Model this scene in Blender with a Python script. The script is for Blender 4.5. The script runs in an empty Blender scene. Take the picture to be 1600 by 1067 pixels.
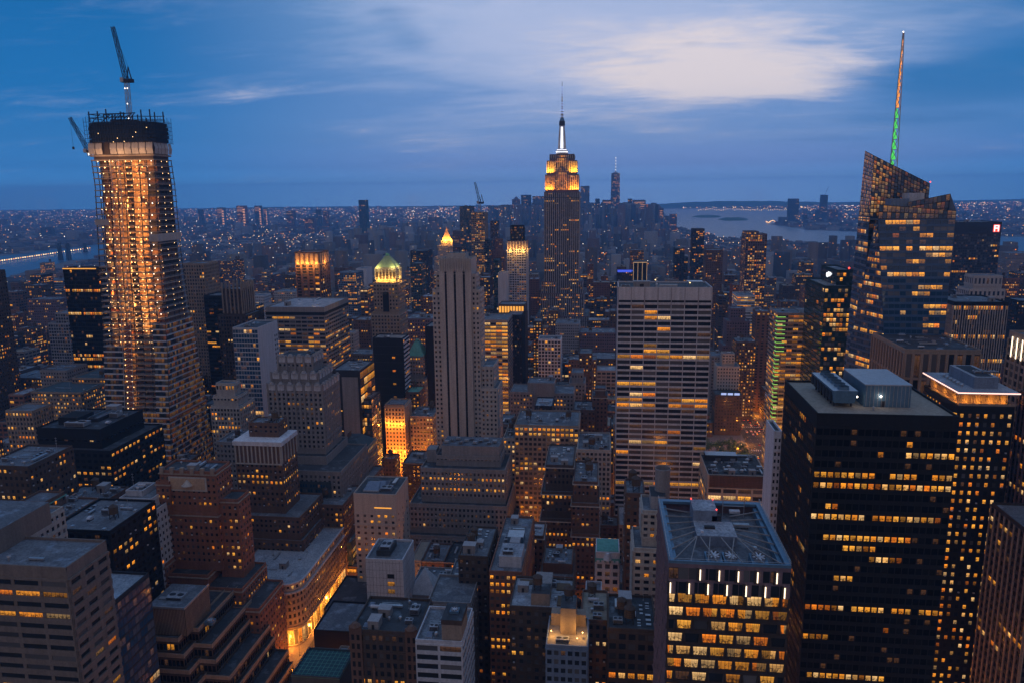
import bpy, math, random
import numpy as np
from mathutils import Vector
random.seed(7)
C = bpy.context.scene.collection
SC = bpy.context.scene
R = math.radians

# ------------------------------------------------------------------ camera
CAM_H, PITCH, YAW, ROLL, FPX = 260.0, R(11.0), R(6.9), R(.65), 1180.0
def _cross(a, b): return (a[1]*b[2]-a[2]*b[1], a[2]*b[0]-a[0]*b[2], a[0]*b[1]-a[1]*b[0])
_hd = (-math.sin(YAW), math.cos(YAW))
CF = (math.cos(PITCH)*_hd[0], math.cos(PITCH)*_hd[1], -math.sin(PITCH))
_r0 = (math.cos(YAW), math.sin(YAW), 0.0)
_u0 = _cross(_r0, CF)
CR = tuple(_r0[i]*math.cos(ROLL)-_u0[i]*math.sin(ROLL) for i in range(3))
CU = tuple(_u0[i]*math.cos(ROLL)+_r0[i]*math.sin(ROLL) for i in range(3))
def ray(px, py):
    a, b = (px-800)/FPX, (533.5-py)/FPX
    return tuple(CF[i]+a*CR[i]+b*CU[i] for i in range(3))
def atY(px, py, Y):
    d = ray(px, py); t = Y/d[1]; return (d[0]*t, Y, CAM_H+d[2]*t)
def atZ(px, py, Z):
    d = ray(px, py); t = (Z-CAM_H)/d[2]; return (d[0]*t, d[1]*t, Z)
def proj(X, Y, Z):
    v = (X, Y, Z-CAM_H); w = sum(v[i]*CF[i] for i in range(3))
    if w < 1: return (-9999, -9999)
    return (800+FPX*sum(v[i]*CR[i] for i in range(3))/w, 533.5-FPX*sum(v[i]*CU[i] for i in range(3))/w)
cd = bpy.data.cameras.new('camera'); cam = bpy.data.objects.new('camera', cd); C.objects.link(cam)
cd.sensor_width = 36.0; cd.lens = FPX/1600*36.0; cd.clip_start = 1.0; cd.clip_end = 120000.0
from mathutils import Matrix
cam.matrix_world = Matrix(((CR[0], CU[0], -CF[0], 0), (CR[1], CU[1], -CF[1], 0), (CR[2], CU[2], -CF[2], CAM_H), (0, 0, 0, 1)))
SC.camera = cam

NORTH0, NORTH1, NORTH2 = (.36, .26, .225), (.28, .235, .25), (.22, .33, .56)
# ------------------------------------------------------------------ world: dusk sky with cloud sheet
W = bpy.data.worlds.new('World'); SC.world = W; W.use_nodes = True
nt = W.node_tree; nt.nodes.clear()
def N(t, **k):
    n = nt.nodes.new(t)
    for a, v in k.items():
        if a == 'inp':
            for i, x in v.items(): n.inputs[i].default_value = x
        else: setattr(n, a, v)
    return n
L = lambda a, b: nt.links.new(a, b)
def mathn(op, a, b=None, c=None, clamp=False):
    n = N('ShaderNodeMath', operation=op, use_clamp=clamp)
    for i, x in enumerate((a, b, c)):
        if x is None: continue
        if isinstance(x, (int, float)): n.inputs[i].default_value = x
        else: L(x, n.inputs[i])
    return n.outputs[0]
def ramp(fac, pts, interp='LINEAR'):
    n = N('ShaderNodeValToRGB'); cr = n.color_ramp; cr.interpolation = interp
    while len(cr.elements) < len(pts): cr.elements.new(0.5)
    for e, (p, c) in zip(cr.elements, pts):
        e.position = p; e.color = (*c, 1) if len(c) == 3 else c
    L(fac, n.inputs[0]); return n.outputs[0]
def mixc(fac, a, b):
    n = N('ShaderNodeMix', data_type='RGBA')
    for i, x in ((0, fac), (6, a), (7, b)):
        if isinstance(x, (int, float)): n.inputs[i].default_value = x
        elif isinstance(x, tuple): n.inputs[i].default_value = (*x, 1)
        else: L(x, n.inputs[i])
    return n.outputs[2]
SUN_EL, SUN_AZ = R(-3.0), R(14.0)       # sun just under the horizon, to the right of the view axis
tc = N('ShaderNodeTexCoord'); sep = N('ShaderNodeSeparateXYZ'); L(tc.outputs['Generated'], sep.inputs[0])
X_, Y_, Z_ = sep.outputs
zc = mathn('MAXIMUM', Z_, 0.0)
# south sky by height (fraction = sin of elevation), left side deeper blue than the middle
azr = mathn('DIVIDE', X_, mathn('MAXIMUM', Y_, 0.15))            # tangent of azimuth from the avenue axis
hgt = mathn('MULTIPLY', zc, 2.5)
base_mid = ramp(hgt, [(0, (.50, .88, 1.55)), (.03, (.48, .86, 1.55)), (.055, (.31, .58, 1.1)), (.09, (.21, .39, .80)), (.17, (.18, .335, .67)), (.30, (.165, .315, .64)), (.55, (.225, .385, .68)), (1, (.25, .42, .70))])
base_side = ramp(hgt, [(0, (.17, .66, 1.4)), (.03, (.16, .64, 1.4)), (.055, (.09, .45, 1.02)), (.09, (.045, .28, .70)), (.17, (.026, .215, .56)), (.30, (.008, .175, .49)), (.6, (.004, .135, .40)), (1, (.015, .16, .42))])
sidef = ramp(mathn('ABSOLUTE', mathn('SUBTRACT', azr, .0)), [(.12, (0, 0, 0)), (.66, (1, 1, 1))], 'EASE')
clear = mixc(sidef, base_mid, base_side)
# cloud sheet on a plane overhead, so that it shrinks towards the horizon
zz = mathn('ADD', zc, .15)
comb = N('ShaderNodeCombineXYZ'); L(mathn('DIVIDE', X_, zz), comb.inputs[0]); L(mathn('DIVIDE', Y_, zz), comb.inputs[1])
def cloudnoise(sx, sy, rot, sc, loc=(0, 0, 0), rough=.55, dist=.6):
    mp = N('ShaderNodeMapping'); mp.inputs['Scale'].default_value = (sx, sy, 1); mp.inputs['Rotation'].default_value = (0, 0, R(rot)); mp.inputs['Location'].default_value = loc; L(comb.outputs[0], mp.inputs[0])
    n = N('ShaderNodeTexNoise', inp={'Scale': sc, 'Detail': 9, 'Roughness': rough, 'Distortion': dist}); L(mp.outputs[0], n.inputs['Vector']); return mathn('SUBTRACT', n.outputs[0], .5)
nA = cloudnoise(.55, .9, -28, .9); nB = cloudnoise(.8, 1.7, 14, 1.7, (3.1, 1.7, 0), .6); nD = cloudnoise(1.4, 3.6, -16, 2.2, (1, 9, 0), .65, .8); nC = cloudnoise(.5, 1.8, 14, 1.2, (7, 2, 0), .55, .3)
def gauss(az, el, sa, se, tilt=0.0):
    da = mathn('SUBTRACT', azr, az); a = mathn('DIVIDE', da, sa); e = mathn('DIVIDE', mathn('SUBTRACT', mathn('SUBTRACT', Z_, el), mathn('MULTIPLY', da, tilt)), se)
    return mathn('EXPONENT', mathn('MULTIPLY', mathn('ADD', mathn('MULTIPLY', a, a), mathn('MULTIPLY', e, e)), -1.0))
def add(*t):
    o = t[0]
    for q in t[1:]: o = mathn('ADD', o, q)
    return o
mul = lambda a, b: mathn('MULTIPLY', a, b)
def sstep(x, a, b):
    n = N('ShaderNodeMapRange', interpolation_type='SMOOTHSTEP'); L(x, n.inputs[0]); n.inputs[1].default_value = a; n.inputs[2].default_value = b; return n.outputs[0]
front = ramp(Y_, [(.0, (0, 0, 0)), (.35, (1, 1, 1))])
# wide lavender veil over the middle, then the creamy break of evening light, then dark cloud bars
veil = sstep(add(mul(gauss(-.06, .23, .36, .12, -.10), 1.0), mul(gauss(.10, .15, .26, .05), .45), mul(nA, 2.0), mul(nB, .9), mul(nD, .65)), .0, 1.05)
s1 = mixc(mul(veil, .95), clear, (.45, .53, .77))
cream = sstep(add(mul(gauss(.15, .150, .19, .050, .02), .95), mul(gauss(.20, .118, .12, .014, .02), .40), mul(gauss(-.03, .20, .16, .05), .28), mul(nB, 1.5), mul(nA, 1.5), mul(nD, 1.0)), .22, 1.10)
s2 = mixc(mul(cream, .95), s1, (.82, .735, .76))
bars = sstep(add(mul(gauss(.46, .118, .21, .045, .16), 1.15), mul(gauss(.105, .176, .03, .006), .62), mul(gauss(-.26, .20, .07, .045, -.6), .50), mul(gauss(.58, .20, .16, .014, .14), .62), mul(gauss(.30, .25, .28, .022, .05), .6), mul(nC, 1.6), mul(nD, .5)), .30, 1.05)
s2b = mixc(mul(bars, .85), s2, (.012, .17, .46))
low = mul(gauss(.10, .086, .40, .020), .60)
s2c = mixc(low, s2b, (.125, .29, .63))
s3 = mixc(mul(gauss(.15, .045, .5, .016), .22), s2c, (.24, .31, .64))
# unseen northern sky and zenith, tinted to light walls warm and roofs blue
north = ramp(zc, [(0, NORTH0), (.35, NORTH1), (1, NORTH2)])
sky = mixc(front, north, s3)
nish = N('ShaderNodeTexSky', sky_type='NISHITA', sun_disc=False, sun_elevation=SUN_EL, sun_rotation=SUN_AZ, air_density=1.0, dust_density=1.5)
b1 = N('ShaderNodeBackground', inp={'Strength': .05}); L(nish.outputs[0], b1.inputs[0])
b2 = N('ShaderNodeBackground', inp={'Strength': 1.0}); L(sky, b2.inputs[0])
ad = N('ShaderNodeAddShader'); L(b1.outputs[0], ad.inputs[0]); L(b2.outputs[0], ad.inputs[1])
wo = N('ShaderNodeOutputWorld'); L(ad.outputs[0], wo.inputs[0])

SC.view_settings.view_transform = 'Standard'; SC.view_settings.look = 'None'
SC.view_settings.exposure = 0.0; SC.view_settings.gamma = 1.0
cy = SC.cycles
cy.max_bounces = 4; cy.diffuse_bounces = 2; cy.glossy_bounces = 2; cy.transmission_bounces = 2; cy.volume_bounces = 3
cy.sample_clamp_indirect = 1.2; cy.sample_clamp_direct = 0; cy.caustics_reflective = False; cy.caustics_refractive = False
cy.use_denoising = True

# ------------------------------------------------------------------ materials
MATS = {}
def newmat(name):
    m = bpy.data.materials.new(name); m.use_nodes = True; MATS[name] = m
    t = m.node_tree; b = t.nodes['Principled BSDF']; return m, t, b
def wallmat(name, col, rough=.85, var=.28, spec=.3, metal=0, streak=.6, fine=1.3):
    m, t, b = newmat(name); g = t.nodes.new('ShaderNodeNewGeometry')
    mp = t.nodes.new('ShaderNodeMapping'); mp.inputs['Scale'].default_value = (streak, streak, .035); t.links.new(g.outputs['Position'], mp.inputs[0])
    a = t.nodes.new('ShaderNodeTexNoise'); a.inputs['Scale'].default_value = 1; a.inputs['Detail'].default_value = 4; t.links.new(mp.outputs[0], a.inputs['Vector'])
    c = t.nodes.new('ShaderNodeTexNoise'); c.inputs['Scale'].default_value = fine; c.inputs['Detail'].default_value = 3; t.links.new(g.outputs['Position'], c.inputs['Vector'])
    s = t.nodes.new('ShaderNodeMath'); s.operation = 'ADD'; t.links.new(a.outputs[0], s.inputs[0]); t.links.new(c.outputs[0], s.inputs[1])
    r = t.nodes.new('ShaderNodeMapRange'); r.inputs[1].default_value = .6; r.inputs[2].default_value = 1.4; r.inputs[3].default_value = 1-var; r.inputs[4].default_value = 1+var; t.links.new(s.outputs[0], r.inputs[0])
    mx = t.nodes.new('ShaderNodeVectorMath'); mx.operation = 'SCALE'; mx.inputs[0].default_value = col; t.links.new(r.outputs[0], mx.inputs[3])
    t.links.new(mx.outputs[0], b.inputs['Base Color'])
    b.inputs['Roughness'].default_value = rough; b.inputs['Specular IOR Level'].default_value = spec; b.inputs['Metallic'].default_value = metal
    return m
for nm, col in dict(limestone=(.43, .37, .335), tan=(.30, .225, .175), sand=(.42, .37, .33), brown_brick=(.15, .085, .062), red_brick=(.25, .105, .065),
                    umber=(.085, .058, .046), dark=(.012, .012, .014), charcoal=(.035, .035, .042), bronze=(.05, .036, .032), concrete=(.33, .31, .32),
                    white=(.62, .60, .63), pale=(.48, .47, .5), bluegrey=(.17, .21, .28), greystone=(.26, .235, .23), roof_grey=(.2, .205, .225),
                    roof_pale=(.42, .43, .47), roof_tar=(.045, .047, .055), roof_tan=(.30, .25, .2), copper=(.13, .33, .27), mint=(.30, .38, .22), slate=(.055, .075, .085),
                    plum=(.16, .11, .13), teal=(.03, .085, .10), wood=(.12, .075, .045), greenglass=(.012, .03, .03)).items():
    wallmat(nm, col)
def roofmat(name, c1, c2, c3):
    m, t, b = newmat(name); g = t.nodes.new('ShaderNodeNewGeometry')
    def nz(sc, det): n = t.nodes.new('ShaderNodeTexNoise'); n.inputs['Scale'].default_value = sc; n.inputs['Detail'].default_value = det; n.inputs['Roughness'].default_value = .6; t.links.new(g.outputs['Position'], n.inputs['Vector']); return n.outputs[0]
    def rp(f, p0, p1): n = t.nodes.new('ShaderNodeMapRange'); n.inputs[1].default_value = p0; n.inputs[2].default_value = p1; t.links.new(f, n.inputs[0]); return n.outputs[0]
    def mx(f, a, c):
        n = t.nodes.new('ShaderNodeMix'); n.data_type = 'RGBA'; t.links.new(f, n.inputs[0])
        for i, x in ((6, a), (7, c)):
            if isinstance(x, tuple): n.inputs[i].default_value = (*x, 1)
            else: t.links.new(x, n.inputs[i])
        return n.outputs[2]
    v = t.nodes.new('ShaderNodeTexVoronoi'); v.inputs['Scale'].default_value = .16; v.distance = 'CHEBYCHEV'; t.links.new(g.outputs['Position'], v.inputs['Vector']); sp = t.nodes.new('ShaderNodeSeparateColor'); t.links.new(v.outputs['Color'], sp.inputs[0])
    base = mx(rp(sp.outputs[0], .35, .9), c1, c2); wet = rp(nz(.13, 5), .53, .70); out = mx(wet, base, c3); t.links.new(mx(rp(nz(1.1, 4), .1, .62), (.02, .02, .022), out), b.inputs['Base Color'])
    rr = t.nodes.new('ShaderNodeMapRange'); rr.inputs[3].default_value = .85; rr.inputs[4].default_value = .28; t.links.new(wet, rr.inputs[0]); t.links.new(rr.outputs[0], b.inputs['Roughness'])
roofmat('roof_grey', (.13, .135, .155), (.19, .195, .215), (.25, .27, .32)); roofmat('roof_pale', (.32, .33, .37), (.40, .40, .43), (.50, .53, .60)); roofmat('roof_tar', (.035, .037, .044), (.06, .062, .072), (.11, .125, .155))
wallmat('stone_beige', (.185, .145, .125)); wallmat('buff', (.23, .19, .165))
wallmat('spandrel', (.06, .12, .22), .3, .15, .35); wallmat('steel', (.40, .41, .44), .45, .2, .5, .6)
wallmat('bluesteel', (.10, .19, .28), .5, .25, .5, .3)
wallmat('rust', (.30, .10, .05), .8, .3)
wallmat('netting', (.018, .03, .05), .9, .35)
wallmat('tarp', (.46, .39, .35), .8, .2, fine=.5)
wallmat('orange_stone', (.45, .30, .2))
wallmat('asphalt', (.05, .05, .052), .8)
wallmat('pavement', (.16, .15, .14), .9)
wallmat('paint_line', (.7, .7, .66), .7)
wallmat('citywall', (.17, .145, .14))
wallmat('cityroof', (.17, .165, .175))
def citymat(name):
    # far blocks: tone varies by building (per-vertex tint of the wall paint itself)
    m, t, b = newmat(name); a = t.nodes.new('ShaderNodeAttribute'); a.attribute_name = 'tint'
    t.links.new(a.outputs['Color'], b.inputs['Base Color']); b.inputs['Roughness'].default_value = .9; b.inputs['Specular IOR Level'].default_value = .2
citymat('citytint')
def glassmat(name, base=(.015, .017, .022), rough=.12, fx=.05, fy=.05, spec=.5, blind=.6):
    m, t, b = newmat(name); m.cycles.emission_sampling = 'NONE'
    a = t.nodes.new('ShaderNodeAttribute'); a.attribute_name = 'lit'
    uv = t.nodes.new('ShaderNodeUVMap'); uv.uv_map = 'UVMap'; sp = t.nodes.new('ShaderNodeSeparateXYZ'); t.links.new(uv.outputs[0], sp.inputs[0])
    def M(op, *x):
        n = t.nodes.new('ShaderNodeMath'); n.operation = op
        for i, v in enumerate(x):
            if isinstance(v, (int, float)): n.inputs[i].default_value = v
            else: t.links.new(v, n.inputs[i])
        return n.outputs[0]
    fu = M('FRACT', sp.outputs[0]); fv = M('FRACT', sp.outputs[1])
    du = M('ABSOLUTE', M('SUBTRACT', fu, .5)); dv = M('ABSOLUTE', M('SUBTRACT', fv, .5))
    pane = M('MULTIPLY', M('LESS_THAN', du, .5-fx), M('LESS_THAN', dv, .5-fy))
    # ceiling lights along the top, furniture and people breaking up the lower half
    g = t.nodes.new('ShaderNodeNewGeometry')
    def noise(sc, xyz):
        mp = t.nodes.new('ShaderNodeMapping'); mp.inputs['Scale'].default_value = xyz; t.links.new(g.outputs['Position'], mp.inputs[0])
        n1 = t.nodes.new('ShaderNodeTexNoise'); n1.inputs['Scale'].default_value = sc; n1.inputs['Detail'].default_value = 2; t.links.new(mp.outputs[0], n1.inputs['Vector']); return n1.outputs[0]
    na = M('ADD', M('MULTIPLY', noise(1, (.35, .35, .6)), 1.1), .32)
    low = M('MULTIPLY', M('GREATER_THAN', noise(1, (1.9, 1.9, 1.4)), .50), M('LESS_THAN', fv, M('ADD', .12, M('MULTIPLY', noise(1, (.9, .9, .1)), .7))))
    top = M('ADD', .82, M('MULTIPLY', M('GREATER_THAN', fv, .76), .4))
    st = M('MULTIPLY', M('MULTIPLY', M('MULTIPLY', na, top), M('SUBTRACT', 1.0, M('MULTIPLY', low, .72))), pane)
    t.links.new(a.outputs['Color'], b.inputs['Emission Color']); t.links.new(st, b.inputs['Emission Strength'])
    # pale blinds drawn in some unlit windows: alpha of the attribute
    mc = t.nodes.new('ShaderNodeMix'); mc.data_type = 'RGBA'; mc.inputs[6].default_value = (*base, 1); mc.inputs[7].default_value = (.22, .2, .19, 1); t.links.new(M('MULTIPLY', a.outputs['Alpha'], blind), mc.inputs[0])
    t.links.new(mc.outputs[2], b.inputs['Base Color'])
    b.inputs['Roughness'].default_value = rough; b.inputs['Specular IOR Level'].default_value = spec
    return m
glassmat('glass'); glassmat('glass_dark', (.006, .006, .007), .25, .06, .08, .12, .05); glassmat('glass_blue', (.02, .065, .13), .06, .03, .03, .55)
glassmat('glass_green', (.008, .03, .03), .1, .03, .03, .6); glassmat('glass_far', (.02, .02, .025), .3, 0, 0, .2)
def emat(name, col, s, sampling='NONE'):
    m, t, b = newmat(name); b.inputs['Base Color'].default_value = (*[min(1, c*.5) for c in col], 1)
    b.inputs['Emission Color'].default_value = (*col, 1); b.inputs['Emission Strength'].default_value = s; m.cycles.emission_sampling = sampling
emat('bulb', (1, .62, .25), 5); emat('bulb_white', (1, .85, .7), 5); emat('lamp_orange', (1, .36, .05), 3); emat('tube_white', (1, .80, .55), 2.2); emat('tube_pink', (1, .55, .45), 2.2)
emat('tube_green', (.42, 1, .18), .55); emat('sign_white', (.95, .97, 1), 1.6); emat('sign_red', (1, .08, .04), 1.4); emat('sign_blue', (.08, .14, 1), .8); emat('red_light', (1, .05, .03), 5)
emat('headlight', (1, .8, .5), 6); emat('taillight', (1, .06, .02), 4); emat('arcade', (1, .42, .06), 1.1); emat('mast_white', (.85, .88, 1), 1.5); emat('mast_orange', (1, .33, .05), 1.3); emat('mast_green', (.10, .85, .12), .9)
emat('facade_strip', (1, .62, .3), .45); emat('shop', (1, .38, .06), 1.8); emat('mast_blue', (.4, .55, 1), .9)
def leafmat():
    m, t, b = newmat('leaves'); g = t.nodes.new('ShaderNodeNewGeometry'); n = t.nodes.new('ShaderNodeTexNoise'); n.inputs['Scale'].default_value = .5; t.links.new(g.outputs['Position'], n.inputs['Vector'])
    r = t.nodes.new('ShaderNodeValToRGB'); r.color_ramp.elements[0].position = .35; r.color_ramp.elements[0].color = (.025, .06, .018, 1); r.color_ramp.elements[1].position = .65; r.color_ramp.elements[1].color = (.07, .14, .035, 1)
    t.links.new(n.outputs[0], r.inputs[0]); t.links.new(r.outputs[0], b.inputs['Base Color']); b.inputs['Roughness'].default_value = .8
leafmat()
def watermat():
    m, t, b = newmat('water'); b.inputs['Base Color'].default_value = (.07, .10, .15, 1); b.inputs['Roughness'].default_value = .3
    g = t.nodes.new('ShaderNodeNewGeometry'); n = t.nodes.new('ShaderNodeTexNoise'); n.inputs['Scale'].default_value = .03; n.inputs['Detail'].default_value = 6; t.links.new(g.outputs['Position'], n.inputs['Vector'])
    bp = t.nodes.new('ShaderNodeBump'); bp.inputs['Strength'].default_value = .25; bp.inputs['Distance'].default_value = 2; t.links.new(n.outputs[0], bp.inputs['Height']); t.links.new(bp.outputs[0], b.inputs['Normal'])
watermat()
for nm, col in (('car_black', (.02, .02, .022)), ('car_yellow', (.7, .42, .03)), ('car_white', (.7, .7, .7)), ('rubber', (.02, .02, .02))):
    wallmat(nm, col, .4, .05)

# ------------------------------------------------------------------ mesh builder
class MB:
    def __init__(s): s.v = []; s.f = []; s.m = []; s.mats = []; s.c = []; s.uv = []; s.lit = False
    def mi(s, m):
        if m not in s.mats: s.mats.append(m)
        return s.mats.index(m)
    def poly(s, pts, m):
        k = len(s.v); s.v.extend(tuple(p) for p in pts); s.f.append(tuple(range(k, k+len(pts)))); s.m.append(s.mi(m))
    def win(s, pts, m, col, nu=1, nv=1):
        s.lit = True; k = len(s.v); s.v.extend(tuple(p) for p in pts); s.f.append((k, k+1, k+2, k+3)); s.m.append(s.mi(m))
        s.c.extend(col*4); s.uv.extend((0, 0, nu, 0, nu, nv, 0, nv))
    def box(s, x0, x1, y0, y1, z0, z1, m, mt=None, bottom=False):
        a = [(x0, y0, z0), (x1, y0, z0), (x1, y1, z0), (x0, y1, z0), (x0, y0, z1), (x1, y0, z1), (x1, y1, z1), (x0, y1, z1)]
        k = len(s.v); s.v.extend(a); i = s.mi(m)
        for q in ((0, 1, 5, 4), (1, 2, 6, 5), (2, 3, 7, 6), (3, 0, 4, 7)): s.f.append(tuple(k+t for t in q)); s.m.append(i)
        s.f.append((k+4, k+5, k+6, k+7)); s.m.append(s.mi(mt or m))
        if bottom: s.f.append((k+3, k+2, k+1, k)); s.m.append(i)
    def frustum(s, b, t, m, mt=None, bottom=False):
        # b, t = (x0,x1,y0,y1,z)
        x0, x1, y0, y1, z = b; a0, a1, b0, b1, w = t
        a = [(x0, y0, z), (x1, y0, z), (x1, y1, z), (x0, y1, z), (a0, b0, w), (a1, b0, w), (a1, b1, w), (a0, b1, w)]
        k = len(s.v); s.v.extend(a); i = s.mi(m)
        for q in ((0, 1, 5, 4), (1, 2, 6, 5), (2, 3, 7, 6), (3, 0, 4, 7)): s.f.append(tuple(k+t_ for t_ in q)); s.m.append(i)
        s.f.append((k+4, k+5, k+6, k+7)); s.m.append(s.mi(mt or m))
        if bottom: s.f.append((k+3, k+2, k+1, k)); s.m.append(i)
    def prism(s, pts, z0, z1, m, mt=None):
        n = len(pts); k = len(s.v); s.v.extend([(p[0], p[1], z0) for p in pts]+[(p[0], p[1], z1) for p in pts]); i = s.mi(m)
        for j in range(n): s.f.append((k+j, k+(j+1) % n, k+n+(j+1) % n, k+n+j)); s.m.append(i)
        s.f.append(tuple(k+n+j for j in range(n))); s.m.append(s.mi(mt or m))
    def cyl(s, x, y, z0, z1, r0, r1, m, n=12, cap=True, ox=0, oy=0):
        k = len(s.v); i = s.mi(m)
        for (r, z, a, b) in ((r0, z0, x, y), (r1, z1, x+ox, y+oy)):
            for j in range(n): t = 2*math.pi*j/n; s.v.append((a+r*math.cos(t), b+r*math.sin(t), z))
        for j in range(n): s.f.append((k+j, k+(j+1) % n, k+n+(j+1) % n, k+n+j)); s.m.append(i)
        if cap: s.f.append(tuple(k+n+j for j in range(n))); s.m.append(i)
    def beam(s, p, q, w, m):
        p, q = Vector(p), Vector(q); d = (q-p).normalized(); a = d.cross(Vector((0, 0, 1)))
        if a.length < .05: a = d.cross(Vector((1, 0, 0)))
        a.normalize(); b = d.cross(a); h = w/2; k = len(s.v); i = s.mi(m)
        for o in (p, q):
            for u, v in ((-1, -1), (1, -1), (1, 1), (-1, 1)): s.v.append(tuple(o+a*u*h+b*v*h))
        for j in range(4): s.f.append((k+j, k+(j+1) % 4, k+4+(j+1) % 4, k+4+j)); s.m.append(i)
        s.f.append((k+3, k+2, k+1, k)); s.m.append(i); s.f.append((k+4, k+5, k+6, k+7)); s.m.append(i)
    def bulb(s, p, r, m):
        x, y, z = p; k = len(s.v); i = s.mi(m)
        s.v.extend([(x+r, y, z), (x, y+r, z), (x-r, y, z), (x, y-r, z), (x, y, z+r), (x, y, z-r)])
        for a in range(4):
            s.f.append((k+a, k+(a+1) % 4, k+4)); s.m.append(i); s.f.append((k+(a+1) % 4, k+a, k+5)); s.m.append(i)
    def mesh(s, name, off=(0, 0, 0)):
        me = bpy.data.meshes.new(name)
        v = np.array(s.v, dtype=np.float64).reshape(-1, 3)-np.array(off); me.from_pydata(v.tolist(), [], s.f)
        for m in s.mats: me.materials.append(MATS[m])
        if len(s.mats) > 1: me.polygons.foreach_set('material_index', s.m)
        if s.lit:
            a = me.attributes.new('lit', 'FLOAT_COLOR', 'POINT'); a.data.foreach_set('color', s.c)
            u = me.uv_layers.new(name='UVMap'); u.data.foreach_set('uv', s.uv)
        me.update(); return me
    def build(s, name, parent=None, off=None):
        if not s.f: return None
        if off is None: off = tuple(parent['_o']) if parent is not None and '_o' in parent else (0, 0, 0)
        o = bpy.data.objects.new(name, s.mesh(name, off)); C.objects.link(o)
        if parent is not None: o.parent = parent
        else: o.location = off
        return o
def tag(o, label, cat, group=None, kind=None):
    o['label'] = label; o['category'] = cat
    if group: o['group'] = group
    if kind: o['kind'] = kind
    return o
def empty(name, loc, label, cat, group=None):
    o = bpy.data.objects.new(name, None); C.objects.link(o); o.location = loc; o.empty_display_size = 2
    o['_o'] = tuple(loc); tag(o, label, cat, group); return o
def lamp(name, loc, energy, col, parent=None, size=.5, kind='POINT', rot=None, spot=None, shape=None):
    ld = bpy.data.lights.new(name, kind); ld.energy = energy; ld.color = col
    if kind == 'AREA':
        ld.shape = 'RECTANGLE'; ld.size, ld.size_y = shape
    else: ld.shadow_soft_size = size
    if spot: ld.spot_size = spot; ld.spot_blend = .6
    o = bpy.data.objects.new(name, ld); C.objects.link(o)
    if parent is not None: o.parent = parent; loc = tuple(loc[i]-parent['_o'][i] for i in range(3))
    o.location = loc
    if rot: o.rotation_euler = rot
    return o

# ------------------------------------------------------------------ windows: colours of lit rooms
WARM = [(1.0, .37, .03), (1.0, .31, .02), (1.0, .42, .05), (1.0, .24, .014), (1.0, .50, .14), (1.0, .34, .025), (1.0, .40, .04), (1.0, .58, .22)]
def litcol(rng, k=1.0):
    c = rng.choice(WARM); b = rng.choice((1.05, .9, .72, .45, .22))*rng.uniform(.8, 1.1)*k
    return (c[0]*b, c[1]*b, c[2]*b, 0.0)
def dimcol(rng):
    if rng.random() < .3: return (0, 0, 0, rng.uniform(.2, 1))
    if rng.random() < .12: return (.07, .03, .012, 0)
    return (0, 0, 0, 0)
def litgrid(nb, nf, rng, p=.1, row=.05, k=1.0, rows=None, run=.55):
    p = min(.97, p*1.4); row = row*1.15; k = k*1.42
    """which rooms are lit: single rooms, short runs and whole floors"""
    g = {}
    for j in range(nf):
        full = (rows and (nf-1-j) in rows) or rng.random() < row
        on = False
        for i in range(nb):
            if full: on = rng.random() < .86
            else: on = rng.random() < (run if on else p*(1-run)/(1-p*run) if p < 1 else 1)
            g[i, j] = litcol(rng, k) if on else dimcol(rng)
    return g
STY = dict(punch=dict(bw=3.0, fh=3.7, pf=.52, sf=.50, rd=.35, nu=2), pier=dict(bw=2.8, fh=3.7, pf=.38, sf=.42, rd=.55, vert=1, nu=1),
           fins=dict(bw=1.7, fh=3.8, pf=.38, sf=.3, rd=.6, vert=1, nu=1), band=dict(bw=5.0, fh=3.9, pf=.06, sf=.50, rd=.3, nu=3),
           curtain=dict(bw=2.4, fh=3.9, pf=.10, sf=.24, rd=.18, nu=1), grid=dict(bw=3.2, fh=3.6, pf=.22, sf=.28, rd=.5, nu=1), blank=None)
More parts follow.
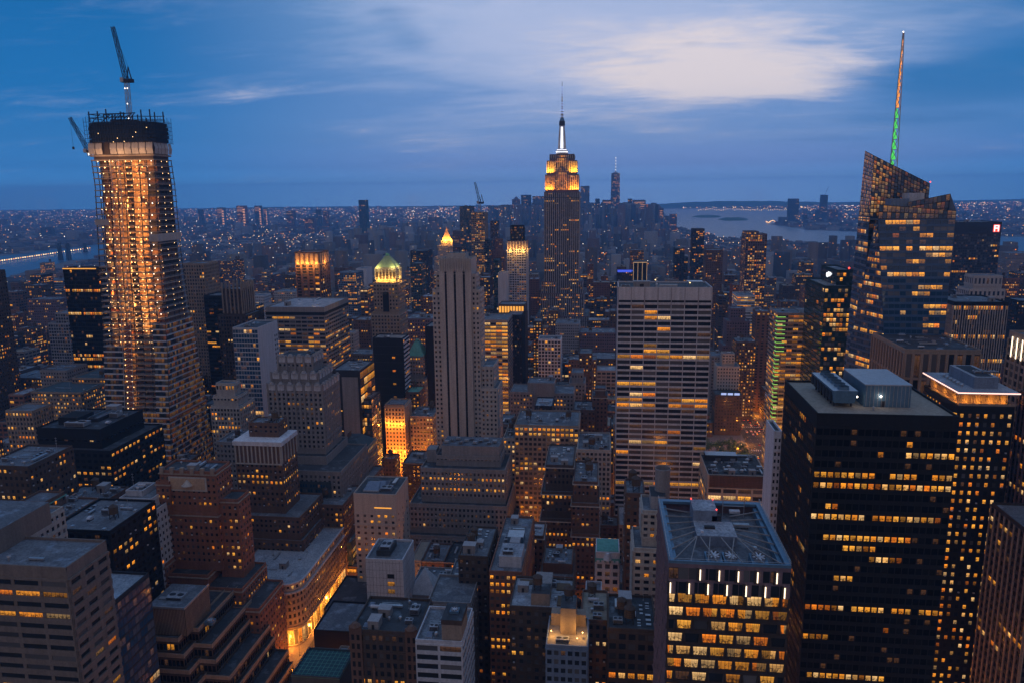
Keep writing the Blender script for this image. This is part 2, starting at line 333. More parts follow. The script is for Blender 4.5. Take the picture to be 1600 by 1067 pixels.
class Bld:
    def __init__(s, name, label, cat='building', group=None, seed=0):
        s.name, s.label, s.cat, s.group = name, label, cat, group; s.rng = random.Random(sum(ord(c)*(i+3) for i, c in enumerate(label))+seed)
        s.wall = MB(); s.trim = MB(); s.wins = []; s.roof = MB(); s.par = MB(); s.boxes = []; s.extra = []; s.glass = 'glass'; s.clutter = []; s.roofs = []; s.pars = []; s.roof.box = s._pent; s.npent = 0
    def _pent(s, *a):
        m = MB(); m.box(*a); s.extra.append(('penthouse' if a[5]-a[4] > 1.2 else 'roof_deck', m))
    def facade(s, bl, br, tr, tl, st, wall, lit=None, tb=1.2, bb=4.0, core=True, glass=None):
        bl, br, tr, tl = (Vector(p) for p in (bl, br, tr, tl))
        nn = (br-bl).cross(tl-bl).normalized(); twist = abs((tr-bl).dot(nn)) > .02
        if core and not (twist and st): s.wall.poly((bl, br, tr, tl), wall)
        st = STY[st] if isinstance(st, str) else st
        if not st: return
        n = (br-bl).cross(tl-bl).normalized(); Wd = ((br-bl).length+(tr-tl).length)/2; Hh = ((tl-bl).length+(tr-br).length)/2
        nb = max(1, round(Wd/st['bw'])); v0, v1 = bb/Hh, 1-tb/Hh
        if v1-v0 <= .05: return
        nf = max(1, round(Hh*(v1-v0)/st['fh'])); pf, sf, rd = st['pf'], st['sf'], st['rd']; vert = st.get('vert'); nu = st.get('nu', 1)
        def P(u, v, o): return bl*((1-u)*(1-v))+br*(u*(1-v))+tr*(u*v)+tl*((1-u)*v)+n*o
        if core and twist:
            for j in range(nf+2):
                a, c = j/(nf+2), (j+1)/(nf+2); s.wall.poly((P(0, a, 0), P(1, a, 0), P(1, c, 0), P(0, c, 0)), wall)
        wm = st.get('pm', wall); sm = st.get('sm', wall)
        rp, rs = (rd, rd*.45) if vert else (rd*.6, rd)
        du = pf/nb/2
        if pf > 0:
            for i in range(nb+1):
                a, b = max(0, i/nb-du), min(1, i/nb+du); w0, w1 = v0, v1
                s.wall.poly((P(a, w0, rp), P(b, w0, rp), P(b, w1, rp), P(a, w1, rp)), wm)
                s.wall.poly((P(a, w0, 0), P(a, w0, rp), P(a, w1, rp), P(a, w1, 0)), wm); s.wall.poly((P(b, w0, rp), P(b, w0, 0), P(b, w1, 0), P(b, w1, rp)), wm)
        dv = sf*(v1-v0)/nf
        for j in range(nf+1):
            c = v0+(v1-v0)*j/nf; a, b = (c, c+dv*.6) if j == 0 else ((c-dv*.4, c) if j == nf else (c-dv*.4, c+dv*.6))
            if b-a < 1e-6: continue
            s.wall.poly((P(0, a, rs), P(1, a, rs), P(1, b, rs), P(0, b, rs)), sm)
            s.wall.poly((P(0, b, rs), P(1, b, rs), P(1, b, 0), P(0, b, 0)), sm); s.wall.poly((P(0, a, 0), P(1, a, 0), P(1, a, rs), P(0, a, rs)), sm)
        if pf > .4 and nf > 7:
            for jj in (2, nf-2):
                c = v0+(v1-v0)*jj/nf; e = .35/Hh; ro_ = max(rp, rs)+.22; s.wall.poly((P(0, c-e, ro_), P(1, c-e, ro_), P(1, c+e, ro_), P(0, c+e, ro_)), sm); s.wall.poly((P(0, c+e, ro_), P(1, c+e, ro_), P(1, c+e, 0), P(0, c+e, 0)), sm); s.wall.poly((P(0, c-e, 0), P(1, c-e, 0), P(1, c-e, ro_), P(0, c-e, ro_)), sm)
        lit = dict(lit or {}); k = lit.pop('k', 1.0); g = litgrid(nb, nf, s.rng, k=k, **lit)
        gm = glass or s.glass; skip = st.get('skip', 0)
        for j in range(nf):
            for i in range(nb):
                if skip and s.rng.random() < skip: continue
                u0, u1 = i/nb+du, (i+1)/nb-du; w0 = v0+(v1-v0)*j/nf+dv*.6; w1 = v0+(v1-v0)*(j+1)/nf-dv*.4
                if pf > .42 and bl.y < 520 and s.rng.random() < .08:
                    um = (u0+u1)/2; e = .38/Wd; h_ = .55/Hh; q = [P(um-e, w0, .07), P(um+e, w0, .07), P(um+e, w0+h_, .07), P(um-e, w0+h_, .07)]; p_ = [x+n*.5 for x in q]
                    s.wall.poly(p_, 'pale'); s.wall.poly((q[3], q[2], p_[2], p_[3])[::-1], 'pale'); s.wall.poly((q[0], p_[0], p_[3], q[3]), 'pale'); s.wall.poly((p_[1], q[1], q[2], p_[2]), 'pale')
                s.wins.append(([P(u0, w0, .07), P(u1, w0, .07), P(u1, w1, .07), P(u0, w1, .07)], gm, g[i, j], nu))
    def box(s, x0, x1, y0, y1, z0, z1, wall, st, lit=None, side='same', tb=1.5, bb=4.0, roofm='roof_grey', par=1.0, litside=None, glass=None):
        """one tier: front and seen side get windows, top gets roof and parapet"""
        cx = (x0+x1)/2; zr = z1-par
        f = lambda *a, **k: s.facade(*a, tb=tb, bb=bb, glass=glass, **k)
        f((x0, y0, z0), (x1, y0, z0), (x1, y0, z1), (x0, y0, z1), st, wall, lit)
        sst = st if side == 'same' else side; ls = litside or lit
        if x1 < 25: f((x1, y0, z0), (x1, y1, z0), (x1, y1, z1), (x1, y0, z1), sst, wall, ls)
        else: s.wall.poly(((x1, y0, z0), (x1, y1, z0), (x1, y1, z1), (x1, y0, z1)), wall)
        if x0 > -25: f((x0, y1, z0), (x0, y0, z0), (x0, y0, z1), (x0, y1, z1), sst, wall, ls)
        else: s.wall.poly(((x0, y1, z0), (x0, y0, z0), (x0, y0, z1), (x0, y1, z1)), wall)
        s.wall.poly(((x1, y1, z0), (x0, y1, z0), (x0, y1, z1), (x1, y1, z1)), wall)
        rf = MB(); rf.poly(((x0, y0, zr), (x1, y0, zr), (x1, y1, zr), (x0, y1, zr)), roofm); s.roofs.append(rf)
        if par > .05:
            t = .45; e = .02; pr = MB(); s.pars.append(pr)
            for (a, b, c, d) in ((x0, x1, y0-e, y0+t), (x0, x1, y1-t, y1+e), (x0-e, x0+t, y0+t, y1-t), (x1-t, x1+e, y0+t, y1-t)): pr.box(a, b, c, d, zr+.01, z1+.05, wall)
        s.boxes.append((x0, x1, y0, y1, z1))
    def clut(s, kind, x, y, z, sx, sy, sz, rz=0): s.clutter.append((kind, x, y, z, sx, sy, sz, rz))
    def auto_clutter(s, n, b=None, tank=None):
        x0, x1, y0, y1, z = b or s.boxes[0]; z -= 1.0; rng = s.rng; placed = []
        w, d = x1-x0-3, y1-y0-3
        if w < 5 or d < 5: return
        kinds = ['stair_bulkhead', 'cooling_unit', 'cooling_unit', 'duct', 'skylight', 'vent_box', 'vent_box', 'roof_pipe', 'roof_pipe', 'fuel_tank', 'roof_hatch', 'antenna_mast']
        if tank is None: tank = rng.random() < .35
        n = int(n*(2.6 if y0 < 420 else (1.9 if y0 < 620 else 1.2)))+(1 if w*d > 500 else 0); todo = (['water_tank'] if tank else [])+(['water_tank'] if tank and rng.random() < .4 else [])+[rng.choice(kinds) for _ in range(n)]
        for k in todo:
            for _ in range(14):
                sx, sy, sz = {'stair_bulkhead': (5, 4, 3.4), 'cooling_unit': (4, 3, 2.4), 'duct': (rng.uniform(5, 10), 1.0, 1.1), 'skylight': (3.5, 2.2, 1), 'roof_pipe': (rng.uniform(6, 12), 1.6, .8), 'fuel_tank': (4, 1.6, 1.8), 'roof_hatch': (1.4, 1.2, .7), 'antenna_mast': (1.2, 1.2, rng.uniform(4, 8)), 'vent_box': (1.5, 1.5, 1.6), 'water_tank': (4.4, 4.4, 8)}[k]
                if rng.random() < .5: sx, sy = sy, sx
                q = rng.uniform(.8, 1.3) if k != 'water_tank' else rng.uniform(.85, 1.1); sx, sy, sz = min(sx*q, w*.8), min(sy*q, d*.8), sz*q
                x, y = rng.uniform(x0+1.5+sx/2, x1-1.5-sx/2), rng.uniform(y0+1.5+sy/2, y1-1.5-sy/2)
                if all(abs(x-a) > (sx+c)/2+.4 or abs(y-b_) > (sy+d_)/2+.4 for a, b_, c, d_ in placed):
                    placed.append((x, y, sx, sy)); s.clut(k, x, y, z, sx, sy, sz); break
    def done(s, ind=True):
        b = s.boxes[0] if s.boxes else (0, 0, 0, 0, 0)
        X0 = min(q[0] for q in s.boxes); X1 = max(q[1] for q in s.boxes); Y0 = min(q[2] for q in s.boxes); Y1 = max(q[3] for q in s.boxes)
        r = empty(s.name, ((X0+X1)/2, (Y0+Y1)/2, 0), s.label, s.cat, s.group)
        s.wall.build('wall', r); ro = [q.build('roof', r) for q in s.roofs+[s.roof]]; ro = [q for q in ro if q]; s.par.build('parapet', r); [q.build('parapet', r) for q in s.pars]; s.trim.build('cornice', r)
        big = []
        if ind:
            for k, wn in enumerate(s.wins):
                p = [Vector(q) for q in wn[0]]; c = proj(*((p[0]+p[2])/2)); 
                if not (-5 < c[0] < 1605 and -5 < c[1] < 1072): continue
                a = proj(*p[0]); b_ = proj(*p[1]); d_ = proj(*p[3]); w_ = math.hypot(a[0]-b_[0], a[1]-b_[1]); h_ = math.hypot(a[0]-d_[0], a[1]-d_[1])
                if min(w_, h_) >= 6.0: big.append((w_*h_, k))
            big.sort(reverse=True); big = {k for _, k in big[:100]}
        else: big = set()
        mb = MB()
        for k, (p, gm, col, nu) in enumerate(s.wins):
            if k in big:
                q = MB(); q.win(p, gm, col, nu); q.build('window', r)
            else: mb.win(p, gm, col, nu)
        o = mb.build('window_field', r)
        if o and len(s.wins)-len(big) > 1: o['kind'] = 'stuff'
        for (k, x, y, z, sx, sy, sz, rz) in s.clutter:
            o = bpy.data.objects.new(k, clutmesh(k)); C.objects.link(o); o.parent = ro[0] if ro else r; o.location = (x-r['_o'][0], y-r['_o'][1], z); o.scale = (sx, sy, sz); o.rotation_euler = (0, 0, rz)
        for nm, m in s.extra: m.build(nm, r)
        HERO.append((s.label, s.boxes, s.short if hasattr(s, 'short') else None)); s.root = r
        return r
HERO = []
_cm = {}
def clutmesh(k):
    if k in _cm: return _cm[k]
    m = MB(); h = .5
    if k == 'stair_bulkhead':
        m.box(-h, h, -h, h, 0, 1, 'greystone', 'roof_grey'); m.box(-h-.03, h+.03, -h-.03, h+.03, 1.001, 1.05, 'concrete'); m.box(-.12, .12, -h-.02, -h, 0, .62, 'charcoal')
    elif k == 'penthouse':
        m.box(-h, h, -h, h, 0, 1, 'greystone', 'roof_grey'); m.box(-h-.012, h+.012, -h-.012, h+.012, .93, 1.03, 'concrete')
        for i in range(5): m.box(-.44+i*.18, -.44+i*.18+.12, -h-.006, -h, .25, .75, 'charcoal')
    elif k == 'steel_penthouse':
        m.box(-h, h, -h, h, 0, 1, 'bluesteel', 'roof_pale'); m.box(-h-.01, h+.01, -h-.01, h+.01, .965, 1.012, 'steel')
        for i in range(12): m.box(-h+i/12+.035, -h+i/12+.045, -h-.004, -h, .02, .95, 'steel')
    elif k == 'cooling_unit':
        m.box(-h, h, -h, h, .18, .9, 'steel', 'roof_pale', True)
        for x in (-.42, .42):
            for y in (-.42, .42): m.box(x-.04, x+.04, y-.04, y+.04, 0, .18, 'charcoal')
        for x in (-.25, .25): m.cyl(x, 0, .9, 1.0, .2, .2, 'charcoal', 10)
        for i in range(5): m.box(-.45, .45, -h-.02, -h, .27+i*.12, .33+i*.12, 'charcoal')
    elif k == 'duct':
        m.box(-h, h, -h, h, .3, 1, 'steel', None, True)
        for x in (-.4, 0, .4): m.box(x-.02, x+.02, -.4, .4, 0, .3, 'charcoal')
    elif k == 'skylight':
        m.box(-h, h, -h, h, 0, .35, 'concrete'); m.frustum((-h+.04, h-.04, -h+.04, h-.04, .35), (-h+.1, h-.1, -.03, .03, 1), 'bluegrey')
    elif k == 'vent_box':
        m.cyl(0, 0, 0, .7, .3, .3, 'steel', 8); m.cyl(0, 0, .7, 1, .5, .34, 'steel', 8)
    elif k == 'water_tank':
        for x in (-.32, .32):
            for y in (-.32, .32): m.beam((x, y, 0), (x, y, .38), .07, 'charcoal')
        m.beam((-.32, -.32, .05), (.32, -.32, .33), .04, 'charcoal'); m.beam((.32, -.32, .05), (.32, .32, .33), .04, 'charcoal')
        m.cyl(0, 0, .38, .82, .5, .48, 'wood', 14); m.cyl(0, 0, .82, 1.0, .53, .04, 'umber', 14)
        for z in (.45, .56, .67, .78): m.cyl(0, 0, z, z+.012, .508, .506, 'charcoal', 14, False)
    elif k == 'roof_pipe':
        for y, z in ((-.3, .3), (0, .3), (.3, .55)): m.beam((-h, y, z), (h, y, z), .13, 'steel')
        for x in (-.45, -.15, .15, .45): m.box(x-.01, x+.01, -.42, .42, 0, .25, 'charcoal')
        m.beam((h-.01, .3, 0), (h-.01, .3, .6), .1, 'steel')
    elif k == 'fuel_tank':
        for x in (-.3, .3): m.box(x-.04, x+.04, -.35, .35, 0, .3, 'charcoal')
        n_ = 10; ring = [(.42*math.cos(t*2*math.pi/n_), .6+.38*math.sin(t*2*math.pi/n_)) for t in range(n_)]
        for t in range(n_): (a, b), (c, d) = ring[t], ring[(t+1) % n_]; m.poly([(-h, a, b), (h, a, b), (h, c, d), (-h, c, d)], 'pale')
        m.poly([(h, a, b) for a, b in ring], 'pale'); m.poly([(-h, a, b) for a, b in ring], 'pale')
    elif k == 'roof_hatch':
        m.box(-h, h, -h, h, 0, .6, 'pale'); m.box(-h-.06, h+.06, -h-.06, h+.06, .6, 1, 'steel')
    elif k == 'antenna_mast':
        m.beam((0, 0, 0), (0, 0, 1), .07, 'steel')
        for z in (.6, .78, .94): m.beam((-.4, 0, z), (.4, 0, z), .025, 'steel')
        m.box(-.2, .2, -.2, .2, 0, .06, 'concrete')
    elif k == 'fan_unit':
        m.box(-h, h, -h, h, 0, .7, 'bluesteel'); m.cyl(0, 0, .7, .95, .44, .44, 'steel', 18, False); m.cyl(0, 0, .7, .75, .43, .43, 'charcoal', 18)
        for i in range(8): a = i*math.pi/4; m.beam((.06*math.cos(a), .06*math.sin(a), .82), (.40*math.cos(a+.2), .40*math.sin(a+.2), .85), .1, 'pale')
        m.cyl(0, 0, .76, .92, .08, .08, 'steel', 8)
    _cm[k] = m.mesh(k); return _cm[k]

def bld(name, label, tiers, wall, st, lit=None, side='same', roofm='roof_grey', clut=3, tank=None, group=None, glass='glass', short=None, tb=1.5, done=True, cornice=None, litside=None, par=1.0, cat='building', penth=None):
    """tiers: (xl, xr, yt, Y, depth[, bottom z[, opts]]) - front-face corners read off the photograph at the known street distance Y"""
    b = Bld(name, label, cat, group); b.glass = glass; b.short = short
    ts = []
    for t in tiers:
        if t[0] == 'w': ts.append((t[1:7], t[7] if len(t) > 7 else {})); continue
        xl, xr, yt, Y, dd = t[:5]; p, q = atY(xl, yt, Y), atY(xr, yt, Y); m = atY((xl+xr)/2, yt, Y)
        ts.append(((p[0], q[0], Y, Y+dd, t[5] if len(t) > 5 else None, m[2]), t[6] if len(t) > 6 else {}))
    for i_, ((x0, x1, y0, y1, z0, z1), o) in enumerate(ts):
        if z0 is None:
            z0 = max([0]+[u[5]-1.15 for u, _ in ts[i_+1:] if u[0]-1 <= (x0+x1)/2 <= u[1]+1 and u[2]-1 <= (y0+y1)/2 <= u[3]+1 and u[5] < z1])
        o = dict(o); k = dict(lit=lit, side=side, roofm=roofm, tb=tb, litside=litside, par=par); k['wall_'] = wall; k['st_'] = st; k.update(o); w_ = k.pop('wall_'); s_ = k.pop('st_')
        b.box(x0, x1, y0, y1, z0, z1, w_, s_, **k)
        if cornice: b.trim.box(x0-.6, x1+.6, y0-.6, y1+.6, z1-2.2, z1-1.6, cornice, None, True)
    if penth:
        for (fx, fy, w, d, h, kd) in penth:
            x0, x1, y0, y1, z = b.boxes[0]; b.clut(kd, x0+(x1-x0)*fx, y0+(y1-y0)*fy, z-par, (x1-x0)*w, (y1-y0)*d, h)
    if clut: b.auto_clutter(clut, tank=tank)
    if done: b.done()
    return b
HAZE = 9.5e-5
# ================================================================== near left
Wl = lambda p=.1, row=.04, k=1.0, **o: dict(p=p, row=row, k=k, **o)
b = bld('office_tower', 'beige stone office block with long ribbon windows and bluish flat roof, bottom left', [(-150, 102, 880, 225, 22)], 'stone_beige',
    dict(bw=11, fh=4.1, pf=.12, sf=.52, rd=.5, nu=6), Wl(.05, .08, .8, rows=(1, 10, 11)), side=dict(bw=7.3, fh=4.1, pf=.34, sf=.52, rd=.7, nu=4), clut=0, roofm='roof_grey', short='the beige ribbon-window block', done=False, tb=4.5, litside=Wl(.06, 0, .8, rows=(12,)))
x0, x1, y0, y1, z = b.boxes[0]; u = atZ(20, 849, z)[0]
b.roof.box(x0+.6, u, y0+6, y1+14, z-1, z+8, 'stone_beige', 'roof_grey'); b.roof.box(u, u+.25, 232, 233.3, z-1, z+1.6, 'charcoal')
b.clut('duct', x1-16, y0+6, z-1, 6, 1, 1); b.clut('vent_box', x1-26, y0+5, z-1, 1.6, 1.6, 2); b.done()
bld('glass_block', 'small dark glass block behind the beige ribbon-window office', [(90, 176, 938, 252, 24)], 'charcoal', 'curtain', Wl(.04, .0, .6), glass='glass_blue', short='the small dark glass block', clut=0, roofm='roof_pale')
bld('office_block', 'black low block with two round roof tanks and scattered yellow windows', [(78, 171, 827, 300, 36)], 'dark', dict(bw=4.2, fh=3.9, pf=.45, sf=.5, rd=.3, nu=2), Wl(.14, .0, 1.1), clut=4, tank=True, glass='glass_dark', short='the black block with roof tanks')
bld('office_block', 'pale grey tiered block topped by a small columned pavilion, left of the brick tower', [(196, 222, 766, 348, 12), (186, 236, 778, 343, 22), (180, 243, 795, 340, 30)], 'pale', 'punch', Wl(.02, 0), clut=2, short='the pale tiered block')
# tall brick tower with faience crown
b = bld('brick_tower', 'tall red-brown brick tower with an ornamented gold panel under its flat top', [(249, 336, 735, 352, 16), (243, 264, 752, 350, 26), (336, 371, 779, 354, 13), (262, 340, 800, 351, 22),
    ('w', -236, -204, 344, 372, None, 66), ('w', -258, -226, 342, 372, None, 72), ('w', -232, -174, 338, 368, 0, 52), ('w', -236, -184, 341, 370, None, 61)], 'red_brick', dict(bw=2.9, fh=3.6, pf=.55, sf=.55, rd=.3, nu=2), Wl(.12, .03, .9), clut=3, short='the tall brick tower', cornice='tan', done=False, roofm='roof_tar', tb=3)
x0, x1, y0, y1, z = b.boxes[0]
fp = MB(); fp.box(x0+5, x1-5, y0-.7, y0-.35, z-11, z-3.2, 'sand'); fp.box(x0+6, x1-6, y0-.85, y0-.65, z-10, z-4, 'orange_stone'); fp.cyl((x0+x1)/2, y0-.9, z-7.8, z-7.4, 3, 3, 'sand', 16); fp.cyl((x0+x1)/2, y0-.9, z-7.4, z-4.6, 2.6, .2, 'sand', 16); b.extra.append(('ornament_panel', fp))
for i in range(6): b.trim.box(x0+.5+i*(x1-x0-3)/5, x0+2.4+i*(x1-x0-3)/5, y0-.7, y0+1, z-2, z+1.6, 'tan')
b.done()
# terraced office with metal penthouse
b = Bld('terraced_office', 'stepped office of metal banded terraces with a ribbed metal penthouse, bottom left'); b.short = 'the metal banded terraces'; b.glass = 'glass_dark'
p = atY(228, 948, 300); q = atY(288, 948, 300); zt = p[2]
b.wall.box(p[0], q[0], 300, 322, zt-14, zt, 'umber', 'roof_grey'); b.boxes.append((p[0], q[0], 300, 322, zt))
n_ = 26
for i in range(n_): b.trim.box(p[0]+(q[0]-p[0])*i/n_, p[0]+(q[0]-p[0])*i/n_+.22, 299.8, 300, zt-13.5, zt-.4, 'tan')
for i in range(22): b.trim.box(q[0], q[0]+.2, 300+i, 300.22+i, zt-13.5, zt-.4, 'tan')
b.par.box(p[0]-.2, q[0]+.2, 299.6, 300.1, zt-.1, zt+.9, 'steel'); b.par.box(q[0]-.3, q[0]+.25, 300.1, 322, zt-.1, zt+.9, 'steel')
st_ = dict(bw=1.9, fh=4.2, pf=.14, sf=.40, rd=.5, nu=1)
for i in range(9):
    z1 = zt-13-i*7.0; 
    if z1 < 8: break
    xr = q[0]+2+i*4.6+(2.5 if i % 2 else 0); y0_ = 297-i*1.6; xs = q[0]-3+i*3.0
    z0_ = max(0, z1-8.4)
    for (a, b_, yy) in ((p[0]-14, xs, y0_), (xs, xr, y0_+9)):
        b.box(a, b_, yy, 345, z0_, z1, 'umber', st_, Wl(.02, .0, .5), roofm='roof_tar', par=1.0, tb=2.2, bb=.6)
        b.trim.box(a, b_+.3, yy-.5, yy-.25, z1-1.9, z1+.2, 'tan'); b.trim.box(b_+.25, b_+.5, yy-.5, 345, z1-1.9, z1+.2, 'tan')
b.clut('fan_unit', q[0]+5, 312, zt-14, 4, 4, 2.2); b.clut('cooling_unit', (p[0]+q[0])/2, 310, zt-1, 8, 6, 2.6); b.clut('duct', p[0]+5, 308, zt-1, 6, 2, 1.6); b.done()
# broad black block with stepped corners
b = bld('office_block', 'broad black office block with stepped corners and a slatted roof screen, left of centre', [(57, 156, 669, 430, 46, None, dict(tb=7)), (48, 172, 702, 424, 58), (45, 180, 800, 420, 62, 0)], 'dark',
    dict(bw=4.3, fh=4.0, pf=.42, sf=.52, rd=.4, nu=2), Wl(.12, .07, .8, rows=(3, 13, 16)), clut=3, tank=False, glass='glass_dark', short='the broad black block', roofm='roof_tar', done=False)
x0, x1, y0, y1, z = b.boxes[0]
b.roof.box(x0+8, x0+22, y0+10, y0+26, z-1, z+4, 'dark'); b.roof.box(x0+22, x1-14, y0+18, y1-8, z-1, z+1.5, 'charcoal', 'roof_grey')
for i in range(16): b.trim.box(x0+24+i*(x1-x0-40)/16, x0+24.5+i*(x1-x0-40)/16, y0+18.5, y1-9, z+1.51, z+2.2, 'steel')
b.clut('cooling_unit', x1-22, y0+9, z-1, 14, 7, 3.5); b.clut('cooling_unit', x1-9, y0+30, z-1, 6, 6, 4); b.clut('stair_bulkhead', x1-18, y1-5, z-1, 8, 6, 5); b.done()
# beyond it, edge of the frame
bld('apartment_tower', 'dark brown slab cut by the left edge of the picture', [(-100, -44, 428, 640, 40)], 'umber', 'punch', Wl(.06, 0, .8), clut=0, short='the dark slab at the left edge')
b = bld('office_tower', 'black slab tower with a glowing yellow line along its top', [(98, 150, 419, 700, 14)], 'dark', 'curtain', Wl(.03, .05, .9, rows=(5, 22, 25, 28)), glass='glass_dark', clut=2, short='the black slab with glowing top line', done=False)
x0, x1, y0, y1, z = b.boxes[0]; gl = MB(); gl.box(x0, x1, y0-.6, y0-.3, z-1.2, z-.3, 'arcade', None, True); b.extra.append(('light_strip', gl)); b.done()
bb_ = bld('apartment_tower', 'grey tower with a square window grid left of the black slab', [(75, 106, 505, 780, 30), (86, 110, 489, 786, 22)], 'concrete', 'grid', Wl(.04, 0), clut=1, short='the grey square-grid tower')
bld('apartment_tower', 'plum tower dotted with lit windows near the river', [(42, 88, 468, 1000, 30)], 'plum', 'punch', Wl(.18, 0, .8), clut=1)
bld('office_block', 'long low block with yellow ribbons of windows below the river', [(44, 98, 438, 1350, 40)], 'bluegrey', 'band', Wl(.25, .3, .8), clut=1)
bld('loft_block', 'brown mansard block with rows of yellow windows in front of the black slab', [(48, 126, 612, 585, 40)], 'tan', 'punch', Wl(.35, .12, .9), clut=2, roofm='slate', short='the brown mansard block', cornice='umber')
bld('loft_block', 'brown block with arched yellow windows touching the unfinished tower', [(112, 165, 590, 620, 40)], 'tan', 'punch', Wl(.3, .06, .9), clut=1, roofm='slate', cornice='umber')
bld('loft_block', 'narrow brown pier-fronted block with a lit roof terrace, far left', [(8, 50, 641, 520, 22)], 'tan', 'pier', Wl(.14, .06, .9), clut=1, tank=False, short='the narrow brown pier-fronted block')
bld('loft_block', 'dark brown block with two yellow window rows at far left', [(10, 70, 590, 690, 40)], 'umber', 'punch', Wl(.2, .15, .9), clut=4)
bld('loft_block', 'grey windowless-topped block above the mansard roofs', [(62, 104, 578, 660, 30)], 'greystone', 'punch', Wl(.04, .05), clut=3, tank=False)
bld('loft_block', 'tan block with blue roof sheds at the left edge under the black block', [(-30, 44, 727, 345, 34)], 'umber', 'punch', Wl(.18, 0, .9), clut=5, tank=False, short='the tan block with blue roof sheds')
bld('loft_block', 'flat brown block with a pale green roof rim at lower left', [(20, 105, 805, 318, 24), (30, 70, 783, 322, 14)], 'brown_brick', 'punch', Wl(.06, 0), clut=4, cornice='copper', tank=False)
bld('loft_block', 'dark block with a sloped grey roof shed under the broad black block', [(80, 156, 786, 360, 26)], 'umber', 'punch', Wl(.05, 0), clut=5, short='the dark block with roof sheds')
bld('loft_block', 'blue-roofed low block at the left edge above the beige office', [(-60, 40, 822, 262, 22)], 'sand', 'punch', Wl(.03, 0), clut=2)

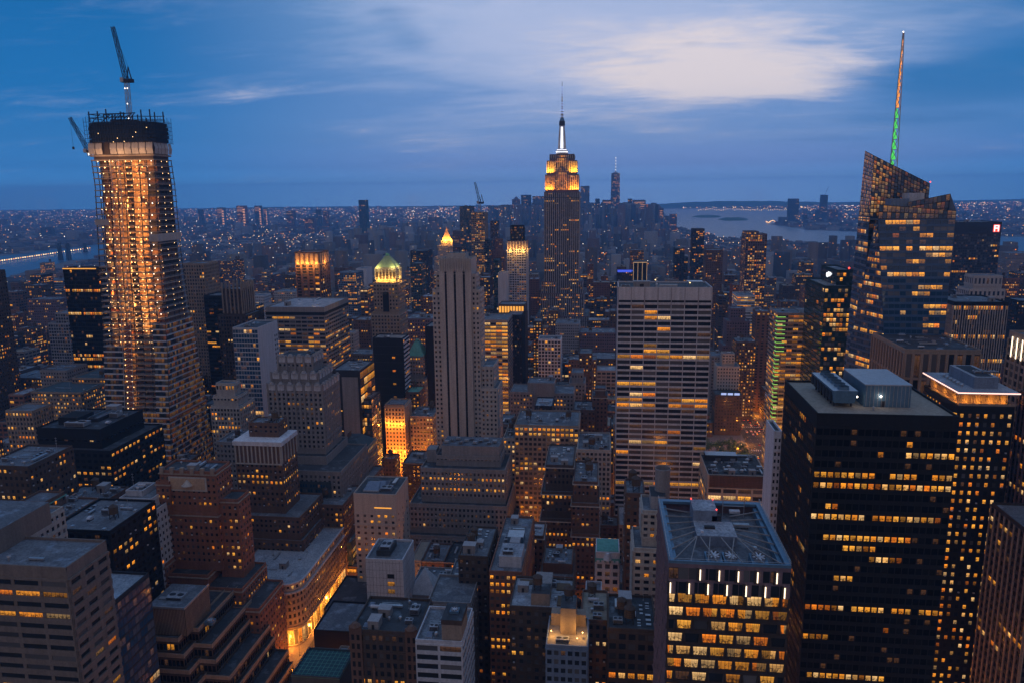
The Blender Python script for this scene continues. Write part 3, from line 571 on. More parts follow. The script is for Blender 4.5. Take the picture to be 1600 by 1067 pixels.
# ================================================================== the unfinished skyscraper
def skyscraper():
    Y = 560
    r = Bld('unfinished_skyscraper', 'unfinished steel-framed skyscraper with lit open floors and dark netted top, at left'); r.short = 'the unfinished skyscraper'
    def X(px, py): return atY(px, py, Y)[0]
    def Z(py, px=210): return atY(px, py, Y)[2]
    prof = [(243, 141.5, 240, 267), (290, 148, 243, 274), (345, 151, 245, 279), (400, 154, 248, 284), (450, 158, 253, 291), (500, 161, 258, 299), (560, 163, 262, 308), (640, 166, 264, 322), (720, 169, 268, 334)]
    zs = [Z(p[0]) for p in prof]; xl = [X(p[1], p[0]) for p in prof]; xc = [X(p[2], p[0]) for p in prof]
    def depth(x, px, py):
        d = ray(px, py); return d[1]/d[0]*x-Y
    dp = [max(20, depth(c, p[3], p[0])) for c, p in zip(xc, prof)]
    zz = zs[::-1]
    def at(z):
        f = lambda a: float(np.interp(z, zz, a[::-1]))
        return f(xl), f(xc), Y, Y+f(dp)
    ztop = zs[0]; slab = MB(); col = MB(); core = MB(); bulbs = MB(); glaz = MB(); rail = MB(); lift = MB(); red = MB()
    z = 0.0; rng = random.Random(3); fh = 4.6; levels = []
    zglass = Z(505)
    while z < ztop: levels.append(z); z += fh
    for z in levels:
        x0, x1, y0, y1 = at(z); low = z < zglass
        slab.box(x0-.3, x1+.3, y0-.3, y1, z-.8, z, 'tan', 'concrete', True)
    for k in range(len(levels)-1):
        z0, z1 = levels[k], levels[k+1]-.8; a = at(z0); c = at(levels[k+1])
        nfr = 8; nsd = 5
        for i in range(nfr+1):
            t = i/nfr; col.beam((a[0]+(a[1]-a[0])*t, a[2]+.5, z0), (c[0]+(c[1]-c[0])*t, c[2]+.5, z1), .5, 'charcoal')
        for i in range(1, nsd+1):
            t = i/nsd; col.beam((a[1]-.5, a[2]+(a[3]-a[2])*t, z0), (c[1]-.5, c[2]+(c[3]-c[2])*t, z1), .5, 'charcoal')
            col.beam((a[0]+.5, a[2]+(a[3]-a[2])*t, z0), (c[0]+.5, c[2]+(c[3]-c[2])*t, z1), .5, 'charcoal')
        w = a[1]-a[0]; d = a[3]-a[2]
        core.box(a[0]+w*.16, a[0]+w*.78, a[2]+9, a[3]-9, z0, z1, 'orange_stone')
        core.box(a[0]+w*.035, a[0]+w*.16, a[2]+6+rng.uniform(0, 3), a[3]-3, z0, z1, rng.choice(('umber', 'brown_brick', 'greystone'))); core.box(a[0]+w*.78, a[0]+w*.965, a[2]+5+rng.uniform(0, 4), a[3]-2, z0, z1, rng.choice(('umber', 'umber', 'brown_brick', 'charcoal')))
        core.box(a[0]+w*.42, a[0]+w*.52, a[2]+8.8, a[2]+9, z0, z1-1, 'dark')
        # safety rails, stacked materials
        if rng.random() < .8:
            for q in range(rng.randint(2, 5)):
                x = rng.uniform(a[0]+2, a[1]-5); rail.box(x, x+rng.uniform(1, 4), a[2]+rng.uniform(1.5, 6), a[2]+rng.uniform(7, 8), z0, z0+rng.uniform(.8, 2.6), rng.choice(('tan', 'rust', 'concrete', 'wood')))
        rail.box(a[0], a[1], a[2]-.06, a[2]+.02, z0+.9, z0+1.05, 'steel'); rail.box(a[1]-.02, a[1]+.06, a[2], a[3], z0+.9, z0+1.05, 'steel')
        # work lamps under every slab
        if levels[k] > Z(560):
            for t in (.10, .18, .26, .34, .42, .52, .60, .70, .78, .9):
                if rng.random() < .86: bulbs.bulb((a[0]+w*(t+rng.uniform(-.03, .03)), a[2]+rng.uniform(.6, 3), z1-.5), rng.uniform(.34, .56), 'bulb' if t < .8 else 'bulb_white')
            for t in (.2, .5, .8):
                if rng.random() < .6: bulbs.bulb((a[1]-1.5, a[2]+d*t, z1-.5), .3, 'bulb')
        else:
            for t in (.36, .46):
                if rng.random() < .9: bulbs.bulb((a[0]+w*(t+rng.uniform(-.02, .02)), a[2]-1, z1-.5), .45, 'bulb')
    # hoist mast on the front, rust-coloured low down
    for k in range(len(levels)-1):
        a = at(levels[k]); c = at(levels[k+1]); w = a[1]-a[0]
        for t in (.33, .47):
            lift.beam((a[0]+w*t, a[2]-2.5, levels[k]), (c[0]+w*t, c[2]-2.5, levels[k+1]), .4, 'steel')
        lift.beam((a[0]+w*.33, a[2]-2.5, levels[k]), (c[0]+w*.47, c[2]-2.5, levels[k+1]), .25, 'steel')
        if levels[k] < Z(510): red.box(a[0]+w*.345, a[0]+w*.46, a[2]-.4, a[2]-.1, levels[k], levels[k+1]-1.6, 'rust')
        lift.box(a[0]+w*.33, a[0]+w*.47, a[2]-2.6, a[2], levels[k]-.2, levels[k], 'concrete')
    # finished glass: right corner and side below, and the left strip lower down
    st = dict(bw=2.6, fh=4.6, pf=.06, sf=.26, rd=.35, nu=1, sm='pale')
    g = Bld('x', 'finished glass of the unfinished tower'); zl = [z for z in levels if z <= zglass]
    for k in range(len(zl)-1):
        a, c = at(zl[k]), at(zl[k+1]); z0, z1 = zl[k], zl[k+1]; o = .3
        f = lambda t, q, z, dy=0: (q[0]+(q[1]-q[0])*t, q[2]-o+dy, z)
        dim = dict(p=.5, row=.1, k=.11)
        g.facade(f(.80, a, z0), (a[1]+o, a[2]-o, z0), (c[1]+o, c[2]-o, z1), f(.80, c, z1), st, 'charcoal', dim, tb=.0, bb=.0, core=False)
        g.facade((a[1]+o, a[2]-o, z0), (a[1]+o, a[3], z0), (c[1]+o, c[3], z1), (c[1]+o, c[2]-o, z1), st, 'charcoal', dim, tb=.0, bb=.0, core=False)
        if z1 < Z(535):
            g.facade(f(0, a, z0), f(.32, a, z0), f(.32, c, z1), f(0, c, z1), st, 'charcoal', dict(p=.4, row=.1, k=.06), tb=.0, bb=.0, core=False)
        if z1 < Z(640): g.facade(f(.48, a, z0), f(.80, a, z0), f(.80, c, z1), f(.48, c, z1), st, 'charcoal', dict(p=.7, row=.1, k=.14), tb=.0, bb=.0, core=False)
    r.wins = g.wins; r.glass = 'glass'
    a = at(Z(660)); zr = Z(652); x0, x1, y0, y1 = at(zr)
    red2 = MB(); red2.box(x0+(x1-x0)*.8, x1+1.4, y0-1.4, y1+1, zr-1.2, zr-.4, 'rust')
    # pale wrap, dark netting and open steel at the top
    x0, x1, y0, y1 = at(ztop); net = MB()
    zb = ztop+1; zh = Z(223)
    n = 9
    zm = (zb+zh)/2
    def sheet(*qs):
        m = MB()
        for q in qs: m.poly(q, 'tarp')
        r.extra.append(('white_wrap', m))
    for i in range(n):
        t0, t1 = i/n+.006, (i+1)/n-.006
        if i in (2,): continue
        xa, xb = x0-.8+(x1-x0+1.6)*t0, x0-.8+(x1-x0+1.6)*t1
        sheet(((xa, y0-.8, zb), (xb, y0-.8, zb), (xb, y0-1.5, zm), (xa, y0-1.5, zm)), ((xa, y0-1.5, zm), (xb, y0-1.5, zm), (xb, y0-.6, zh), (xa, y0-.6, zh)))
    for i in range(5):
        ya, yb = y0+(y1-y0)*(i/5+.01), y0+(y1-y0)*((i+1)/5-.01); sheet(((x1+.8, ya, zb), (x1+.8, yb, zb), (x1+1.6, yb, zm), (x1+1.6, ya, zm)), ((x1+1.6, ya, zm), (x1+1.6, yb, zm), (x1+.6, yb, zh), (x1+.6, ya, zh)))
    core.box(x0+1.5, x1-1.5, y0+1.5, y1-1.5, levels[-1], zh+12, 'umber'); slab.box(x0-.3, x1+.3, y0-.3, y1, zb-1.6, zb-.4, 'tan', 'concrete', True)
    for (py, xa_, xb_, yt) in ((352, 150, 172, 341), (378, 258, 285, 364)):
        z1_, z0_ = Z(yt+2), Z(py); a = at(z0_)
        if xa_ < 200:
            sheet(((a[0]-.8, a[2]-.6, z0_), (X(xb_, py), a[2]-.6, z0_), (X(xb_, py), a[2]-1, z1_), (a[0]-.8, a[2]-1, z1_)))
        else:
            sheet(((a[1]-7, a[2]-.7, z0_), (a[1]+.7, a[2]-.7, z0_), (a[1]+1, a[2]-1.1, z1_), (a[1]-6, a[2]-1.1, z1_)), ((a[1]+.7, a[2]-.7, z0_), (a[1]+.7, a[3], z0_), (a[1]+1, a[3], z1_), (a[1]+1, a[2]-1.1, z1_)))
    zn0, zn1 = Z(222), Z(190); e = 1.6
    def octa(q, ch): return [(x0-q+ch, y0-q), (x1+q-ch, y0-q), (x1+q, y0-q+ch), (x1+q, y1+q-ch), (x1+q-ch, y1+q), (x0-q+ch, y1+q), (x0-q, y1+q-ch), (x0-q, y0-q+ch)]
    for j in range(5):
        z_a = zn0+(zn1-zn0)*j/5; z_b = zn0+(zn1-zn0)*(j+.82)/5; q = e-.5+(.5 if j in (1, 2, 3) else 0); net.prism(octa(q, 4.5), z_a, z_b, 'netting', 'charcoal'); net.prism(octa(q-1.6, 4.5), z_b, zn0+(zn1-zn0)*(j+1)/5, 'charcoal')
    for i in range(27): q = x0-e+(x1-x0+2*e)*i/26; net.beam((q, y0-e-.15, zn0-1), (q, y0-e-.15, zn1+rng.uniform(1, 5)), .22, 'charcoal')
    for i in range(16): q = y0-e+(y1-y0+2*e)*i/15; net.beam((x1+e+.15, q, zn0-1), (x1+e+.15, q, zn1+rng.uniform(1, 4)), .22, 'charcoal')
    for j in range(6): q = zn0+(zn1-zn0)*j/5; net.box(x0-e-.3, x1+e+.3, y0-e-.35, y0-e-.2, q-.12, q+.12, 'charcoal'); net.box(x1+e+.2, x1+e+.35, y0-e, y1+e, q-.12, q+.12, 'charcoal')
    steel = MB()
    for i in range(8):
        q = x0+1+(x1-x0-2)*i/7; h = rng.uniform(6, 10)*(1 if i not in (3, 5) else .6)
        for yy in (y0+2, y1-4): steel.beam((q, yy, zn1), (q, yy, zn1+h), .7, 'charcoal')
    for h in (3.4, 6.2):
        steel.beam((x0, y0+2, zn1+h), (x0+(x1-x0)*.62, y0+2, zn1+h), .5, 'charcoal'); steel.beam((x0+(x1-x0)*.3, y1-4, zn1+h), (x1, y1-4, zn1+h-1), .5, 'charcoal'); steel.beam((x0+1, y0+2, zn1+h), (x0+1, y1-4, zn1+h), .5, 'charcoal')
    for i in range(3): steel.beam((x0+3+i*8, y0+2, zn1), (x0+10+i*8, y0+2, zn1+6), .4, 'charcoal')
    steel.box(x0+14, x0+30, y0+8, y0+22, zn1, zn1+2.6, 'charcoal')
    for i in range(9): steel.beam((x0+12+i*2.6, y0+5, zn1+2.6), (x0+13.5+i*2.6, y0+9, zn1+rng.uniform(5, 8.5)), .45, 'charcoal')
    steel.beam((x0+11, y0+6, zn1+6), (x0+36, y0+7, zn1+7), .6, 'charcoal')
    for i in range(7): bulbs.bulb((x0+rng.uniform(6, 50), y0-2.2, rng.uniform(zn0, zn1)), .3, 'bulb')
    r.boxes.append((xl[-1], xc[-1], Y, Y+60, zn1))
    for nm, m in (('floor_slabs', slab), ('steel_columns', col), ('concrete_core', core), ('work_lamps', bulbs), ('guard_rail', rail), ('hoist_mast', lift), ('red_screen', red), ('red_banner', red2), ('safety_netting', net), ('roof_steel', steel)): r.extra.append((nm, m))
    r.wall = g.wall
    root = r.done()
    for n_ in ('floor_slabs', 'steel_columns', 'work_lamps'):
        for ch in root.children:
            if ch.name.split('.')[0] == n_: ch['kind'] = 'stuff'
    # the lamps' own light on the bare floors: strings of lamps up the building, facing in to the core
    for (t, e_, z0, z1) in ((.18, 17000, Z(600), ztop), (.34, 19000, Z(560), ztop), (.50, 26000, Z(520), ztop), (.66, 36000, Z(520), ztop), (.86, 15000, Z(500), ztop), (.40, 9000, Z(700), Z(520))):
        am = at((z0+z1)/2); a0, a1 = at(z0), at(z1); p0 = Vector((a0[0]+(a0[1]-a0[0])*t, a0[2]+2.2, z0)); p1 = Vector((a1[0]+(a1[1]-a1[0])*t, a1[2]+2.2, z1)); md = (p0+p1)/2
        o = lamp('work_lamp_string', tuple(md), e_, (1, .40, .085), root, kind='AREA', shape=(1.2, (p1-p0).length)); d = (p1-p0).normalized(); fz = Vector((0, -1, 0)); fx = d.cross(fz).normalized(); fz = fx.cross(d)
        mt = Matrix((fx, d, fz)).transposed().to_4x4(); mt.translation = o.location; o.matrix_local = mt
    lamp('wrap_lamp', (x0+(x1-x0)*.5, y0-9, zb-3), 5000, (1, .55, .25), root, .6); lamp('wrap_lamp', (x0+(x1-x0)*.2, y0-9, zb-3), 4000, (1, .55, .25), root, .6); lamp('wrap_lamp', (x0+(x1-x0)*.85, y0-9, zb-3), 4000, (1, .55, .25), root, .6)
    return zn1, (x0, x1, y0, y1)
ZN, SK = skyscraper()
def crane(label, base, top, pivot, mastw, boomw, lit=True, hook=False, name='tower_crane'):
    """lattice mast from base to pivot, luffing jib from pivot to top"""
    r = empty(name, base, label, 'crane'); m = MB(); j = MB(); c = MB(); bl = MB(); cb = MB()
    def lattice(mb, p, q, w0, w1, n, mat, chord):
        p, q = Vector(p), Vector(q); d = (q-p).normalized(); a = d.cross(Vector((0, 1, 0))).normalized(); b = d.cross(a)
        pts = []
        for i in range(n+1):
            t = i/n; w = (w0+(w1-w0)*t)/2; o = p.lerp(q, t); pts.append([o+a*w+b*w, o-a*w+b*w, o-a*w-b*w, o+a*w-b*w])
        for i in range(n):
            for k in range(4):
                mb.beam(pts[i][k], pts[i+1][k], chord, mat); mb.beam(pts[i][k], pts[i+1][(k+1) % 4] if i % 2 else pts[i+1][(k+3) % 4], chord*.6, mat); mb.beam(pts[i][k], pts[i][(k+1) % 4], chord*.5, mat)
    pv, tp = Vector(pivot), Vector(top); n1 = max(3, int((pv-Vector(base)).length/(mastw*1.1))); n2 = max(5, int((tp-pv).length/(boomw*1.3)))
    lattice(m, base, pv, mastw, mastw, n1, 'steel', mastw*.13); lattice(j, pv, tp, boomw, boomw*.7, n2, 'charcoal', boomw*.13)
    s = mastw
    c.box(pv.x-s*1.3, pv.x+s*1.9, pv.y-s*.8, pv.y+s*.8, pv.z-s*.3, pv.z+s*.7, 'charcoal'); c.box(pv.x-s*1.5, pv.x-s*.5, pv.y-s*1.0, pv.y-s*.3, pv.z-s*.2, pv.z+s*1.1, 'steel')
    ap = pv+Vector((s*.9, 0, s*4.2)); j.beam(pv+Vector((s*1.6, 0, s*.4)), ap, s*.22, 'charcoal'); j.beam(pv+Vector((s*.2, 0, s*.4)), ap, s*.22, 'charcoal')
    cb.beam(ap, pv.lerp(tp, .92), s*.06, 'charcoal'); cb.beam(ap, pv+Vector((s*1.8, 0, s*.5)), s*.08, 'charcoal')
    if hook: cb.beam(tp, tp-Vector((0, 0, 22)), s*.05, 'charcoal'); cb.box(tp.x-.6, tp.x+.6, tp.y-.6, tp.y+.6, tp.z-24, tp.z-22, 'charcoal', None, True)
    if lit:
        for t, q in ((.55, 0), (.86, .4), (.86, -.4), (.25, 0)): v = Vector(base).lerp(pv, t); bl.bulb((v.x+q*s, v.y-s*.6, v.z), s*.18, 'bulb_white')
    m.build('mast', r); j.build('jib', r); c.build('cab', r); cb.build('cable', r); bl.build('work_lamp', r); return r
crane('tall lattice crane rising from the top of the unfinished skyscraper', atY(204.5, 205, 575), atY(176, 42, 575), atY(198, 128, 575), 2.6, 2.8)
crane('smaller crane leaning left from the shoulder of the unfinished skyscraper', atY(141, 244, 562), atY(109, 184, 562), atY(139, 238, 562), 2.2, 2.4, hook=True)
crane('thin crane on the slim unfinished tower far behind centre', atY(748, 332, 1500), atY(742, 285, 1500), atY(750, 318, 1500), 4, 4, False)
# ================================================================== left centre
bld('stone_tower', 'tall brown stone tower half hidden behind the right edge of the unfinished skyscraper', [(286, 318, 412, 745, 30)], 'tan', 'pier', Wl(.03, 0), clut=0, short='the half hidden stone tower')
b = bld('stone_tower', 'brown stone tower with a crown of jagged buttresses', [(346, 378, 452, 690, 24), (340, 387, 492, 685, 34)], 'umber', 'pier', Wl(.05, 0), clut=0, short='the buttress-crowned tower', done=False)
x0, x1, y0, y1, z = b.boxes[0]
for i in range(6):
    q = x0+(x1-x0-1.4)*i/5
    for yy in (y0-.8, y1-1): b.trim.box(q, q+1.4, yy, yy+1.8, z-24, z+6, 'tan')
    q = y0+(y1-y0-1.4)*i/5; b.trim.box(x1-.6, x1+.9, q, q+1.4, z-24, z+6, 'tan')
b.done()
bld('office_tower', 'plain black slab just left of the buttress-crowned tower', [(318, 346, 462, 735, 30)], 'dark', 'band', Wl(.03, .05), glass='glass_dark', clut=0)
bld('stone_tower', 'small limestone tower with a stepped cap beside the foot of the unfinished skyscraper', [(337, 366, 598, 560, 10), (333, 371, 618, 556, 18), (329, 374, 634, 552, 26)], 'limestone', 'pier', Wl(.12, 0, .9), clut=0, short='the step-capped limestone tower', cornice='limestone')
b = bld('office_tower', 'blue-grey slab tower with a blank pale side wall and glass front', [(363, 402, 512, 600, 40)], 'pale', 'curtain', Wl(.05, .0, .9, rows=(25, 28)), side=None, glass='glass_blue', clut=2, roofm='roof_tar', short='the blue-grey slab tower', tank=False, done=False)
x0, x1, y0, y1, z = b.boxes[0]
for i in range(7):
    for j in range(2): b.trim.box(x1, x1+.06, y1-8+j*4, y1-6+j*4, z-14-i*4, z-12-i*4, 'charcoal')
b.done()
b = bld('office_block', 'big banded office block with lit floors and flat pale roof, left of centre', [(415, 506, 480, 700, 70)], 'greystone', dict(bw=6, fh=3.9, pf=.1, sf=.46, rd=.35, nu=4), Wl(.22, .12, .75, rows=(20, 23, 24, 26)), roofm='roof_pale', clut=4, tank=False, short='the big banded office block', tb=9, done=False)
x0, x1, y0, y1, z = b.boxes[0]; b.trim.box(x0-.3, x1+.3, y0-.55, y0-.3, z-8, z-5, 'dark'); b.trim.box(x1+.3, x1+.55, y0, y1, z-8, z-5, 'dark'); b.done()
def crownlamps(b, k, col, zoff=-9, e=4200, out=4.0, n=3):
    x0, x1, y0, y1, z = b.boxes[k]
    for i in range(n): lamp('crown_floodlight', (x0+(x1-x0)*(i+.5)/n, y0-out, z+zoff), e, col, b.root, .6)
    lamp('crown_floodlight', (x1+out if (x0+x1) < 0 else x0-out, (y0+y1)/2, z+zoff), e, col, b.root, .6)
b = bld('apartment_tower', 'brown tower with an orange floodlit crown, behind the big banded office', [(460, 498, 394, 900, 34)], 'brown_brick', dict(bw=7, fh=3.6, pf=.36, sf=.3, rd=.6, vert=1, nu=3), Wl(.14, 0), clut=0, tank=False, short='the brown tower with orange crown', tb=16, done=False)
x0, x1, y0, y1, z = b.boxes[0]
for i in range(5):
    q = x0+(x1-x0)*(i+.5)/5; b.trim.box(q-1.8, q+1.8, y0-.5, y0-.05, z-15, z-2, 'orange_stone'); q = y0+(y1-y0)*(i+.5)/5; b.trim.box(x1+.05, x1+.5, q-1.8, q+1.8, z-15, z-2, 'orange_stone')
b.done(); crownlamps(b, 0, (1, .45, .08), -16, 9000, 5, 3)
# setback grey art deco tower
b = bld('deco_tower', 'grey art deco tower with scalloped crown and three rows of stone shields', [(434, 488, 556, 512, 20), (424, 497, 582, 507, 28), (418, 503, 600, 503, 34), (444, 510, 712, 495, 46), (440, 532, 735, 480, 60)], 'greystone', dict(bw=3.3, fh=3.6, pf=.5, sf=.45, rd=.6, vert=1, nu=2), Wl(.12, .02, .9), clut=1, short='the scalloped grey deco tower', done=False, roofm='roof_tar', tb=2.5)
for k, nn in ((0, 4), (1, 5), (2, 6)):
    x0, x1, y0, y1, z = b.boxes[k]
    for i in range(nn):
        q = x0+(x1-x0)*(i+.5)/nn; w = (x1-x0)/nn*.5
        b.trim.box(q-w*.72, q+w*.72, y0-.9, y0-.55, z-4.5, z-.2, 'pale'); b.trim.cyl(q, y0-.4, z-.2, z+1.6, w*.7, w*.35, 'greystone', 8)
        q = y0+(y1-y0)*(i+.5)/nn; w = (y1-y0)/nn*.5; b.trim.box(x1+.6, x1+.95, q-w*.7, q+w*.7, z-4.5, z-.2, 'pale'); b.trim.cyl(x1+.3, q, z-.2, z+1.6, w*.7, w*.35, 'greystone', 8)
    for i in range(nn+1): q = x0+(x1-x0)*i/nn; b.trim.box(q-.6, q+.6, y0-1.1, y0-.55, z-34, z+.8, 'greystone')
b.done()
# tower with white lit cap
b = bld('stone_tower', 'brown setback tower with a white lit cornice band at its top', [(388, 434, 660, 446, 14), (366, 438, 690, 437, 24, None, dict(tb=14)), (363, 468, 806, 430, 40), (352, 473, 842, 427, 46)], 'brown_brick', dict(bw=3.1, fh=3.7, pf=.52, sf=.5, rd=.3, nu=2), Wl(.12, .02, .9, rows=(3,)), clut=3, short='the white-capped brown tower', done=False)
x0, x1, y0, y1, z = b.boxes[1]; b.trim.box(x0-.9, x1+.9, y0-.9, y1+.9, z-2.4, z+.4, 'white', None, True)
for i in range(12):
    q = x0+(x1-x0-.9)*i/11; b.trim.box(q, q+.9, y0-.6, y0-.02, z-14, z-2.4, 'sand'); 
for i in range(6): q = y0+(y1-y0-.9)*i/5; b.trim.box(x1+.02, x1+.6, q, q+.9, z-14, z-2.4, 'sand')
b.trim.box(x0-.5, x1+.5, y0-.55, y0-.3, z-15, z-14, 'sand'); b.done()
bld('stone_block', 'low grey block with a rounded vault tucked left of the white-capped tower', [(337, 372, 690, 500, 30)], 'greystone', 'punch', Wl(.06, 0), clut=4, short='the low vaulted grey block')
# terraced glass office
bld('terraced_office', 'dark glass office stepping up in three terraces with sunset-lit side', [(468, 516, 752, 478, 26), (464, 530, 780, 474, 36), (461, 541, 812, 470, 46), (458, 548, 845, 467, 56)], 'slate', dict(bw=1.9, fh=4.0, pf=.2, sf=.36, rd=.4, vert=1, nu=1), Wl(.02, .02, .8), litside=Wl(.2, .3, .8), clut=2, short='the terraced glass office', glass='glass_blue', tank=False)
b = bld('office_block', 'blank grey slab with a lit glass corner on its right', [(519, 562, 578, 600, 40)], 'charcoal', 'blank', side=dict(bw=9, fh=7, pf=.05, sf=.15, rd=.3, nu=4), litside=Wl(.4, .2, .9, rows=(0, 2)), clut=5, short='the blank grey slab', tank=False, done=False)
x0, x1, y0, y1, z = b.boxes[0]; b.wall.box(x0+8, x1-2, y0-.3, y0, 0, z-6, 'greystone')
for i in range(8): b.trim.box(x0+4.5, x0+7, y0-.06, y0, z-30-i*6, z-29.2-i*6, 'arcade' if i % 3 == 1 else 'dark')
b.done()
bld('glass_block', 'low dark glass block with one lit ribbon floor, right of the blank grey slab', [(556, 580, 622, 606, 26)], 'charcoal', 'curtain', Wl(.1, 0, .9, rows=(4,)), glass='glass_blue', clut=3, litside=Wl(.1, 0, 1, rows=(4,)))
# old club house with dark hipped roof
b = bld('stone_block', 'brown stone block with a dark hipped roof and one row of lit arches', [(516, 568, 704, 535, 34)], 'tan', dict(bw=3.4, fh=4.2, pf=.5, sf=.42, rd=.5, nu=1), Wl(.05, 0, .9, rows=(0,)), clut=0, roofm='slate', short='the hipped-roof stone block', cornice='tan', done=False)
x0, x1, y0, y1, z = b.boxes[0]; b.roof.frustum((x0+.6, x1-.6, y0+.6, y1-.6, z-.9), (x0+9, x1-9, y0+9, y1-9, z+6), 'slate', 'roof_tar'); b.roof.box(x0+10, x1-16, y0+12, y1-14, z+6, z+10, 'brown_brick'); b.done()
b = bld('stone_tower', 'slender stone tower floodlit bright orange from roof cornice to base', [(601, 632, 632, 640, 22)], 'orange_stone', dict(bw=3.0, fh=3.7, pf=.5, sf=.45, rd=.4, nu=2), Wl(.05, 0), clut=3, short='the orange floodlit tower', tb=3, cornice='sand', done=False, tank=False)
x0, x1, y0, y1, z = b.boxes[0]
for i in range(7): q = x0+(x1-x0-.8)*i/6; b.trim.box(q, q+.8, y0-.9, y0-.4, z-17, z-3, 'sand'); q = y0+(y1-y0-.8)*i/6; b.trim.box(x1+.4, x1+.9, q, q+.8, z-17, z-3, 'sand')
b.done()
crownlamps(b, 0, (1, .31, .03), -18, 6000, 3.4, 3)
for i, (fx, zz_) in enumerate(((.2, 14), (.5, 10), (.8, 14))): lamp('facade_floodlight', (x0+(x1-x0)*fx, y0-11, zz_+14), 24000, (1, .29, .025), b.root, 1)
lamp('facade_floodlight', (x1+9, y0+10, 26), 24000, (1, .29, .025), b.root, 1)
# tower with green pyramid and lit arcade
b = bld('stone_tower', 'tan stone tower with a green pyramid roof over a glowing yellow arcade', [(586, 618, 418, 754, 20, None, dict(st_=None, tb=1)), (583, 621, 442, 750, 26), (580, 624, 490, 747, 32)], 'tan', dict(bw=3.2, fh=3.8, pf=.5, sf=.48, rd=.5, nu=1), Wl(.16, 0, .8), clut=0, short='the green pyramid tower', done=False, cornice='sand')
x0, x1, y0, y1, z = b.boxes[0]; cx, cy_ = (x0+x1)/2, (y0+y1)/2
b.trim.frustum((x0-.2, x1+.2, y0-.2, y1+.2, z-.8), (cx-2.2, cx+2.2, cy_-2.2, cy_+2.2, z+11), 'mint'); b.trim.box(cx-1.6, cx+1.6, cy_-1.6, cy_+1.6, z+11, z+13.5, 'copper')
for i in range(7):
    q = x0+(x1-x0)*i/6; b.trim.box(q-.55, q+.55, y0-.8, y0-.1, z-13, z-1.5, 'sand'); q = y0+(y1-y0)*i/6; b.trim.box(x1+.1, x1+.8, q-.55, q+.55, z-13, z-1.5, 'sand')
for k_, (i0, i1) in enumerate(((0, 1),)*1):
    for i in range(6):
        q = x0+(x1-x0)*(i+.5)/6; b.trim.box(q-1, q+1, y0-.12, y0-.02, z-12, z-5, 'umber')
xb0, xb1, yb0, yb1, zb_ = b.boxes[1]
b.trim.box((xb0+xb1)/2-3.2, (xb0+xb1)/2+3.2, yb0-.7, yb0-.4, zb_-30, zb_-10, 'dark'); b.trim.cyl((xb0+xb1)/2, yb0-.7, zb_-12, zb_-9.5, 3.3, 1.2, 'dark', 12)
b.done(); crownlamps(b, 0, (1, .55, .1), -13, 4200, 3.2, 3)
for dx in (-8, 8): lamp('roof_floodlight', (cx+dx, y0-2.5, z+.5), 2000, (1, .85, .3), b.root, .5)
lamp('roof_floodlight', (x1+2.5, cy_, z+.5), 2000, (1, .85, .3), b.root, .5)
b = bld('office_tower', 'black slab with a white diagonal-striped edge beneath the green pyramid tower', [(582, 629, 528, 690, 22)], 'dark', 'blank', side=dict(bw=5, fh=4, pf=.05, sf=.4, rd=.8, nu=1, sm='pale'), clut=4, short='the white-striped black slab', done=False, tank=False)
x0, x1, y0, y1, z = b.boxes[0]
for j in range(10): b.trim.box(x0+1, x1-1, y0-.08, y0, z-8-j*8, z-7.6-j*8, 'charcoal')
for i in range(5): b.wins.append(([(x1-11, y0-.1, z-20-i*13), (x1-8, y0-.1, z-20-i*13), (x1-8, y0-.1, z-18-i*13), (x1-11, y0-.1, z-18-i*13)], 'glass', litcol(b.rng), 2))
b.done()
b = bld('stone_tower', 'grey tower with a green copper hipped top, left of the tall limestone tower', [(636, 661, 556, 735, 22), (632, 664, 592, 730, 30), (628, 668, 640, 726, 40)], 'greystone', 'punch', Wl(.16, 0, 1), clut=0, short='the green copper-topped tower', done=False)
x0, x1, y0, y1, z = b.boxes[0]; b.trim.frustum((x0-.2, x1+.2, y0-.2, y1+.2, z-.6), (x0+6, x1-6, y0+8, y1-8, z+13), 'copper'); b.trim.box((x0+x1)/2-1.5, (x0+x1)/2+1.5, y0+8, y0+14, z+13, z+15, 'copper'); b.done()
bld('stone_block', 'brown block with a small green hipped roof below the copper-topped tower', [(634, 655, 612, 690, 24)], 'brown_brick', 'punch', Wl(.3, 0, 1), clut=1, roofm='copper')
bld('loft_block', 'brown block with a row of lit windows at the foot of the tall limestone tower', [(640, 676, 650, 650, 34)], 'tan', 'punch', Wl(.22, 0, 1), clut=3)
# ------------------------------------------------------------------ tall limestone tower, three dark window strips
b = Bld('limestone_tower', 'tall limestone setback tower with three dark vertical window strips, centre'); b.short = 'the tall limestone tower'
Y = 565; zt = atY(715, 404, Y)[2]; zs1 = atY(715, 452, Y)[2]; X = lambda px, py: atY(px, py, Y)[0]
xa, xb_ = X(688, 404), X(737, 404); sa, sb = X(677, 455), X(750, 455); ym = 560
b.facade((xa, ym, 0), (xb_, ym, 0), (xb_, ym, zt-2), (xa, ym, zt-2), None, 'limestone'); w = xb_-xa
for i in range(3):
    q = xa+w*(.20+.29*i); b.wall.box(q-1.0, q+1.0, ym-.05, ym, 20, zt-13, 'dark'); b.wall.frustum((q-1.0, q+1.0, ym-.05, ym, zt-13), (q-.1, q+.1, ym-.05, ym, zt-10.5), 'dark')
    for j in range(46): b.wall.box(q-1.0, q+1.0, ym-.09, ym-.051, 22+j*4, 23.2+j*4, 'charcoal')
for q0, q1 in ((0, .165), (.235, .455), (.525, .745), (.815, 1)): b.wall.box(xa+w*q0, xa+w*q1, ym-1.1, ym-.01, 0, zt-9+(1.5 if 0 < q0 < .8 else 0), 'limestone')
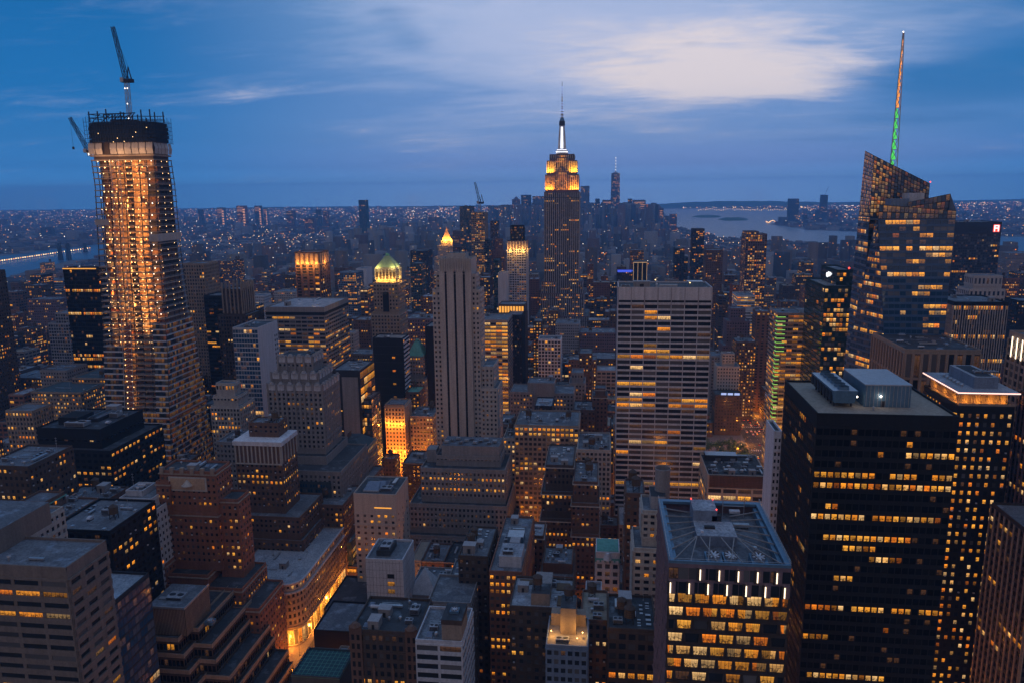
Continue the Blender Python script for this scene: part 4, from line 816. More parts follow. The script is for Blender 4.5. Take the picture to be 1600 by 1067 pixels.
for i in range(14): q = xa+w*(i+.5)/14; b.trim.box(q-.45, q+.45, ym-1.5, ym-1.12, zt-9, zt+.4, 'sand'); b.trim.cyl(q, ym-1.3, zt+.4, zt+1.3, .5, .3, 'sand', 6)
b.box(xa, xb_, ym+.2, ym+26, 0, zt, 'limestone', None, par=1.0); b.boxes.append((xa, xb_, ym, ym+26, zt))
pst = dict(bw=3.4, fh=3.72, pf=.54, sf=.52, rd=.3, nu=2)
for (p0, p1, yy, dd, zz_) in ((sa, xa-.02, ym+1.5, 24, zs1), (xb_+.02, sb, ym+1.5, 24, zs1), (X(682, 430), xa-.02, ym+3, 20, atY(680, 425, Y)[2]), (xb_+.02, X(744, 430), ym+3, 20, atY(740, 428, Y)[2])):
    b.box(p0, p1, yy, ym+dd, 0, zz_, 'limestone', pst, Wl(.06, 0, .9), par=.8)
q = X(771, 580); b.box(sb+.05, q, ym+4, ym+34, 0, atY(760, 572, Y)[2], 'limestone', pst, Wl(.1, 0, .9)); q2 = X(778, 600); b.box(sb+.05, q2, ym+1, ym+30, 0, atY(760, 604, Y)[2], 'limestone', pst, Wl(.1, 0, .9))
b.roof.box(xa+5, xb_-5, ym+6, ym+20, zt-1, zt+4, 'limestone', 'roof_tar')
for i in range(4): b.trim.beam((xa+6+i*4.4, ym+6, zt+4), (xa+6+i*4.4, ym+6, zt+8), .35, 'charcoal')
b.trim.beam((xa+6, ym+6, zt+7.8), (xb_-6, ym+6, zt+7.8), .3, 'charcoal'); b.done()
# wide stone setback block in front
b = bld('stone_block', 'wide grey stone block with setback ends and even window rows below the limestone tower', [(681, 782, 712, 500, 24), (657, 789, 732, 492, 34), (640, 792, 788, 486, 44), (636, 800, 838, 480, 54)], 'greystone', dict(bw=2.9, fh=3.6, pf=.5, sf=.48, rd=.35, nu=1), Wl(.07, .06, .85), clut=0, tank=False, short='the wide grey setback block', done=False, roofm='roof_tar', tb=2.2)
x0, x1, y0, y1, z = b.boxes[0]; b.roof.box(x0+4, x1-1, y0+1.2, y1-2, z-1, z+7, 'greystone', 'roof_grey')
for i in range(11): b.clut('cooling_unit' if i % 2 else 'duct', x0+7+i*3.4, y0+6+(i % 3)*4, z+7, 3, 3, 2)
b.roof.box(x0-8, x0-1, y0+6, y0+16, z-14, z+2, 'greystone'); b.done()
b = bld('stone_block', 'blank-walled pale block with glassy roof plant and a column of lit windows', [(552, 618, 771, 430, 30)], 'sand', dict(bw=4.2, fh=3.9, pf=.62, sf=.55, rd=.25, nu=2), Wl(.12, .0, 1.0), side=dict(bw=9, fh=4.2, pf=.85, sf=.6, rd=.1, nu=1), clut=0, tb=13, short='the blank-walled pale block', done=False)
x0, x1, y0, y1, z = b.boxes[0]
b.roof.box(x0+1, x1-1, y0+1, y1-1, z-.99, z-.5, 'roof_tar'); b.clut('skylight', x0+10, y0+12, z-.9, 10, 16, 4); b.clut('skylight', x0+15, y0+14, z-.9, 6, 14, 4); b.clut('cooling_unit', x1-8, y0+9, z-.9, 7, 6, 2.5); b.clut('duct', x1-6, y0+22, z-.9, 2, 9, 1.6); b.trim.box(x1-14, x1-3, y0-.1, y0, z-9.5, z-8.8, 'arcade'); b.done()
b = bld('office_tower', 'narrow white-panelled tower with one column of lit windows and rooftop plant', [(571, 629, 873, 330, 22)], 'pale', None, clut=0, short='the white-panelled tower', done=False, roofm='roof_grey')
x0, x1, y0, y1, z = b.boxes[0]
for i in range(1, 11): q = x0+(x1-x0)*i/11; b.wall.box(q-.05, q+.05, y0-.02, y0, 0, z-1, 'charcoal'); q = y0+(y1-y0)*i/11; b.wall.box(x1, x1+.02, q-.05, q+.05, 0, z-1, 'charcoal')
for j in range(24): b.wall.box(x0, x1, y0-.03, y0-.021, z-2-j*4, z-1.9-j*4, 'charcoal'); b.wall.box(x1+.021, x1+.03, y0, y1, z-2-j*4, z-1.9-j*4, 'charcoal')
for j in range(20):
    for (u0, u1) in ((.57, .76), (.18, .33)):
        if u0 < .3 and j < 5: continue
        zq = z-6-j*4.0; c = litcol(b.rng, 1.1) if (u0 > .5 and j in (1, 2, 4, 5, 6, 8, 11, 12)) else (0, 0, 0, 0)
        b.wins.append(([(x0+(x1-x0)*u0, y0-.06, zq-4), (x0+(x1-x0)*u1, y0-.06, zq-4), (x0+(x1-x0)*u1, y0-.06, zq-1.7), (x0+(x1-x0)*u0, y0-.06, zq-1.7)], 'glass', c, 2))
b.roof.box(x0+4, x0+11, y0+5, y1-5, z-1, z+2, 'roof_tar'); b.clut('cooling_unit', x0+8, y0+10, z+2, 5, 8, 1.6); b.done()
bld('low_block', 'low block with a lit ribbon floor and garden behind the white-panelled tower', [(508, 574, 884, 465, 24), (500, 578, 912, 455, 34)], 'umber', dict(bw=7, fh=4.4, pf=.12, sf=.35, rd=.3, nu=3), Wl(.2, .0, .9, rows=(0,)), clut=3, tank=False, short='the lit ribbon-floor block')
bld('low_block', 'low black hall with a plain slate-grey roof by the bright avenue', [(490, 553, 985, 352, 30)], 'dark', 'blank', clut=0, roofm='roof_grey', short='the black slate-roofed hall')
bld('low_block', 'low black hall with a ribbed tar roof behind the slate-roofed hall', [(506, 580, 952, 395, 40)], 'dark', 'blank', clut=0, roofm='roof_tar')
b = bld('low_block', 'small tan rooftop building with two pale roofs at bottom left of centre', [(490, 520, 1040, 322, 12), (520, 534, 1030, 326, 12)], 'tan', None, clut=0, roofm='roof_pale')
b = bld('low_block', 'low hall with a green glazed grid roof at the bottom edge beside the avenue', [(455, 530, 1056, 300, 22)], 'slate', None, clut=0, roofm='teal', done=False)
x0, x1, y0, y1, z = b.boxes[0]
for i in range(12): q = x0+(x1-x0)*i/11; b.trim.box(q-.08, q+.08, y0, y1, z-1, z-.8, 'copper')
for i in range(9): q = y0+(y1-y0)*i/8; b.trim.box(x0, x1, q-.08, q+.08, z-.79, z-.7, 'copper')
b.done()
# rounded corner stone block on the avenue
b = Bld('stone_block', 'brown stone block with a rounded corner and lit attic above bright avenue shop windows'); b.short = 'the rounded-corner stone block'
Y = 384; zt = atY(420, 912, Y)[2]; xl_ = atY(352, 905, Y)[0]; xr_ = -173.0; rr_ = 10; yb = 462
pts = [(xl_, Y), (xr_-rr_, Y)]+[(xr_-rr_+rr_*math.sin(t*math.pi/12), Y+rr_-rr_*math.cos(t*math.pi/12)) for t in range(1, 6)]+[(xr_, Y+rr_), (xr_, yb)]
fst = dict(bw=2.9, fh=3.9, pf=.45, sf=.42, rd=.5, nu=2)
for i in range(len(pts)-1):
    (ax, ay), (bx, by) = pts[i], pts[i+1]; l_ = math.hypot(bx-ax, by-ay); s_ = dict(fst, bw=min(2.9, l_))
    b.facade((ax, ay, 12), (bx, by, 12), (bx, by, zt-5), (ax, ay, zt-5), s_, 'tan', Wl(.05, .0, .9), tb=.5, bb=1)
    b.facade((ax, ay, zt-5), (bx, by, zt-5), (bx, by, zt), (ax, ay, zt), s_, 'sand', dict(p=.95, row=1, k=.8) if i < 3 else Wl(.4, 0), tb=.6, bb=.8)
    b.facade((ax, ay, 0), (bx, by, 0), (bx, by, 12), (ax, ay, 12), dict(bw=min(5, l_), fh=10, pf=.2, sf=.1, rd=.5, nu=2), 'sand', dict(p=.95, row=1, k=1.5), tb=1, bb=.5)
full = pts+[(xl_, yb)]
b.roof.poly([(x, y, zt-.8) for x, y in full], 'roof_pale'); b.wall.poly([(xl_, yb, 0), (xl_, Y, 0), (xl_, Y, zt), (xl_, yb, zt)], 'tan'); b.wall.poly([(xr_, yb, 0), (xl_, yb, 0), (xl_, yb, zt), (xr_, yb, zt)], 'tan')
def ringstrip(mb, z0, z1, o, m):
    cx_, cy2 = (xl_+xr_)/2, (Y+yb)/2
    for i in range(len(pts)-1):
        (ax, ay), (bx, by) = pts[i], pts[i+1]; d = math.hypot(bx-ax, by-ay); nx, ny = (by-ay)/d*o, -(bx-ax)/d*o
        mb.poly([(ax+nx, ay+ny, z0), (bx+nx, by+ny, z0), (bx+nx, by+ny, z1), (ax+nx, ay+ny, z1)], m); mb.poly([(ax+nx, ay+ny, z1), (bx+nx, by+ny, z1), (bx, by, z1), (ax, ay, z1)], m); mb.poly([(ax, ay, z0), (bx, by, z0), (bx+nx, by+ny, z0), (ax+nx, ay+ny, z0)], m)
ringstrip(b.trim, zt-6.0, zt-5.1, 1.5, 'pale'); ringstrip(b.trim, zt-.4, zt+.5, .9, 'pale'); ringstrip(b.trim, 12, 12.8, 1.2, 'tan')
b.boxes.append((xl_, xr_, Y, yb, zt)); b.auto_clutter(8, (xl_+2, xr_-8, Y+8, yb-4, zt+.2), tank=False); b.done()
b = bld('stone_block', 'brown block with a floodlit arcaded base further up the bright avenue', [('w', -222, -173, 464, 500, 0, 55)], 'brown_brick', 'punch', Wl(.25, 0, .9), clut=4, short='the arcaded avenue block', done=False)
b.facade((-172.9, 464, 0), (-172.9, 500, 0), (-172.9, 500, 20), (-172.9, 464, 20), dict(bw=5, fh=8, pf=.4, sf=.3, rd=.6, nu=1), 'orange_stone', dict(p=.5, row=.3, k=1)); b.done()
bld('stone_block', 'brown corner block with stacked setbacks and lit windows, left of the terraced glass office', [('w', -232, -173, 503, 560, 0, 48), ('w', -225, -190, 506, 556, None, 62)], 'brown_brick', 'punch', Wl(.2, .02, .9), clut=5)
# glass pyramid roof
b = bld('low_block', 'low block carrying a pale pointed pyramid roof', [(636, 702, 930, 345, 30)], 'greystone', 'punch', Wl(.04, 0), clut=4, short='the pale pyramid roof', done=False, tank=False)
x0, x1, y0, y1, z = b.boxes[0]; tp = atY(664, 886, 353); b.trim.frustum((tp[0]-7.5, tp[0]+7.5, y0+.8, y0+15.8, z-1), (tp[0]-.15, tp[0]+.15, y0+8, y0+8.3, tp[2]), 'pale'); b.done()
# ================================================================== bottom centre
b = bld('stone_block', 'dark ornate stone block with arched corner turrets and a few lit lower windows', [(548, 652, 985, 268, 26)], 'umber', dict(bw=2.8, fh=3.9, pf=.42, sf=.4, rd=.5, nu=2), Wl(.03, .0, 1.0, rows=(5,)), clut=5, roofm='roof_tar', short='the dark ornate block', done=False)
x0, x1, y0, y1, z = b.boxes[0]
for (q0, q1) in ((x0, x0+4.5), (x1-4.5, x1)):
    b.trim.box(q0-.3, q1+.3, y0-1.2, y0-.5, 0, z+2.2, 'brown_brick'); b.trim.cyl((q0+q1)/2, y0-.9, z+2.2, z+3.6, 2.3, 1.0, 'brown_brick', 10)
    for j in range(6):
        for dx in (-1.1, 1.1): b.trim.box((q0+q1)/2+dx-.6, (q0+q1)/2+dx+.6, y0-1.25, y0-1.21, z-4-j*4, z-1.6-j*4, 'dark')
for q in (.33, .62): b.trim.box(x0+(x1-x0)*q-.5, x0+(x1-x0)*q+.5, y0-1, y0-.5, 0, z-18, 'brown_brick'); b.trim.frustum((x0+(x1-x0)*q-.8, x0+(x1-x0)*q+.8, y0-1.2, y0-.4, z-18), (x0+(x1-x0)*q-.1, x0+(x1-x0)*q+.1, y0-.9, y0-.7, z-14), 'brown_brick')
b.done()
b = bld('office_block', 'white-banded block with a bluish roof and a tall brown box on top', [(649, 722, 1000, 255, 24)], 'pale', dict(bw=7.5, fh=3.8, pf=.1, sf=.42, rd=.35, nu=4), Wl(.03, 0, .8), clut=3, tank=False, short='the white-banded block', done=False)
x0, x1, y0, y1, z = b.boxes[0]; b.roof.box(x1-8, x1-.3, y0+1, y0+13, z-1, z+8, 'tan', 'roof_tar'); b.roof.box(x1-8.15, x1-.15, y0+.85, y0+13.1, z+6.2, z+8.2, 'umber', 'roof_tar'); b.clut('fan_unit', x1-4, y0+7, z+8.2, 3.4, 3.4, 1.4); b.done()
bld('office_block', 'low lead-roofed stepped block right of the pale pyramid roof', [(700, 742, 905, 350, 22), (668, 735, 940, 318, 26)], 'greystone', 'punch', Wl(.05, 0), clut=6, tank=True, short='the stepped grey-roofed block')
b = bld('brick_tower', 'brown brick tower with long rows of lit windows and a long flat roof, bottom centre', [(764, 816, 892, 322, 62)], 'red_brick', dict(bw=2.6, fh=3.6, pf=.42, sf=.5, rd=.3, nu=2), Wl(.16, .2, 1.0, rows=(0, 1, 9, 10)), clut=6, tank=False, short='the lit brown brick tower', roofm='roof_grey', done=False)
x0, x1, y0, y1, z = b.boxes[0]; b.roof.box(x0+4, x1-1, y0+6, y0+20, z-1, z+4.5, 'pale', 'roof_pale'); b.clut('cooling_unit', x0+8, y0+10, z+4.5, 5, 5, 2); b.clut('steel_penthouse', x0+9, y0+34, z-1, 8, 8, 4); b.done()
bld('brick_block', 'dark narrow brick block with a small roof tank, left of the lit brown brick tower', [(716, 762, 868, 338, 34)], 'umber', 'punch', Wl(.02, 0), clut=4, tank=True, short='the dark narrow brick block')
bld('brick_block', 'brown block with pinkish roof light behind the lit brown brick tower', [(806, 849, 836, 386, 18)], 'brown_brick', 'punch', Wl(.12, 0), clut=4, roofm='roof_pale', tank=False, cornice='sand')
bld('brick_block', 'low brown block with glazed roof boxes between the two brick towers', [(848, 894, 880, 365, 20), (842, 896, 900, 360, 30)], 'brown_brick', 'punch', Wl(.05, 0), clut=5, tank=False)
b = bld('brick_tower', 'dark brick twin tower, left slab of the pair with light stone bands', [(852, 896, 726, 445, 40), (846, 900, 768, 441, 44), (844, 900, 810, 438, 48)], 'umber', dict(bw=2.6, fh=3.5, pf=.5, sf=.5, rd=.3, nu=2), Wl(.05, .12, 1, rows=(4, 9)), clut=4, cornice='sand', short='the left dark brick tower')
bld('brick_tower', 'dark brick twin tower, right slab of the pair with a cluttered grey roof', [(896, 934, 752, 432, 36), (893, 936, 786, 428, 42), (893, 936, 834, 425, 46)], 'brown_brick', dict(bw=2.6, fh=3.5, pf=.5, sf=.5, rd=.3, nu=2), Wl(.08, .12, 1), clut=6, cornice='sand', short='the right dark brick tower')
b = bld('stone_block', 'small ornate cream block with a mint green mansard top', [(931, 968, 862, 372, 16)], 'white', dict(bw=3.6, fh=4.2, pf=.4, sf=.4, rd=.5, nu=2), Wl(.1, 0, .8), clut=0, short='the mint-topped cream block', done=False, roofm='copper', tb=6)
x0, x1, y0, y1, z = b.boxes[0]; b.trim.frustum((x0-.5, x1+.5, y0-.5, y1+.5, z-5.5), (x0+.6, x1-.6, y0+1, y1-.6, z+.2), 'copper'); b.trim.cyl((x0+x1)/2, y0-.3, z-4, z-.4, 2.3, 1.0, 'white', 10)
for i in range(5): q = x0+(x1-x0)*(i+.5)/5; b.trim.box(q-.8, q+.8, y0-.7, y0-.2, z-6.4, z-4.6, 'white')
b.done()
b = bld('brick_block', 'dark brick block with a planted roof terrace and a big round water tank', [(796, 893, 948, 292, 26)], 'umber', dict(bw=3.2, fh=3.7, pf=.5, sf=.5, rd=.3, nu=2), Wl(.06, 0, 1), clut=3, tank=False, roofm='roof_pale', short='the roof-terrace block', done=False)
x0, x1, y0, y1, z = b.boxes[0]
b.roof.box(x0+9, x0+17, y0+3, y0+12, z-1, z+4.5, 'tan', 'roof_tar'); b.clut('water_tank', x0+11.5, y0+7, z+4.5, 4.2, 4.2, 7); b.roof.box(x0+9.5, x0+17, y0+13, y1-1, z-1, z+3, 'greystone')
for (hx, hy, hw, hd) in ((2, 20, 6, 4), (19, 16, 6, 6), (20, 3, 3, 8)):
    b.roof.box(x0+hx, x0+hx+hw, y0+hy, y0+hy+hd, z-1, z-.4, 'wood')
b.done()
b = bld('brick_tower', 'slim block with a floodlit orange roof terrace at the bottom edge', [(853, 918, 1008, 258, 20)], 'bluegrey', dict(bw=2.8, fh=3.6, pf=.35, sf=.45, rd=.3, nu=2), Wl(.12, .1, .8), clut=0, roofm='roof_tan', short='the floodlit terrace block', done=False)
x0, x1, y0, y1, z = b.boxes[0]
b.roof.box(x0+5, x0+11, y0+9, y1-1, z-1, z+10, 'tan', 'roof_tar'); b.roof.box(x0+1, x1-1, y1-5, y1-.5, z-1, z+4, 'tan'); b.clut('cooling_unit', x0+6, y0+4, z-1, 5, 2.6, 1.8); b.clut('water_tank', x0+8, y1-4, z+10, 4, 4, 6)
for (lx, ly) in ((1.5, 7), (x1-x0-2, 7), (x1-x0-4, 3)): rb = MB(); rb.bulb((x0+lx, y0+ly, z+1.4), .3, 'bulb'); b.extra.append(('terrace_lamp', rb))
b.done()
for lx in (2.2, x1-x0-2.2): lamp('terrace_light', (x0+lx, y0+7, z+2.2), 1100, (1, .5, .1), b.root, .3)
lamp('terrace_light', (x0+8, y0+4, z+3), 500, (1, .5, .1), b.root, .3)
bld('brick_block', 'dark brick block with one lit strip of factory windows, bottom centre right', [(950, 1026, 982, 270, 26)], 'umber', dict(bw=3.6, fh=4.2, pf=.3, sf=.4, rd=.3, nu=3), Wl(.02, 0, .9, rows=(4,)), clut=5, tank=True, roofm='roof_tar', short='the dark factory-window block')
bld('brick_block', 'tan-roofed block with two brown water tanks in front of the balcony tower', [(908, 950, 968, 282, 24)], 'brown_brick', 'punch', Wl(.05, 0), clut=4, tank=True, roofm='roof_tan', short='the tan-roofed tank block')
bld('brick_block', 'small block with a glowing red-orange stair window in a dark courtyard', [(914, 940, 940, 330, 20)], 'pale', None, Wl(.3, .1), clut=2, tank=False)
b = bld('apartment_tower', 'pale balcony tower with a round concrete drum on its roof', [(1004, 1036, 797, 318, 18), (990, 1032, 856, 314, 22)], 'sand', dict(bw=3.4, fh=3.3, pf=.42, sf=.45, rd=.6, nu=1), Wl(.03, 0), clut=0, short='the pale balcony tower', done=False)
x0, x1, y0, y1, z = b.boxes[0]; q = atY(1035, 772, 328)
b.roof.box(q[0]-5.5, q[0]+1, 322, 334, z-1, z+5, 'concrete', 'roof_tar'); b.trim.cyl(q[0], 330, z-1, z+15.5, 3.4, 3.4, 'greystone', 24, False); b.trim.cyl(q[0], 330, z+12, z+12.1, 3.1, 3.1, 'umber', 24); b.trim.cyl(q[0], 330, z+15.45, z+15.5, 3.55, 3.4, 'pale', 24, False); b.trim.cyl(q[0], 330, z+12, z+15.5, 3.1, 3.1, 'greystone', 24, False)
for j in range(16): b.wall.box(x1-.05, x1+2.4, y0+1, y1-1, z-6-j*4.4, z-5.4-j*4.4, 'pale', None, True)
b.done()
bld('brick_block', 'low brown block with an arched gable right of the dark brick towers', [(978, 1008, 770, 360, 20)], 'brown_brick', 'punch', Wl(.02, 0), clut=4, tank=True)
# ------------------------------------------------------------------ faceted tower with staggered windows
b = Bld('office_tower', 'faceted bronze tower with staggered lit windows, glowing vertical bars and an open blue-framed roof'); b.short = 'the blue-roofed faceted tower'; b.glass = 'glass'
Y = 205; p = atY(1045, 876, Y); q = atY(1237, 880, Y); x0, x1, z = p[0], q[0], p[2]; yb = 250
b.wall.box(x0, x1, Y, yb, 0, z-4.6, 'plum', 'roof_tar'); b.wall.box(x0, x1, Y, Y+.35, z-4.6, z-.6, 'plum'); b.wall.box(x0, x1, yb-.35, yb, z-4.6, z-.6, 'plum'); b.wall.box(x0, x0+.35, Y+.35, yb-.35, z-4.6, z-.6, 'plum'); b.wall.box(x1-.35, x1, Y+.35, yb-.35, z-4.6, z-.6, 'plum'); b.boxes.append((x0, x1, Y, yb, z)); rng = b.rng
W_ = x1-x0; fh = 4.15; zr = z-1.2
clad = MB(); b.extra.append(('cladding', clad))
for row in range(2):
    n = 5 if row == 0 else 7
    for i in range(n):
        xx = x0+W_*((i+1.62)/6.4 if row == 0 else (i+.06)/6.4)+.3; zz0 = z-2.0-row*4.4
        m = MB(); m.box(xx-.16, xx+.16, Y-.62, Y-.40, zz0-3.2, zz0, 'tube_white', None, True); b.extra.append(('light_bar', m))
        clad.box(xx-.9, xx-.2, Y-.5, Y, zz0-3.6, zz0+.3, 'bronze'); clad.box(xx+.2, xx+1.5, Y-.3, Y, zz0-3.6, zz0+.3, 'plum')
    for i in range(12): b.wins.append(([(x0+W_*i/12+.1, Y-.08, z-5.3-row*4.4), (x0+W_*(i+1)/12-.1, Y-.08, z-5.3-row*4.4), (x0+W_*(i+1)/12-.1, Y-.08, z-1.8-row*4.4), (x0+W_*i/12+.1, Y-.08, z-1.8-row*4.4)], 'glass', dimcol(rng), 2))
litrows = {0: .9, 1: .92, 2: .5, 3: .8, 4: 1, 5: .95, 6: .5, 7: .8, 8: .95, 9: .6, 10: .9}
for j in range(34):
    z0 = z-13.4-j*fh+.7; z1 = z0+3.05; off = (.0 if j % 2 else .5)
    b.wall.box(x0, x1, Y-.34, Y, z0-1.25, z0, 'bronze', None, True)
    nb = 7
    for i in range(-1, nb):
        u0 = max(.005, (i+off+.05)/nb); u1 = min(.995, (i+off+.95)/nb)
        if u1-u0 < .03: continue
        on = rng.random() < litrows.get(j, .4); c = litcol(rng, .95) if on else dimcol(rng)
        nu = 4 if u1-u0 > .1 else 2
        if on and rng.random() < .4:
            um = u0+(u1-u0)*rng.uniform(.3, .7); spl = [(u0, um, c), (um, u1, litcol(rng, .9))]
        else: spl = [(u0, u1, c)]
        for (a, e, cc) in spl: b.wins.append(([(x0+W_*a, Y-.06, z0), (x0+W_*e, Y-.06, z0), (x0+W_*e, Y-.06, z1), (x0+W_*a, Y-.06, z1)], 'glass', cc, nu))
        for e_ in (u0, u1): b.wall.frustum((x0+W_*e_-.42, x0+W_*e_+.42, Y-.52, Y, z0), (x0+W_*e_-.16, x0+W_*e_+.16, Y-.3, Y, z1), 'bronze')
# diamond facets on the left flank
for j in range(40):
    for i in range(14):
        yy = Y+(yb-Y)*i/14; zz0 = z-3-j*4.1; o = .5*((i+j) % 2)
        b.wall.poly([(x0, yy, zz0-4.1), (x0-o*1.1-.05, yy+1.6, zz0-2), (x0, yy+3.2, zz0-4.1)], 'bronze'); b.wall.poly([(x0-.02, yy, zz0-4.1), (x0-.02, yy, zz0), (x0-o*1.1-.05, yy+1.6, zz0-2)], 'plum')
        if rng.random() < .2: b.wins.append(([(x0-.25, yy+2.4, zz0-3), (x0-.25, yy+1.2, zz0-3), (x0-.25, yy+1.2, zz0-1.2), (x0-.25, yy+2.4, zz0-1.2)], 'glass', litcol(rng, .6) if j > 20 and rng.random() < .4 else (0, 0, 0, 0), 1))
# roof: blue perimeter gallery, trusses, fans, penthouse
ro = MB(); tr = MB(); t = 1.5
for (a, e, c, d) in ((x0, x0+t, Y, yb), (x1-t, x1, Y, yb), (x0+t, x1-t, Y, Y+.5), (x0+t, x1-t, yb-2, yb)): ro.box(a, e, c, d, z-.6, z+.3, 'bluesteel')
for (a, e) in ((x0+t, x0+t+1.1), (x1-t-1.1, x1-t)): ro.box(a, e, Y+.5, yb-2, z-3.2, z-1.0, 'bluesteel')
b.roof.box(x0+.4, x1-.4, Y+.4, yb-.4, z-4.4, z-4.0, 'roof_grey')
px0, px1 = x0+W_*.30, x0+W_*.66; hy0, hy1 = Y+19, yb-6
pe = MB(); pe.box(px0, px1, hy0, hy1-9, z-4, z-.6, 'bluegrey', 'roof_pale'); pe.box(px0, px0+(px1-px0)*.62, hy1-9, hy1, z-4, z+3, 'bluegrey', 'roof_pale'); pe.box(px0+3, px0+6.2, hy0+5, hy0+6.6, z-.6, z, 'charcoal'); pe.box(px0+6, px0+9, hy0+11, hy0+13, z-.6, z+1.2, 'charcoal'); pe.box(px0+1.4, px0+2.2, hy0+2, hy0+2.8, z-.6, z+.1, 'white')
for (a, c) in ((px0+.2, hy1-.4), (px0+(px1-px0)*.6, hy1-.4), (px0+(px1-px0)*.6, hy1-8.8)): pe.bulb((a, c, z+3.4), .28, 'red_light')
b.extra.append(('penthouse', pe))
def truss(a, c): tr.beam(a, c, .3, 'greystone')
for i in range(6):
    yy = Y+9+i*6
    truss((x0+t, yy, z-.6), (px0-.1, hy0+i*3.6, z-.9)); truss((x1-t, yy, z-.6), (px1+.1, hy0+i*3.2, z-.9))
for a, c in (((px0, hy0), (x0+t, Y+2)), ((px1, hy0), (x1-t, Y+2)), ((px0+1, hy0), (px0+4, Y+1)), ((px0+4, hy0), (px0+1, Y+1)), ((px1-1, hy0), (px1-5, Y+1)), ((px1-5, hy0), (px1-1, Y+1)), ((px0, hy0), (px0-4, Y+1)), ((px1, hy0), (px1+5, Y+1))): truss((*a, z-1), (*c, z-.7))
b.extra.append(('roof_truss', tr)); b.extra.append(('roof_frame', ro))
rl = MB()
for (xx, yy0, yy1) in ((x0+.2, Y, yb), (x1-.2, Y, yb)):
    for i in range(24): yy = yy0+(yy1-yy0)*i/23; rl.beam((xx, yy, z+.3), (xx, yy, z+1.5), .12, 'steel')
    for h in (.9, 1.5): rl.beam((xx, yy0, z+h), (xx, yy1, z+h), .1, 'steel')
rl.beam((x0, Y+.2, z+.9), (x1, Y+.2, z+.9), .1, 'steel'); b.extra.append(('guard_rail', rl))
for fx in (.40, .55, .78): b.clut('fan_unit', x0+W_*fx, Y+7.5, z-4, 4.6, 6.2, 3.4)
g_ = MB(); gx = x0+W_*.63
for q_ in (gx, gx+7): g_.beam((q_, yb-3, z-4), (q_, yb-3, z+3), .25, 'steel')
g_.beam((gx, yb-3, z-.2), (gx+7, yb-3, z-.2), .2, 'steel'); g_.box(gx+2, gx+5.4, yb-5, yb-3.2, z-2, z-1.2, 'pale'); b.extra.append(('cleaning_rig', g_)); b.clut('vent_box', x1-7, Y+15, z-4, 1.6, 1.6, 2.4); b.clut('duct', x1-8, yb-12, z-4, 5, 1.4, 1.6)
b.done()
# ------------------------------------------------------------------ white-framed slab tower
gr = dict(bw=8.9, fh=3.87, pf=.055, sf=.34, rd=.55, nu=7)
b = Bld('office_tower', 'wide white-framed slab tower with long dark window bands and curved foot, centre right'); b.short = 'the white-framed slab'
Y = 515; p = atY(966, 448, Y); q = atY(1113, 448, Y); x0, x1, z = p[0], q[0], p[2]-.3; nf = 44
za = 52.0; zb1 = z-11.5
b.facade((x0, Y, za), (x1, Y, za), (x1, Y, zb1), (x0, Y, zb1), gr, 'pale', dict(p=.10, row=.0, k=.85, rows=(9, 17, 18, 33), run=.62), tb=.1, bb=.1)
# curved foot, three sloping steps forward
prof = [(za, Y), (38, Y-1.5), (25, Y-4.5), (13, Y-9), (2, Y-15)]
for (zu, yu), (zl, yl) in zip(prof, prof[1:]): b.facade((x0, yl, zl), (x1, yl, zl), (x1, yu, zu), (x0, yu, zu), gr, 'pale', dict(p=.12, row=.05, k=.9), tb=.1, bb=.1)
b.wall.box(x0, x1, Y+.1, Y+34, 0, z-1, 'pale', 'roof_tar'); b.boxes.append((x0, x1, Y, Y+34, z))
b.wall.box(x0, x1, Y-.5, Y+.1, zb1, z, 'pale'); 
for i in range(8): xx = x0+(x1-x0)*i/7; b.trim.box(xx-.3, xx+.3, Y-.85, Y-.5, zb1-.5, z-.2, 'concrete')
b.wall.box(x0, x1, Y-.85, Y-.5, zb1-.1, zb1+1.0, 'pale'); b.wall.box(x0+.5, x1-.5, Y-.56, Y-.5, zb1+1.1, zb1+2.6, 'dark')
for (a, e, c, d) in ((x0, x0+.6, Y, Y+34), (x1-.6, x1, Y, Y+34), (x0, x1, Y+33.4, Y+34)): b.par.box(a, e, c, d, z-.9, z+.1, 'pale')
b.clut('stair_bulkhead', x0+16, Y+8, z-1, 11, 6, 4); b.clut('duct', x0+34, Y+7, z-1, 12, 2, 2); b.clut('steel_penthouse', x0+52, Y+10, z-1, 10, 8, 4); b.clut('cooling_unit', x0+5, Y+6, z-1, 6, 4, 2); b.clut('vent_box', x0+26, Y+5, z-1, 2, 2, 3)
po = MB(); po.beam((x0+.4, Y+.2, z), (x0+.4, Y+.2, z+5), .3, 'pale'); b.extra.append(('flag_pole', po))
for (ax, az) in ((.08, 4.5), (.45, 2.5)): rb = MB(); rb.bulb((x0+(x1-x0)*ax+20, Y+4, z+az), .4, 'bulb'); b.extra.append(('roof_lamp', rb))
b.done()
b = bld('low_block', 'low hall with a brown tiled parapet and a bright yellow ribbon of windows', [(1106, 1200, 742, 462, 40, None, dict(tb=8.5))], 'sand', dict(bw=8.2, fh=4.6, pf=.14, sf=.42, rd=.4, nu=5), Wl(.05, .0, 1.2, rows=(1, 2)), clut=8, tank=False, roofm='roof_tar', short='the tiled-parapet hall', done=False)
x0, x1, y0, y1, z = b.boxes[0]; b.trim.box(x0+1, x1-.4, y0-.7, y0-.4, z-8, z-.2, 'umber')
for i in range(40): b.trim.box(x0+1+(x1-x0-1.4)*i/40, x0+1+(x1-x0-1.4)*i/40+.3, y0-.85, y0-.7, z-7.8, z-.4, 'brown_brick')
for j in range(7): b.trim.box(x0+1, x1-.4, y0-.92, y0-.7, z-7.4+j*1.05, z-7.1+j*1.05, 'brown_brick')
